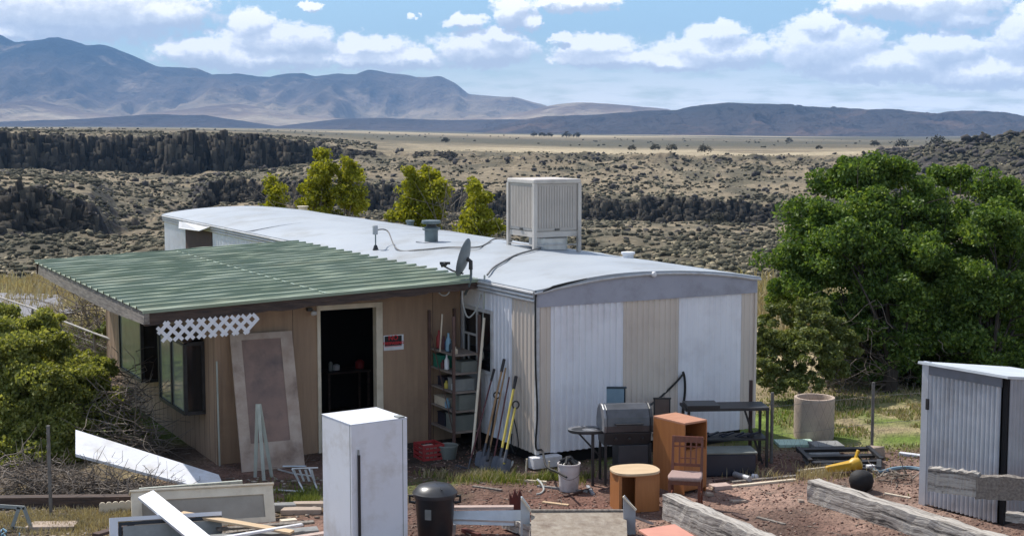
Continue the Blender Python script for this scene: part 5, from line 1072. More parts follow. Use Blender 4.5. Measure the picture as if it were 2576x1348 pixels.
def chair():
    for s in (-1, 1):
        MB().add([(s * 0.2 + dx, y_, z) for z, y0, w in ((0, 0.24, .016), (0.45, 0.19, .02), (0.96, 0.27, .015)) for dx, y_ in ((-w, y0 - w), (w, y0 - w), (w, y0 + w), (-w, y0 + w))], [(0,1,2,3),(8,11,10,9)] + [(a + k, a + (k + 1) % 4, a + 4 + (k + 1) % 4, a + 4 + k) for a in (0, 4) for k in range(4)]).build('leg', M['chairwood'], dc)
        MB().bar((s * 0.2, -0.19, 0), (s * 0.2, -0.19, 0.44), 0.036, 0.036).build('leg', M['chairwood'], dc)
        MB().bar((s * 0.2, -0.18, 0.2), (s * 0.2, 0.2, 0.2), 0.018, 0.03).build('stretcher', M['chairwood'], dc)
    MB().box(-0.21, 0.21, -0.205, 0.2, 0.385, 0.44).build('seat_frame', M['chairwood'], dc)
    cu = MB().prism([(-0.215, -0.235), (0.215, -0.235), (0.235, -0.1), (0.215, 0.18), (-0.215, 0.18), (-0.235, -0.1)], 'z', 0.441, 0.50).build('cushion', M['cushion'], dc, bev=0.022, smooth=True)
    n = 9; V = []; F_ = []
    for i in range(n):
        x = -0.2 + 0.4 * i / (n - 1); c = 0.03 * (1 - (x / 0.2) ** 2)
        for (y_, z) in ((0.25 + c, 0.87), (0.275 + c, 0.87), (0.285 + c, 0.96 - c * .3), (0.26 + c, 0.96 - c * .3)): V.append((x, y_, z))
    for i in range(n - 1): F_ += [(4 * i + k, 4 * i + (k + 1) % 4, 4 * i + 4 + (k + 1) % 4, 4 * i + 4 + k) for k in range(4)]
    F_ += [(0, 1, 2, 3), (4 * n - 4, 4 * n - 3, 4 * n - 2, 4 * n - 1)]
    MB().add(V, F_).build('top_rail', M['chairwood'], dc)
    MB().bar((-0.19, 0.215, 0.57), (0.19, 0.215, 0.57), 0.02, 0.04).build('lower_rail', M['chairwood'], dc); MB().bar((-0.19, 0.25, 0.82), (0.19, 0.25, 0.82), 0.016, 0.02).build('rail', M['chairwood'], dc)
    for x in (-0.11, -0.03, 0.045, 0.12): MB().bar((x, 0.217, 0.59), (x, 0.262, 0.88), 0.02, 0.014, up=(0, 1, 0)).build('splat', M['chairwood'], dc)
    MB().bar((-0.11, 0.235, 0.66), (0.12, 0.235, 0.66), 0.014, 0.016).build('splat', M['chairwood'], dc)
chair()
# ------------------------------------------------------------------ black workbench by the end wall
wb = thing('black_workbench', 'black metal workbench with a lower shelf standing before the end wall', 'workbench', G(1925, 1172), R(4))
WBH = P(1925, 1022, Vector(wb.location).y).z
MB().box(-1.27, 0.03, -0.1, 0.42, WBH - 0.045, WBH).build('top', M['blackmetal'], wb, bev=0.004)
MB().box(-1.25, -0.75, -0.13, 0.3, WBH + 0.002, WBH + 0.05).build('loose_panel', M['blackplastic'], wb)
for (x, y_) in ((0.0, -0.08), (-1.22, -0.08), (0.0, 0.38), (-1.22, 0.38)): MB().box(x - .02, x + .02, y_ - .02, y_ + .02, 0, WBH - 0.046).build('leg', M['blackmetal'], wb)
MB().box(-1.24, 0.02, -0.06, 0.38, 0.42, 0.45).build('shelf', M['blackmetal'], wb)
MB().bar((-0.32, 0.1, WBH - .05), (-0.02, 0.1, 0.02), 0.03, 0.03).build('brace', M['blackmetal'], wb)
mb = MB()
for k in range(7): x = -1.1 + random.random() * 0.95; mb.bar((x, 0.0 + random.random() * .2, 0.463), (x + 0.1 + random.random() * .14, 0.05 + random.random() * .2, 0.50), 0.04, 0.02)
setp(mb.build('pile_of_tools', M['binblue'], None, loc=wb.location, rot=(0, 0, R(4))), 'jumble of dark tools lying on the lower workbench shelf', 'tools')
bb = thing('dark_bin', 'big dark navy storage bin under the black workbench', 'bin', G(1840, 1196), R(4))
mb = MB(); mb.box(-0.42, 0.36, -0.05, 0.38, 0, 0.34); mb.build('body', M['binblue'], bb, bev=0.02); MB().box(-0.44, 0.38, -0.07, 0.40, 0.341, 0.37).build('lid', M['greytub'], bb, bev=0.01)
p = G(1886, 1150); setp(MB().bar((p.x, p.y, 0), (p.x, p.y, P(1886, 956, p.y).z), 0.05, 0.05).build('wooden_post', M['rustbrown'], None), 'dark square post standing at the far corner of the end wall', 'post')
def boards(name, label, cat, a, b, w, h, m, z=0.0): 
    A1 = G(*a, z + h / 2) if len(a) == 2 else G(*a); B1 = G(*b, z + h / 2) if len(b) == 2 else G(*b)
    return setp(MB().bar(A1, B1, w, h).build(name, M[m], None), label, cat)
boards('plank', 'long thin pale plank lying before the black workbench', 'plank', (1790, 1228), (2000, 1206), 0.06, 0.03, 'cream')
boards('plank', 'grey plank lying behind the long thin pale one', 'plank', (1840, 1212), (2010, 1196), 0.07, 0.03, 'oldwood')
setp(MB().tube([G(1848, 1192, .05), G(1886, 1204, .05)], 0.045, 12).build('pipe', M['galvdull'], None, smooth=True), 'short grey pipe lying before the dark navy bin', 'pipe')
setp(MB().tube([G(1893, 1197, .03), G(1905, 1199, .03)], 0.04, 10).build('pipe_end', M['white'], None, smooth=True), 'small white pipe cap lying beside the grey pipe', 'pipe cap')
def block(name, label, cat, u, v, sx_, sy_, sz_, m, rz=0.0, z=0.0, jag=0.0, tilt=0.0):
    p = G(u, v, z); mb = MB(); mb.box(-sx_ / 2, sx_ / 2, -sy_ / 2, sy_ / 2, 0, sz_)
    if jag: mb.v = [(x * (1 + random.uniform(-jag, jag)), y_ * (1 + random.uniform(-jag, jag)), zz * (1 + random.uniform(-jag, jag))) for x, y_, zz in mb.v]
    return setp(mb.build(name, M[m], None, loc=p, rot=(tilt, 0, rz), bev=min(sx_, sy_, sz_) * 0.12), label, cat)
block('paver_block', 'pinkish paver block lying before the black workbench', 'paver', 1812, 1228, 0.28, 0.2, 0.06, 'pinkpaver', 0.3)
block('stone', 'small pale stone beside the pinkish paver', 'stone', 1784, 1246, 0.10, 0.08, 0.05, 'stone', 0.3, jag=.25)
block('stone', 'thin pale chip of stone alone on the red gravel', 'stone', 1858, 1262, 0.22, 0.07, 0.03, 'stone', 0.15, jag=.25)
block('stone', 'small stone at the end of the long bleached beam', 'stone', 2015, 1262, 0.09, 0.07, 0.04, 'stone', 0.15, jag=.25)
# ------------------------------------------------------------------ concrete ring, lids and scrap beyond
cr = thing('concrete_ring', 'upright tan concrete ring standing on the grass beyond the yard', 'concrete ring', G(2047, 1100))
crz = P(2047, 998, Vector(cr.location).y).z; rr = 50.5 / F_PX * Vector(cr.location).y * 1.01
MB().lathe([(rr * 0.97, 0), (rr, 0.05), (rr, crz - 0.09), (rr * 1.01, crz - 0.02), (rr, crz), (rr * 0.86, crz), (rr * 0.84, crz - 0.03), (rr * 0.84, 0), (rr * 0.97, 0)], 40).build('ring', M['concrete'], cr, smooth=True)
block('painted_lid', 'mint green flat lid lying on the grass before the concrete ring', 'lid', 2000, 1118, 0.62, 0.42, 0.05, 'mint', 0.05, z=0.0)
block('paver_slab', 'grey slab lying flat at the foot of the concrete ring', 'slab', 2078, 1128, 0.5, 0.4, 0.09, 'paver', 0.1)
block('paver_slab', 'second grey slab, lower and partly under the dark frame', 'slab', 2068, 1146, 0.55, 0.3, 0.05, 'paver', -0.1)
def frame_obj(label, c, hx_, hy_, rz, tilt, m, z=0.03):
    mb = MB(); t = 0.035
    for s in (-1, 1): mb.box(-hx_, hx_, s * hy_ - t, s * hy_ + t, 0, 0.05); mb.box(s * hx_ - t, s * hx_ + t, -hy_, hy_, 0.052, 0.09)
    mb.box(-hx_, hx_, -t, t, 0.0, 0.04)
    p = G(*c, z); return setp(mb.build('scrap_window', M[m], None, loc=p, rot=(tilt, 0.05, rz)), label, 'frame')
frame_obj('black metal frame propped up at a slant on the scrap heap beyond the yard', (2110, 1150), 0.62, 0.22, 0.30, 0.25, 'blackmetal', 0.10)
frame_obj('dark window frame lying flat under the slanted one', (2118, 1168), 0.55, 0.26, -0.25, 0.0, 'grillsteel')
block('black_sheet', 'flat black panel at the bottom of the scrap heap', 'panel', 2150, 1176, 0.75, 0.30, 0.025, 'blackplastic', -0.15)
boards('plank', 'white plank lying beyond the yard left of the grey metal shed', 'plank', (2262, 1140), (2330, 1148), 0.12, 0.04, 'white')
boards('plank', 'thin pale stick lying on the cinders before the yellow trimmer', 'stick', (2010, 1196), (2080, 1180), 0.03, 0.02, 'cream')
block('stone', 'pale boulder lying at the foot of the middle fence post', 'stone', 2206, 1152, 0.24, 0.18, 0.16, 'stone', 0.4, jag=.3)
yt = thing('yellow_trimmer', 'yellow power trimmer lying on its side beyond the yard', 'trimmer', G(2130, 1192))
y0_ = Vector(yt.location)
mb = MB(); mb.add([(-0.32, -0.04, 0.03), (-0.32, 0.05, 0.03), (-0.32, 0.05, 0.12), (-0.32, -0.04, 0.12), (0.06, -0.08, 0.02), (0.06, 0.10, 0.02), (0.06, 0.09, 0.20), (0.06, -0.07, 0.20)], ((0,1,2,3),(7,6,5,4),(0,4,5,1),(1,5,6,2),(2,6,7,3),(3,7,4,0))); mb.build('housing', M['yellow'], yt, bev=0.02)
MB().lathe([(0, -0.08), (0.09, -0.07), (0.115, 0.0), (0.10, 0.08), (0.05, 0.11), (0, 0.11)], 16, Matrix.Translation((0.12, 0.01, 0.14)) @ Matrix.Rotation(R(70), 4, 'Y')).build('motor', M['yellow'], yt, smooth=True)
MB().bar((0.12, 0.02, 0.2), (0.18, 0.05, 0.36), 0.05, 0.035).build('lever', M['yellow'], yt, bev=0.008)
MB().tube([(-0.28, 0.06, 0.09), (-0.75, 0.0, 0.05)], 0.018, 8).build('shaft', M['cream'], yt); MB().tube([(0.1, -0.05, 0.06), (0.0, -0.1, 0.04), (-0.25, -0.12, 0.03)], 0.03, 8).build('guard', M['rustbrown'], yt)
MB().tube(smooth_path([(0.16, 0.06, 0.29), (0.22, 0.05, 0.2), (0.17, 0.05, 0.08)], 5), 0.016, 8).build('handle', M['blackplastic'], yt)
hb = G(2166, 1233); o = MB().lathe([(0, -0.155), (0.09, -0.15), (0.16, -0.10), (0.19, 0), (0.165, 0.09), (0.10, 0.14), (0, 0.16)], 26, Matrix.Diagonal((0.95, 0.85, 1, 1))).build('black_float', mat('matt_black_rubber', (0.012, 0.012, 0.013), (0.022, 0.02, 0.02), scale=9, rough=0.75, bump=0.004), None, smooth=True, loc=(hb.x, hb.y, 0.145)); setp(o, 'round black rubber float lying on the red cinders', 'float')
cable('garden_hose', 'blue grey hose piece curving over the cinders beside the shed', [G(2196, 1182, .04), G(2218, 1186, .03), G(2250, 1178, .03), G(2290, 1176, .03), G(2330, 1182, .03)], 0.03, M['teal'])
block('hose_nozzle', 'small white plastic nozzle at the end of the blue grey hose', 'nozzle', 2190, 1180, 0.12, 0.09, 0.07, 'white', 0.3)
def sticks(n, cen, ext, ln, rad, seed, m, name, parent=None, flat=0.35, zmin=0.0, segs=4, bend=0.5, dirb=None, shape=None):
    rs_ = np.random.RandomState(seed); V = []; Fq = []
    for i in range(n):
        p = np.array(cen) + (rs_.rand(3) * 2 - 1) * np.array(ext)
        if shape is not None: p = shape(rs_)
        d = rs_.randn(3); d[2] *= flat
        if dirb is not None: d = d + np.array(dirb)
        d /= np.linalg.norm(d) + 1e-9; L_ = ln * rs_.uniform(0.4, 1.3); r0_ = rad * rs_.uniform(0.6, 1.4); pts = [p]
        for k in range(segs):
            d = d + rs_.randn(3) * bend * 0.5 * np.array([1, 1, 0.6]); d /= np.linalg.norm(d); q_ = pts[-1] + d * L_ / segs; q_[2] = max(q_[2], zmin + 0.01); pts.append(q_)
        a = np.cross(d, [0.3, 0.5, 0.8]); a /= np.linalg.norm(a) + 1e-9; b = np.cross(d, a); base = len(V)
        for k, q_ in enumerate(pts):
            rk_ = r0_ * (1 - 0.7 * k / segs)
            for t in (0, 2.09, 4.19): V.append(q_ + (a * math.cos(t) + b * math.sin(t)) * rk_)
        for k in range(segs):
            for t in range(3): Fq.append((base + 3 * k + t, base + 3 * k + (t + 1) % 3, base + 3 * k + 3 + (t + 1) % 3, base + 3 * k + 3 + t))
    return np_mesh(name, np.array(V), np.array(Fq), m, parent)
p = G(2245, 1205); o = sticks(34, (p.x, p.y, 0.06), (0.28, 0.22, 0.05), 0.35, 0.012, 3, M['branchd'], 'twig_pile'); setp(o, 'small pile of dry grey twigs on the cinders beside the hose', 'twigs')
for k, (a, b, lab) in enumerate((((1262, 1204), (1375, 1212), 'long pale stick lying in the weeds before the corner block'), ((1352, 1222), (1478, 1236), 'dark narrow board lying beside the bucket'), ((1420, 1248), (1488, 1228), 'brown stick lying on the cinders right of the bucket'), ((1478, 1222), (1492, 1242), 'short grey steel bracket on the cinders'))):
    boards('stick', lab, 'stick', a, b, 0.045, 0.03, ('cream', 'paver', 'rustbrown', 'galvdull')[k])
cable('old_hose', 'pale bent hose end curling out of the weeds', [G(1352, 1205, .1), G(1362, 1215, .08), G(1368, 1230, .03), G(1360, 1240, .02), G(1350, 1242, .02)], 0.014, M['cablew'])
# ------------------------------------------------------------------ big bleached timbers
def beam(label, a, ang, L_, w, h, z0=0.0, name='bleached_timber', m='timber', cat='timber', seed=0):
    n = 30; mb = MB(); vs = []; rs_ = random.Random(seed)
    for i in range(n + 1):
        x = L_ * i / n; k = 1 + 0.03 * math.sin(i * .9 + seed)
        for (y_, z) in ((0, 0), (0, h * .5), (0, h), (w * .5, h * 1.01), (w, h), (w, h * .5), (w, 0)):
            vs.append((x, y_ + rs_.uniform(-.008, .008), z * k + rs_.uniform(-.008, .008)))
    fs = [tuple(range(7)), tuple(7 * n + q_ for q_ in range(6, -1, -1))]
    for i in range(n):
        for k in range(7): a_ = 7 * i + k; b_ = 7 * i + (k + 1) % 7; fs.append((a_, b_, b_ + 7, a_ + 7))
    mb.add(vs, fs); o = mb.build(name, M[m], None, loc=(a[0], a[1], z0), rot=(0, 0, ang)); return setp(o, label, cat)
tang = math.atan2(-0.88, 0.474)
a1 = G(1666, 1306); beam('squared bleached timber in the foreground right of the salmon table top', a1, math.atan2(-0.90, 0.44), 3.2, 0.20, 0.335, seed=1)
a2 = G(2030, 1262); beam('long bleached timber lying across the red cinders before the black float', a2, math.atan2(-0.86, 0.51), 3.6, 0.22, 0.30, seed=2)
yb3 = 17.9; a3 = P(2333, 1234, yb3); h3 = P(2333, 1176, yb3).z - a3.z
r1 = beam('short bleached timber end lapped onto the dark rail before the metal shed', (a3.x, a3.y), math.atan2(-0.34, 0.56), 0.62, 0.14, h3, a3.z, seed=3)
e3 = Vector((a3.x, a3.y, 0)) + Vector((0.56, -0.34, 0)).normalized() * 0.60
rl = beam('dark weathered rail running out of the picture before the metal shed', (e3.x, e3.y - 0.01), math.atan2(-0.10, 0.6), 2.4, 0.12, h3 * 0.96, a3.z - 0.02, name='fence_rail', m='oldwood', cat='rail', seed=4)
beam('upright post carrying the dark rail beyond the edge of the picture', (e3.x + 1.4, e3.y - 0.2), R(-90), 0.16, 0.16, a3.z - 0.04, 0.0, name='fence_post', cat='post', seed=5)
beam('lower bleached rail under the dark one at the picture edge', (e3.x + 0.42, e3.y + 0.1), math.atan2(-0.34, 0.6), 2.0, 0.12, 0.11, a3.z - 0.34, name='fence_rail', cat='rail', seed=6)
# ------------------------------------------------------------------ corrugated metal shed
sa = G(2314, 1266); sb = G(2520, 1322); d1 = (sb - sa); LS = d1.length; sang = math.atan2(d1.y, d1.x)
sh = thing('metal_shed', 'small grey corrugated metal shed with pale roof at the yard edge', 'shed', (sa.x, sa.y, 0), sang)
hs0 = P(2338, 908, sa.y).z; hs1 = P(2522, 955, sb.y).z; DS = 1.9
def corr(x0, x1, y0, y1, z0, z1, n, dep=0.014, M_=None):
    mb = MB(); m_ = n * 6; A = Vector((x0, y0, 0)); B = Vector((x1, y1, 0)); d = (B - A).normalized(); nn = Vector((d.y, -d.x, 0)); vs = []
    for i in range(m_ + 1):
        t = i / m_; pnt = A.lerp(B, t) + nn * dep * math.sin(2 * math.pi * i / 6)
        for zz in (z0, z1(t) if callable(z1) else z1): vs.append((pnt.x, pnt.y, zz))
    k = len(vs); vs += [tuple(Vector(v) - nn * 0.01) for v in vs]; fs = []
    for i in range(m_): a = 2 * i; fs += [(a, a + 2, a + 3, a + 1), (k + a, k + a + 1, k + a + 3, k + a + 2), (a + 1, a + 3, k + a + 3, k + a + 1), (a, k + a, k + a + 2, a + 2)]
    mb.add(vs, fs); return mb
corr(0.10, LS - 0.08, 0, 0, 0.02, hs0 - 0.06, 16, 0.022).build('wall', M['galv'], sh, smooth=True)
MB().box(0, 0.11, -0.03, 0.03, 0.0, hs0).build('corner_strip', M['galv'], sh)
MB().box(LS - 0.07, LS - 0.0, 0.03, 0.06, 0.0, hs0 - 0.02).build('door_gap', M['dark'], sh)
MB().box(0.1, LS - 0.06, -0.022, 0.0, hs0 - 0.17, hs0 - 0.02).build('header_strip', mat('header_grey', (0.20, 0.21, 0.24), (0.16, 0.17, 0.19), rough=0.5, metal=0.4), sh)
corr(LS + 0.02, LS + 0.02, 0.06, DS, 0.14, (lambda t: hs0 - 0.05 - 0.25 * t), 24, 0.014).build('wall', mat('zinc_grey_dark', (0.42, 0.43, 0.46), (0.33, 0.34, 0.37), scale=2, rough=0.5, metal=0.3), sh, smooth=True)
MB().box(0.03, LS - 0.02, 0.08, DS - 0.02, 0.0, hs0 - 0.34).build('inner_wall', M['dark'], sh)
MB().box(0.0, LS, DS - 0.02, DS, 0, hs0 - 0.32).build('wall', M['galvdull'], sh)
rf = MB(); rise = -0.125
rf.slab([(-0.05, -0.06, hs0), (LS + 0.06, -0.06, hs0), (LS + 0.06, DS + .06, hs0 - 0.27), (-0.05, DS + .06, hs0 - 0.27)], 0.035)
rf.build('roof', mat('shed_white_roof', (0.62, 0.66, 0.69), (0.53, 0.57, 0.6), scale=2, rough=0.5, dirt=(.4, .42, .42)), sh)
MB().box(0.09, 0.13, -0.05, -0.02, 1.35, 1.5).build('latch', M['blackmetal'], sh)
# ------------------------------------------------------------------ white panel lying on the brush
pq = [G(190, 1080, 0.70), G(550, 1193, 0.22), G(574, 1244, 0.06), G(190, 1141, 0.50)]
o = MB().slab(pq, -0.045).build('white_board', M['whiteapp'], None); setp(o, 'long white board lying slanted on dead brush at the foot of the lean-to', 'panel')
# ------------------------------------------------------------------ salvaged doors and frames heaped in the front
Y1 = 18.3
def quadP(pts, th, name, label, cat, m): return setp(MB().slab([P(*p) for p in pts], th).build(name, M[m], None), label, cat)
cf = thing('cream_cabinet_door', 'cream panelled door frame propped on edge at the front left', 'door', P(340, 1330, 18.2))
c0 = Vector(cf.location); A_ = P(332, 1322, 18.15); B_ = P(690, 1300, 18.75); C_ = P(712, 1224, 19.0); D_ = P(340, 1245, 18.4)
uX = (B_ - A_); wX = uX.length; uX.normalize(); vX = (D_ - A_); hX = vX.length; vX = (vX - uX * vX.dot(uX)).normalized(); nX = uX.cross(vX).normalized()
MC = Matrix((uX, nX, vX)).transposed().to_4x4(); MC.translation = A_ - c0
mb = MB(); mb.box(0, wX, 0, 0.09, hX - 0.12, hX, MC); mb.box(0, wX, 0, 0.09, -0.12, -0.02, MC); mb.box(0, 0.13, 0.001, 0.088, -0.02, hX - 0.12, MC); mb.box(wX - 0.13, wX, 0.001, 0.088, -0.02, hX - 0.12, MC); mb.build('frame', M['cream'], cf)
MB().box(0.13, wX - 0.13, 0.05, 0.07, -0.02, hX - 0.12, MC).build('panel', mat('recess_grey_panel', (0.36, 0.32, 0.265), (0.26, 0.23, 0.19), scale=2, rough=0.6), cf)
for k in range(2): MB().box(0.2 + 0.1 * k, wX - 0.2 - 0.2 * k, 0.02, 0.045, 0.04 + 0.10 * k, 0.075 + 0.10 * k, MC).build('slat', M['greypl'] if k else M['binblue'], cf)
MB().box(-0.02, wX + 0.02, -0.03, 0.12, hX + 0.001, hX + 0.03, MC).build('top_lip', M['cream'], cf, bev=0.008)
wd = thing('white_window_frame', 'white framed window unit standing low under the cream door', 'window', P(285, 1348, 17.5)); w0 = Vector(wd.location)
A_ = P(277, 1420, 17.4); uX = (P(560, 1400, 17.9) - A_); wX = uX.length; uX.normalize(); vX = P(280, 1303, 17.6) - A_; hX = vX.length; vX = (vX - uX * vX.dot(uX)).normalized(); nX = uX.cross(vX).normalized(); MC = Matrix((uX, nX, vX)).transposed().to_4x4(); MC.translation = A_ - w0
mb = MB(); mb.box(0, 0.10, 0, 0.07, 0, hX, MC); mb.box(0.10, wX, 0, 0.07, hX - 0.05, hX, MC); mb.box(0.10, wX, 0, 0.07, 0, 0.1, MC); mb.build('frame', M['white'], wd)
mb = MB(); mb.box(0.11, 0.145, 0.01, 0.06, 0.1, hX - 0.06, MC); mb.box(0.145, wX, 0.01, 0.06, hX - 0.10, hX - 0.06, MC); mb.build('gasket', M['blackplastic'], wd)
MB().box(0.16, wX, 0.02, 0.05, 0.1, hX - 0.11, MC).build('panel', M['greypl'], wd)
def plankP(label, a, b, w, h, m, name='plank', up=(0, 0, 1), cat='plank'): return setp(MB().bar(P(*a), P(*b), w, h, up=up).build(name, M[m], None, bev=0.004), label, cat)
plankP('smooth white plank lying slanted across the top of the heap of old doors', (367, 1244, 18.2), (565, 1405, 16.9), 0.225, 0.045, 'white', up=(0.2, -0.55, 0.8))
plankP('dark grey board with a bolt hole lying in the heap behind the white plank', (470, 1352, 17.9), (735, 1318, 18.4), 0.16, 0.04, 'oldwood')
plankP('short cream board end lying on the dark grey board', (706, 1312, 18.5), (745, 1308, 18.6), 0.10, 0.05, 'cream')
plankP('grey gravel faced board along the bottom edge of the picture', (430, 1362, 17.5), (800, 1332, 18.0), 0.20, 0.05, 'paver')
plankP('pinkish wood board lying before the refrigerator at the bottom edge', (600, 1375, 17.2), (845, 1338, 17.6), 0.10, 0.05, 'pinkpaver')
block('stone', 'pale flat stone slab between the heap and the refrigerator', 'stone', 760, 1290, 0.52, 0.2, 0.07, 'stone', 0.05, jag=.12)
block('stone', 'smaller pale stone behind the flat slab beside the refrigerator', 'stone', 775, 1272, 0.42, 0.14, 0.05, 'stone', 0.0, jag=.15)
block('stone', 'grey round ended stone at the end of the cream door', 'stone', 716, 1284, 0.3, 0.14, 0.09, 'paver', 0.2, jag=.2)
for k, (lab, a, b, w, h, m) in enumerate((('weathered tan board slanting down through the heap of doors', (455, 1290, 18.1), (735, 1338, 17.6), .13, .03, 'paleply'), ('grey split board lying at the foot of the cream door', (545, 1330, 17.9), (790, 1312, 18.3), .10, .03, 'oldwood'),
  ('narrow white trim board lying over the grey split board', (560, 1352, 17.2), (760, 1318, 17.9), .06, .03, 'white'), ('dark brown board poking out at the left of the heap', (240, 1345, 17.4), (330, 1318, 18.0), .11, .04, 'rustbrown'),
  ('pale board standing half hidden behind the cream door', (350, 1238, 18.9), (610, 1218, 19.2), .05, .12, 'paleboard'))):
    plankP(lab, a, b, w, h, m)
for k, (lab, a, b, w, m) in enumerate((('broken grey lath lying on the cinders before the long bleached timber', (1905, 1300), (1975, 1318), .05, 'oldwood'), ('short brown lath lying between the two bleached timbers', (1845, 1292), (1880, 1306), .06, 'rustbrown'), ('thin pale lath lying beside the shed corner', (2225, 1240), (2290, 1252), .04, 'cream'),
  ('crooked grey lath lying beyond the round black float', (2080, 1216), (2128, 1224), .05, 'oldwood'), ('dark lath lying before the dark navy bin', (1795, 1210), (1850, 1204), .06, 'rustbrown'), ('grey lath lying near the black trash can', (1190, 1222), (1262, 1232), .05, 'oldwood'), ('pale splintered board behind the pale upright', (1365, 1262), (1430, 1270), .06, 'paleply'))):
    boards('lath', lab, 'lath', a, b, w, 0.02, m)
# front-left corner
bm_ = boards('edging_timber', 'long dark timber edging lying along the brush at the front left', 'timber', (-30, 1262), (338, 1258), 0.16, 0.15, 'brownwood')
def scallop():
    mb = MB()
    a = G(250, 1294, 0.0); b = G(332, 1288, 0.0); d = (b - a); n = 5
    for k in range(n):
        c = a + d * ((k + .5) / n); w = d.length / n * 0.5; pts = [(-w, 0.0), (w, 0.0)] + [(w * math.cos(t), 0.13 + w * 0.9 * math.sin(t)) for t in np.linspace(0, math.pi, 7)]
        Mx = Matrix.Translation(c) @ Matrix.Rotation(math.atan2(d.y, d.x), 4, 'Z'); m2 = MB().prism(pts, 'y', -0.012, 0.012); mb.add([Mx @ Vector(v) for v in m2.v], m2.f)
    return setp(mb.build('lawn_edging', M['cream'], None), 'scalloped cream lawn edging standing behind the heap of doors', 'edging')
scallop()
br = thing('steel_bracket', 'pale triangular steel bracket standing at the front left', 'bracket', G(54, 1330)); b0 = Vector(br.location)
for (a, b) in (((30, 1328), (48, 1275)), ((80, 1330), (60, 1275)), ((30, 1328), (80, 1330)), ((0, 1272), (62, 1276))): MB().bar(P(*a, b0.y) - b0, P(*b, b0.y) - b0, 0.02, 0.045).build('arm', M['greypl'], br)
block('stone', 'flat pinkish tan stone slab lying at the front left', 'stone', 130, 1326, 0.62, 0.30, 0.05, 'stone', 0.03, jag=.1)
boards('stick', 'thin brown stick lying beyond the tan slab at the front left', 'stick', (232, 1318), (300, 1334), 0.025, 0.025, 'rustbrown')
block('scrap_wood', 'broken dark lump of wood at the end of the thin brown stick', 'wood', 316, 1345, 0.24, 0.1, 0.07, 'rustbrown', 0.4, jag=.3)
mb = MB(); rs_ = random.Random(4)
for k in range(26):
    x = rs_.uniform(-40, 60); p0 = G(x, rs_.uniform(1325, 1375), 0.02); p1 = G(x + rs_.uniform(-40, 40), 1352, 0.12 + rs_.random() * .1); p1 = p0 + (p1 - p0).normalized() * rs_.uniform(.2, .45); mb.bar(p0, p1, 0.012, 0.022)
setp(mb.build('tarp_strips', M['bluefaded'], None), 'tangle of faded blue plastic strips at the bottom left', 'strips')
# ------------------------------------------------------------------ old bed frame / trough in the front middle
tr = thing('metal_trough', 'old galvanised trough frame with two pale uprights in the front middle', 'trough', G(1450, 1340)); t0 = Vector(tr.location)
def TP(u, v, Y): return P(u, v, Y) - t0
YT = 17.9
MB().bar(TP(1138, 1276, YT + .25), TP(1292, 1275, YT + .25), 0.10, 0.035).build('plank', M['pinkpaver'], tr)
MB().slab([TP(1140, 1284, YT + .2), TP(1312, 1282, YT + .2), TP(1312, 1322, YT + .15), TP(1140, 1318, YT + .15)], 0.03).build('side_sheet', M['galv'], tr)
MB().bar(TP(1140, 1306, YT + .14), TP(1312, 1312, YT + .14), 0.03, 0.02).build('rail', M['alu'], tr)
MB().prism([(-0.06, -0.4), (0.075, -0.4), (0.065, 0.23), (-0.03, 0.36), (-0.05, 0.36)], 'y', -0.02, 0.02).build('upright', mat('pale_blue_upright', (0.55, 0.60, 0.62), (0.47, 0.52, 0.54), scale=4, rough=0.5), tr, loc=TP(1320, 1318, YT))
MB().bar(TP(1312, 1253, YT - .02), TP(1335, 1284, YT - .04), 0.05, 0.02).build('cap', M['cream'], tr)
MB().bar(TP(1335, 1284, YT + .1), TP(1570, 1284, YT + .35), 0.05, 0.03).build('rail', M['oldwood'], tr)
MB().slab([TP(1336, 1292, YT + .1), TP(1575, 1291, YT + .35), TP(1578, 1375, YT - .75), TP(1336, 1375, YT - .95)], 0.03).build('bed_sheet', mat('sandy_zinc_bed', (0.25, 0.20, 0.15), (0.36, 0.31, 0.25), scale=11, rough=0.85, dirt=(0.13, 0.085, 0.06), dscale=3.5, bump=0.01), tr)
MB().bar(TP(1336, 1297, YT + .08), TP(1575, 1296, YT + .32), 0.02, 0.02).build('rail', M['alu'], tr)
MB().prism([(-0.03, -0.45), (0.12, -0.45), (0.12, 0.14), (-0.02, 0.32), (-0.04, 0.30)], 'y', -0.02, 0.02).build('upright', M['galvdull'], tr, loc=TP(1575, 1306, YT + .1))
MB().bar(TP(1568, 1248, YT + .08), TP(1600, 1282, YT + .06), 0.05, 0.02).build('cap', M['cream'], tr)
MB().bar(TP(1596, 1300, YT + .1), TP(1640, 1316, YT + .5), 0.05, 0.03).build('brace', M['galvdull'], tr)
MB().bar(TP(1144, 1318, YT + .1), TP(1138, 1390, YT + .1), 0.04, 0.04).build('leg', M['alu'], tr)
rr_ = thing('rusty_block', 'rusty red jagged iron piece standing behind the pale upright', 'iron piece', G(1296, 1290)); r0_ = Vector(rr_.location)
MB().prism([(-0.08, 0), (0.09, 0), (0.10, 0.22), (0.06, 0.34), (0.03, 0.24), (-0.01, 0.33), (-0.04, 0.22), (-0.08, 0.28)], 'y', -0.05, 0.05).build('plate', M['redrust'], rr_)
MB().box(-0.10, 0.12, -0.06, 0.06, 0.0, 0.04).build('base', M['redrust'], rr_)
beam('short bleached timber stub lying left of the first pale upright', G(1262, 1330), math.atan2(-0.6, 0.45), 1.3, 0.16, 0.15, 0.02, name='timber_stub', seed=8)
boards('stick', 'reddish brown stick under the trough frame', 'stick', (1165, 1332), (1205, 1346), 0.06, 0.05, 'redrust')
tb = thing('salmon_table', 'low table with salmon pink top cut off by the bottom edge', 'table', (0, 0, 0)); zt = 0.55
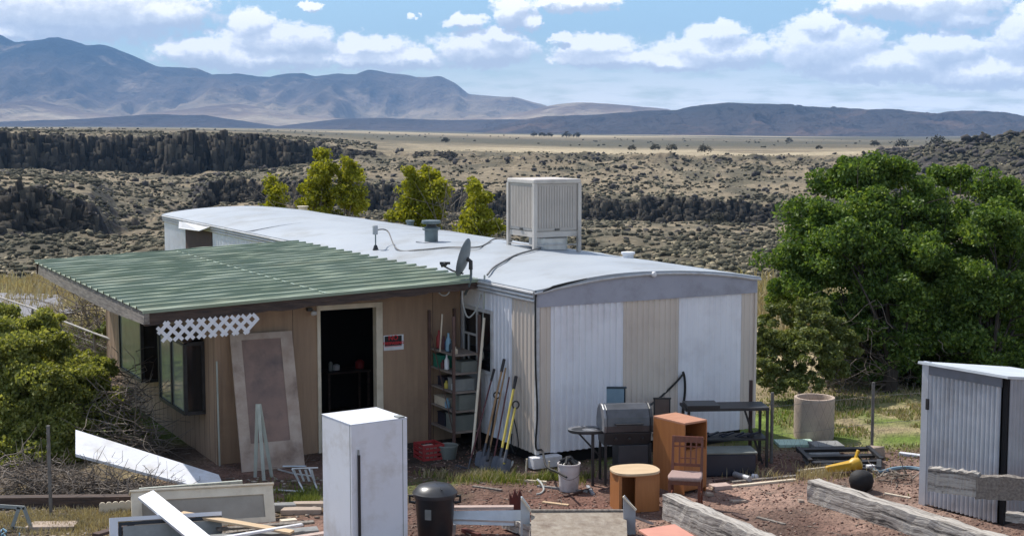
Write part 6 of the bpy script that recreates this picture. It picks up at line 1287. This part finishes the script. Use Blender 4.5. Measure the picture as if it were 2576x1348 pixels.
qs = [G(1606, 1337, zt), G(1698, 1323, zt), G(1762, 1362, zt)]; qs.append(qs[0] + (qs[2] - qs[1])); cc = sum(qs, Vector()) / 4; tb.location = (cc.x, cc.y, 0)
MB().slab([p - Vector((cc.x, cc.y, 0)) for p in qs], 0.03).build('top', M['salmon'], tb, bev=0.006)
for p in qs: pp = (p - cc) * 0.85; MB().bar((pp.x, pp.y, 0), (pp.x, pp.y, zt - 0.035), 0.04, 0.04).build('leg', M['chairwood'], tb)
block('stone', 'dark small stone on the cinders at the bottom right', 'stone', 2432, 1345, 0.12, 0.1, 0.07, 'basalt', 0.2, jag=.25)
# ------------------------------------------------------------------ fences
def wire_fence(label, posts, top, wires=(0.4, 0.8), rail=None, sway=0.0):
    f = thing('wire_fence', label, 'fence', posts[0]); f0 = Vector(f.location)
    for p, t in zip(posts, top): MB().tube([p - f0, p - f0 + Vector((sway, 0, t))], 0.026, 8).build('post', M['fencesteel'], f)
    mb = MB()
    for (p, t), (p2, t2) in zip(list(zip(posts, top))[:-1], list(zip(posts, top))[1:]):
        a = p - f0; b = p2 - f0; L_ = (b - a).length
        for w in wires: mb.tube([a + Vector((0, 0, w * t)), (a + b) / 2 + Vector((0, 0, w * (t + t2) / 2 - 0.01)), b + Vector((0, 0, w * t2))], 0.0035, 3)
        n = int(L_ / 0.16)
        for k in range(n):
            for s in (-1, 1):
                x0 = k / n; x1 = min(max(x0 + s * 0.5 / L_ * 1.0, 0), 1); mb.tube([a.lerp(b, x0) + Vector((0, 0, 0.03)), a.lerp(b, x1) + Vector((0, 0, t * 0.96))], 0.0013, 3, cap=False)
    mb.build('wire_mesh', M['fencesteel'], f)
    if rail: MB().tube([posts[i] - f0 + Vector((sway, 0, top[i])) for i in range(len(posts))], rail, 8).build('top_rail', M['fencerail'], f)
    return f
wire_fence('thin wire fence on dark steel posts behind the concrete ring and the metal shed', [G(1940, 1165), G(2193, 1133), G(2420, 1112), G(2640, 1095)], [1.12, 1.12, 1.12, 1.12])
lp = []
lz = []
for (u, vt, Yd) in ((-60, 728, 36), (82, 775, 33.2), (152, 805, 31.2), (237, 838, 29.2), (306, 862, 27.6)):
    p = P(u, vt, Yd); lp.append(Vector((p.x, p.y, 0))); lz.append(p.z)
wire_fence('chain link fence with pale top rail running behind the green bush to the lean-to', lp, lz, rail=0.022)
p = G(128, 1292); setp(MB().tube([p, Vector((p.x, p.y, P(126, 1070, p.y).z))], 0.024, 8).build('fence_post', M['fencesteel'], None), 'lone grey steel post standing before the green bush', 'post')
# pale asphalt beyond the left fence
rp = [(-60, 742), (40, 742), (160, 752), (165, 778), (140, 800), (60, 812), (-60, 800)]
V = []; nU, nV = 40, 14; cs = [G(-80, 818, 0), G(190, 800, 0), G(150, 748, 0), G(-80, 745, 0)]
for i in range(nU + 1):
    for j in range(nV + 1):
        a = cs[0].lerp(cs[1], i / nU); b = cs[3].lerp(cs[2], i / nU); p = a.lerp(b, j / nV); V.append((p.x, p.y, terr(p.x, p.y) + 0.10))
o = np_mesh('road', np.array(V), np.array([(i * (nV + 1) + j, (i + 1) * (nV + 1) + j, (i + 1) * (nV + 1) + j + 1, i * (nV + 1) + j + 1) for i in range(nU) for j in range(nV)]), M['asphalt'], smooth=True); o['kind'] = 'structure'
# ------------------------------------------------------------------ plants
def leaf_cloud(clumps, n, size, seed, sub=26, shell=0.55, aspect=0.6, spread=0.30, zmin=None):
    rs_ = np.random.RandomState(seed); vol = np.array([(c[1][0] * c[1][1] * c[1][2]) ** (2 / 3) for c in clumps]); cnt = (vol / vol.sum() * n).astype(int); out = []
    for (c, r), k in zip(clumps, cnt):
        c = np.array(c, float); r = np.array(r, float); r = r * rs_.uniform(0.85, 1.12); ns = max(6, int(sub * (r.mean() ** 2)))
        d = rs_.randn(ns, 3); d /= np.linalg.norm(d, axis=1)[:, None]; d[:, 2] = np.where(d[:, 2] < -0.5, -d[:, 2], d[:, 2])
        rad = rs_.uniform(shell, 1.0, ns); sc = c + d * r * rad[:, None]; ssz = rs_.uniform(0.6, 1.3, ns) * spread * r.mean() ** 0.5
        idx = rs_.randint(0, ns, k); dd = rs_.randn(k, 3); dd /= np.linalg.norm(dd, axis=1)[:, None]
        out.append(sc[idx] + dd * (rs_.rand(k) ** 0.45)[:, None] * ssz[idx][:, None] * np.array([1.1, 1.1, 0.75]))
    Pn = np.concatenate(out); n = len(Pn)
    if zmin is not None: Pn = Pn[Pn[:, 2] > zmin]; n = len(Pn)
    a = rs_.randn(n, 3); a /= np.linalg.norm(a, axis=1)[:, None]; b = rs_.randn(n, 3); b[:, 2] += 0.4; b -= a * (a * b).sum(1)[:, None]; b /= np.linalg.norm(b, axis=1)[:, None]
    s = size * rs_.uniform(0.6, 1.4, n)[:, None]; A = a * s; B = b * s * aspect
    V = np.stack([Pn - A, Pn - B, Pn + A, Pn + B], 1).reshape(-1, 3); return V, np.arange(4 * n).reshape(n, 4)
def limbs(base, tips, r0, seed, par, m, forks=3):
    rs_ = random.Random(seed); mb = MB(); base = Vector(base)
    for t in tips:
        t = Vector(t); mid = base.lerp(t, 0.5) + Vector((rs_.uniform(-.2, .2), rs_.uniform(-.2, .2), rs_.uniform(-.1, .25))) * (t - base).length * 0.3
        pts = smooth_path([base, mid, t], 5); n = len(pts); mb.tube(pts, [r0 * (1 - 0.85 * i / (n - 1)) for i in range(n)], 6)
        for k in range(forks):
            q_ = pts[int(n * rs_.uniform(0.35, 0.8))]; e = q_ + (t - base).length * 0.3 * Vector((rs_.uniform(-1, 1), rs_.uniform(-1, 1), rs_.uniform(-.1, 1))).normalized(); mb.tube([q_, q_.lerp(e, .5) + Vector((0, 0, .05)), e], [r0 * .35, r0 * .2, r0 * .08], 5)
    return mb.build('branch', m, par, smooth=True)
M['leafgreen'] = leafmat('leaf_deep_green', (0.038, 0.078, 0.014), (0.100, 0.172, 0.030), (0.25, 0.33, 0.075), 0.40, 0.9)
M['leafyellow'] = leafmat('leaf_spring_yellow_green', (0.15, 0.165, 0.012), (0.27, 0.28, 0.02), (0.40, 0.38, 0.05), 0.45, 0.9)
M['leafbush'] = leafmat('leaf_bush_green', (0.12, 0.145, 0.035), (0.24, 0.265, 0.065), (0.42, 0.42, 0.15), 0.5, 1.4)
M['leafpale'] = leafmat('leaf_pale_green', (0.09, 0.12, 0.03), (0.15, 0.18, 0.05), (0.24, 0.26, 0.10), 0.3, 1.4)
def tree(name, label, cat, base, clumps, n, size, m, seed, r0=0.16, group=None, sub=26, shell=0.5, spread=0.3, trunks=1, barkm='bark'):
    """clumps: (u, v, Y, radius in frame pixels across, up)"""
    b = Vector(base); t = thing(name, label, cat, b, group=group); cl = []
    for (u, v, Yd, ru, rv) in clumps:
        p = P(u, v, Yd) - b; s = Yd / F_PX; cl.append(((p.x, p.y, p.z), (ru * s, min(ru, rv * 1.3) * s * 0.95, rv * s)))
    V, Fq = leaf_cloud(cl, n, size, seed, sub=sub, shell=shell, spread=spread, zmin=0.03); np_mesh('crown', V, Fq, M[m], t)
    th = max(0.4, min(c[0][2] for c in cl) * 0.5); lean_ = Vector((random.uniform(-.1, .1), random.uniform(-.1, .1), th))
    MB().tube(smooth_path([(0, 0, -0.15), (0.03, 0, th * 0.5), lean_], 5), [r0 * 1.3 - 0.3 * r0 * i / 10 for i in range(11)], 8).build('trunk', M[barkm], t, smooth=True)
    limbs(lean_, [[c[0][0] * 0.8, c[0][1] * 0.8, c[0][2] * 0.9] for c in cl], r0 * 0.4, seed, t, M[barkm]); return t
tree('broadleaf_tree', 'big round dark green tree right behind the concrete ring, left of its neighbour', 'tree', G(2235, 985), [
 (2140, 470, 30.5, 105, 75), (2240, 455, 30.8, 95, 68), (2200, 430, 30.6, 60, 36), (2270, 425, 30.8, 45, 32), (2130, 430, 30.6, 40, 36), (2050, 580, 30, 95, 85), (2170, 590, 29.6, 110, 95), (2290, 570, 30.2, 95, 90), (1990, 680, 29.8, 75, 80), (2080, 700, 29.4, 110, 90), (2210, 700, 29.2, 115, 95), (2330, 690, 30, 90, 90),
 (2160, 800, 29.8, 110, 75), (2270, 810, 29.6, 110, 80), (2200, 900, 30.2, 110, 70), (1960, 745, 30, 45, 40), (2120, 880, 29.5, 90, 70), (2280, 900, 29.6, 100, 70), (2230, 760, 28.6, 110, 90), (2120, 640, 28.6, 90, 80), (2340, 560, 30.6, 80, 80), (2340, 800, 28.8, 90, 90), (2300, 660, 28.8, 90, 80), (2060, 800, 29, 80, 70), (2180, 850, 28.4, 90, 60), (2290, 870, 28.4, 90, 60), (2240, 930, 28.4, 90, 40), (2130, 930, 28.6, 70, 40), (2200, 520, 29.6, 60, 50), (2090, 540, 29.4, 50, 45)], 170000, 0.040, 'leafgreen', 21, 0.13, group='big green trees behind the yard', sub=52, shell=0.30, spread=0.33)
tree('broadleaf_tree', 'dense dark green tree above the metal shed, cut by the right edge', 'tree', G(2500, 985), [
 (2390, 460, 31.6, 55, 50), (2360, 440, 31.6, 26, 30), (2480, 490, 31, 90, 55), (2560, 560, 30.6, 90, 75), (2420, 590, 30.4, 80, 80), (2510, 660, 30, 105, 90), (2400, 720, 30, 85, 90), (2620, 680, 30.4, 100, 110), (2480, 800, 29.6, 115, 95), (2370, 850, 29.8, 85, 80), (2600, 840, 30, 110, 110), (2440, 920, 29.8, 110, 60), (2360, 930, 29.5, 80, 55), (2540, 930, 29.4, 110, 70), (2450, 740, 28.8, 100, 90), (2330, 520, 31, 50, 50), (2560, 760, 28.8, 90, 90), (2400, 840, 28.8, 90, 80), (2500, 570, 29.4, 90, 70), (2390, 880, 28.4, 80, 60), (2480, 900, 28.4, 90, 60), (2340, 950, 28.4, 70, 35), (2560, 940, 28.4, 80, 50)], 150000, 0.040, 'leafgreen', 22, 0.13, group='big green trees behind the yard', sub=52, shell=0.30, spread=0.33)
tree('shrubby_bush', 'lower pale green bush at the end of the mobile home, before the dark trees', 'bush', G(2010, 990), [
 (1960, 800, 28, 55, 45), (2040, 800, 27.6, 65, 50), (1950, 880, 27.4, 55, 55), (2030, 890, 27, 80, 60), (2100, 860, 27.6, 55, 60), (1980, 950, 27, 65, 40), (2080, 930, 27.2, 65, 35), (1930, 940, 26.8, 45, 50), (2000, 975, 26.6, 70, 30), (1925, 860, 27.2, 35, 60)], 30000, 0.036, 'leafpale', 23, 0.04, sub=160, spread=0.17, barkm='branchd')
p = G(2110, 985); o = sticks(200, (0, 0, 0), (0, 0, 0), 0.9, 0.010, 31, M['branch'], 'dead_brush', shape=lambda r: np.array([p.x + r.randn() * 0.75, p.y + 0.2 + r.randn() * 0.3, abs(r.randn()) * 0.55 + 0.05]), flat=0.5, bend=0.9); setp(o, 'pile of grey dead branches under the dark tree behind the concrete ring', 'brush pile')
p3 = G(2330, 960); o = sticks(110, (0, 0, 0), (0, 0, 0), 1.6, 0.016, 33, M['bark'], 'dead_brush', shape=lambda r: np.array([p3.x + r.randn() * 0.9, p3.y + r.randn() * 0.3, abs(r.randn()) * 0.3 + 0.05]), flat=0.2, bend=0.5); setp(o, 'low pile of brown cut limbs in the shade right of the wire fence post', 'brush pile')
# yellow-green trees beyond the mobile home
def ytree(label, u, v0, v1, w, Yd, seed, n, m='leafyellow'):
    v0 += 8; base = Vector((P(u, 500, Yd).x, Yd, terr(P(u, 500, Yd).x, Yd))); rs_ = random.Random(seed); cl = []
    hh2 = (v1 - v0) / 2
    cl.append((u, (v0 + v1) / 2 + hh2 * .15, Yd, w * 0.62, hh2 * 0.85)); cl.append((u + w * .2, v0 + hh2 * .45, Yd, w * 0.38, hh2 * 0.5))
    k = 5
    for i in range(k):
        t = i / (k - 1); vv = v1 + (v0 - v1) * t; ww = w * (1.0 - 0.62 * t ** 1.8); cl.append((u + rs_.uniform(-.35, .35) * w * (1 - .5 * t), vv, Yd + rs_.uniform(-.5, .5), ww * 0.55, (v1 - v0) * 0.2)); cl.append((u + rs_.uniform(-.8, .8) * w * (1 - .5 * t), vv + rs_.uniform(-10, 10), Yd + rs_.uniform(-.5, .5), ww * 0.4, (v1 - v0) * 0.09))
    tree('poplar_tree', label, 'tree', base, cl, int(n * 1.7), 0.05, m, seed, 0.09, group='yellow-green trees beyond the mobile home', sub=40, shell=0.0, spread=0.42, barkm='branch')
ytree('low sparse yellow-green tree, leftmost beyond the mobile home', 692, 445, 560, 54, 47, 41, 2400)
ytree('tallest bright yellow-green tree beyond the mobile home', 805, 392, 560, 72, 46, 42, 7500)
ytree('bright yellow-green tree touching the tallest one on its right', 875, 410, 560, 68, 45.5, 43, 6500)
ytree('yellow-green tree standing beyond the tall grey flue vent', 1040, 430, 590, 76, 41, 44, 6500)
ytree('yellow-green tree with bare twigs right of the flue vent', 1095, 440, 600, 54, 40.5, 45, 4200)
ytree('olive yellow tree next to the cooler beyond the roof', 1195, 462, 620, 72, 37.5, 46, 5600)
for k, (u, v0, v1, Yd) in enumerate(((1134, 425, 610, 40), (745, 440, 560, 46), (1255, 570, 640, 37))):
    p5 = P(u, 500, Yd); zb = terr(p5.x, Yd); zt_ = P(u, v0, Yd).z
    o = sticks(60, (0, 0, 0), (0, 0, 0), 1.6, 0.014, 50 + k, M['branchd'], 'bare_sapling', shape=lambda r: np.array([p5.x + r.randn() * 0.18, Yd + r.randn() * 0.18, zb + r.rand() * (zt_ - zb - 1.0)]), flat=0.6, bend=0.35, dirb=(0, 0, 1.6), zmin=-20); setp(o, ('bare grey sapling between the yellow-green trees, right of the flue vent', 'bare sapling beside the tallest yellow-green tree', 'low bare twigs beyond the roof beside the cooler')[k], 'sapling')
# green bush and dead brush at the left
tree('green_bush', 'large bright green bush filling the left edge beside the lean-to', 'bush', G(90, 1130), [
 (20, 860, 23.6, 60, 55), (110, 890, 23.6, 75, 55), (-70, 880, 23.8, 90, 80), (190, 930, 23.6, 60, 45), (40, 960, 23, 90, 70), (150, 1000, 23, 80, 60), (-60, 1020, 22.8, 90, 90), (250, 990, 23.4, 45, 40), (60, 1070, 22.5, 90, 70), (160, 1090, 22.4, 70, 60), (0, 1140, 22.2, 90, 60), (215, 1060, 22.9, 50, 45), (210, 960, 23.0, 60, 50), (270, 1010, 23.0, 55, 50), (270, 1080, 22.9, 50, 50), (110, 820, 24, 60, 40), (0, 800, 24.2, 60, 35), (200, 1120, 22.6, 60, 50), (90, 980, 22.6, 90, 70), (40, 900, 22.9, 80, 60), (100, 1150, 21.9, 70, 40), (20, 1180, 21.8, 70, 35), (180, 1150, 22.1, 55, 40), (300, 1060, 23.0, 45, 40), (335, 1110, 22.9, 40, 32), (250, 1130, 22.7, 50, 35), (250, 930, 23.4, 40, 35), (200, 1185, 22.0, 60, 26), (100, 1200, 21.7, 70, 25)], 125000, 0.031, 'leafbush', 61, 0.02, sub=150, spread=0.25, barkm='branchd')
def brushpile(label, pts, n, seed, ln=0.8, rad=0.011, m='branchd', cat='brush pile', name='dead_brush', flat=0.5):
    C_ = [(G(u, v), hz_, sp) for (u, v, hz_, sp) in pts]
    def shp(r):
        g0, hz_, sp = C_[r.randint(len(C_))]; h = r.rand() ** 1.3; return np.array([g0.x + r.randn() * sp * (1 - .5 * h), g0.y + r.randn() * sp * 0.6 * (1 - .5 * h), 0.03 + h * hz_])
    o = sticks(n, (0, 0, 0), (0, 0, 0), ln, rad, seed, M[m], name, shape=shp, flat=flat, bend=0.9); return setp(o, label, cat)
brushpile('tall tangle of dead grey brush between the green bush and the lean-to wall', [(285, 1135, 1.0, .22), (310, 1130, .95, .25), (345, 1150, .55, .25), (300, 1095, 1.25, .25)], 420, 71)
brushpile('low mat of dead twigs under the slanted white board', [(230, 1242, .16, .35), (330, 1246, .14, .35), (400, 1252, .1, .3), (120, 1235, .35, .4), (30, 1235, .4, .4)], 900, 72, 0.55, 0.009, flat=0.3)
brushpile('dead bare shrub beyond the chain link fence', [(250, 905, 1.5, .5), (215, 900, 1.3, .5)], 260, 73, 1.2, 0.014, flat=0.9)
tree('dry_shrub', 'straw yellow shrub behind the first greenhouse window', 'shrub', G(300, 905), [(285, 790, 29.4, 30, 28), (310, 810, 29.2, 28, 30), (270, 840, 29.4, 30, 30)], 2600, 0.05, 'drybushleaf' if 'drybushleaf' in M else 'leafpale', 74, 0.03, sub=60, spread=0.2, barkm='branchd')
# grass and weeds
def grass(name, spots, n, h, m, seed, w=0.009):
    rs_ = np.random.RandomState(seed); c = np.array([(g.x, g.y, sx_, sy_) for g, sx_, sy_ in spots]); i = rs_.randint(len(c), size=n); x = c[i, 0] + rs_.randn(n) * c[i, 2]; y_ = c[i, 1] + rs_.randn(n) * c[i, 3]
    k = fbm(x * 1.4, y_ * 1.4, 3) > 0.42; x, y_ = x[k], y_[k]; n = len(x); z = terrain_h(x, y_); hh_ = h * rs_.uniform(0.4, 1.3, n); a = rs_.rand(n) * 6.28; lx = rs_.randn(n) * 0.3 * hh_; ly = rs_.randn(n) * 0.3 * hh_
    dx = np.cos(a) * w; dy = np.sin(a) * w; B = np.stack([x, y_, z], 1); T = np.stack([x + lx, y_ + ly, z + hh_], 1); Dv = np.stack([dx, dy, 0 * dx], 1); Mi = (B + T) / 2 + np.stack([-lx * .2, -ly * .2, 0 * lx + hh_ * .08], 1)
    V = np.stack([B - Dv, B + Dv, Mi + Dv * .7, T + Dv * .1, T - Dv * .1, Mi - Dv * .7], 1).reshape(-1, 3); f = np.arange(n)[:, None] * 6
    Fq = np.concatenate([f + np.array([[0, 1, 2, 5]]), f + np.array([[5, 2, 3, 4]])]); o = np_mesh(name, V, Fq, m); o['kind'] = 'stuff'; return o
M['gg'] = leafmat('grass_green', (0.10, 0.14, 0.025), (0.17, 0.21, 0.045), (0.30, 0.32, 0.10), 0.25, 1.5)
M['gd'] = leafmat('grass_dry', (0.28, 0.22, 0.12), (0.40, 0.33, 0.20), (0.52, 0.45, 0.30), 0.2, 1.5)
grass('weeds', [(G(1230, 1198), .5, .14), (G(1330, 1200), .5, .14), (G(1290, 1210), .5, .12), (G(1400, 1205), .4, .12), (G(700, 1250), .5, .3), (G(760, 1255), .2, .25)], 5200, 0.10, M['gg'], 81, 0.006)
grass('weeds', [(G(1320, 1205), .7, .16), (G(1180, 1200), .4, .1), (G(1950, 1190), .5, .2), (G(2050, 1200), .4, .15)], 2600, 0.12, M['gd'], 82, 0.006)
grass('dry_grass', [(G(60 + 50 * k, 1300 + 14 * (k % 3)), .5, .25) for k in range(9)] + [(G(300, 1290), .6, .2)], 9000, 0.07, M['gd'], 83, 0.006)
grass('grass', [(G(1980 + 60 * k, 1090 - 30 * (k % 4)), 1.0, 1.2) for k in range(10)], 9000, 0.06, M['gg'], 84, 0.011)
grass('dry_grass', [(G(2150 + 40 * k, 1080 - 22 * (k % 4)), .9, 1.0) for k in range(8)], 6000, 0.07, M['gd'], 85, 0.011)
grass('grass', [(G(40 * k, 900 - 20 * (k % 3)), 1.2, 1.6) for k in range(9)], 14000, 0.22, M['gg'], 86, 0.014)
grass('dry_grass', [(G(45 * k, 850 - 30 * (k % 4)), 1.5, 3.0) for k in range(9)], 12000, 0.25, M['gd'], 87, 0.016)
grass('dry_grass', [(G(60 * k - 40, 720 - 12 * (k % 4)), 2.2, 3.0) for k in range(9)], 9000, 0.32, M['gd'], 88, 0.03)
grass('dry_grass', [(G(1905 + 25 * k, 800 - 22 * (k % 4)), 1.0, 3.0) for k in range(6)], 6000, 0.4, M['gd'], 89, 0.03)
o = sticks(420, (0, 0, 0), (0, 0, 0), 0.22, 0.006, 95, M['branchd'], 'litter', shape=lambda r: np.array([r.uniform(-7.5, 7.0), r.uniform(17.4, 23.2), 0.015]), flat=0.05, bend=0.3); o['kind'] = 'stuff'
# cinder gravel: small stones
rs = np.random.RandomState(91); n_ = 5200
gx = rs.uniform(-1, 1, n_); gyy = rs.uniform(17.2, 23.0, n_); gx = -2.2 + (gx + 1) / 2 * 9.8
XYZ = np.stack([gx, gyy, terrain_h(gx, gyy)], 1); scatter('cinder_gravel', '', XYZ, rs.uniform(0.006, 0.021, n_) ** 1.0, bushmat('cinder_stones', (0.16, 0.085, 0.068), (0.22, 0.135, 0.11), (0.36, 0.27, 0.22)), seed=92)
gx = rs.uniform(-8, -2.6, 1800); gyy = rs.uniform(17.2, 21, 1800); scatter('litter', '', np.stack([gx, gyy, terrain_h(gx, gyy)], 1), rs.uniform(0.01, 0.04, 1800), bushmat('litter_bits', (0.12, 0.095, 0.075), (0.26, 0.21, 0.17), (0.42, 0.36, 0.30)), squash=0.4, seed=93)
# far junipers and dark trees dotted over the plain
JL = ['leftmost dark dot of the row of junipers on the far plain', 'second juniper from the left in the row on the far plain', 'third juniper from the left in the row on the far plain',
 'wider juniper right of the three dots in the far row', 'rightmost juniper of the far row above the cooler', 'big round dark juniper at the right, on the rocky rise above the trees', 'dark juniper alone on the tan plain right of the cooler',
 'small shrubby juniper on the plain, left of a close pair', 'left one of the close pair of junipers on the plain right of the cooler', 'right one of the close pair of junipers on the plain right of the cooler',
 'dark juniper by the pale streak at the far end of the left mesa', 'squat juniper on the pale streak below the right hills', 'small far juniper right below the highest right hill', 'grey green juniper on the speckled slope right of the cooler', 'tiny juniper on the pale streak left of the squat one', 'faint small juniper on the pale plain above the big round tree', 'low dark shrub on the mesa rim behind the cooler']
for k, (u, v, Yd, s) in enumerate(((1343, 327, 2400, 7), (1363, 326, 2400, 7.5), (1381, 326, 2400, 7.5), (1425, 327, 2300, 9), (1450, 329, 2300, 8), (2358, 362, 800, 7.5), (1772, 362, 800, 4.2), (1590, 352, 900, 3.4), (1648, 351, 900, 4), (1690, 352, 900, 4), (1120, 340, 1100, 4), (2270, 347, 1100, 6), (1985, 339, 1800, 6), (1800, 455, 400, 3.4), (2200, 345, 1200, 5), (2060, 352, 1000, 3), (1460, 490 - 35, 430, 1.5))):
    p = P(u, v, Yd); z = terr(p.x, Yd); t = thing('juniper', '%s, far out on the plain' % 'x', 'tree', (p.x, Yd, z), group='dark junipers dotted over the far plain')
    V, Fq = leaf_cloud([((0, 0, s * .5), (s * .6, s * .6, s * .5)), ((s * .5, 0, s * .35), (s * .4, s * .4, s * .35)), ((-s * .5, 0, s * .3), (s * .35, s * .35, s * .3))], 500, s * 0.09, 200 + k, sub=max(1, int(10 / s)), spread=0.5 * s ** .5, shell=.3)
    np_mesh('crown', V, Fq, M['sagel'] if 'sagel' in M else M['sage'], t); MB().tube([(0, 0, -0.3), (0, 0, s * .5)], s * 0.05, 6).build('trunk', M['bark'], t)
    t['label'] = JL[k]
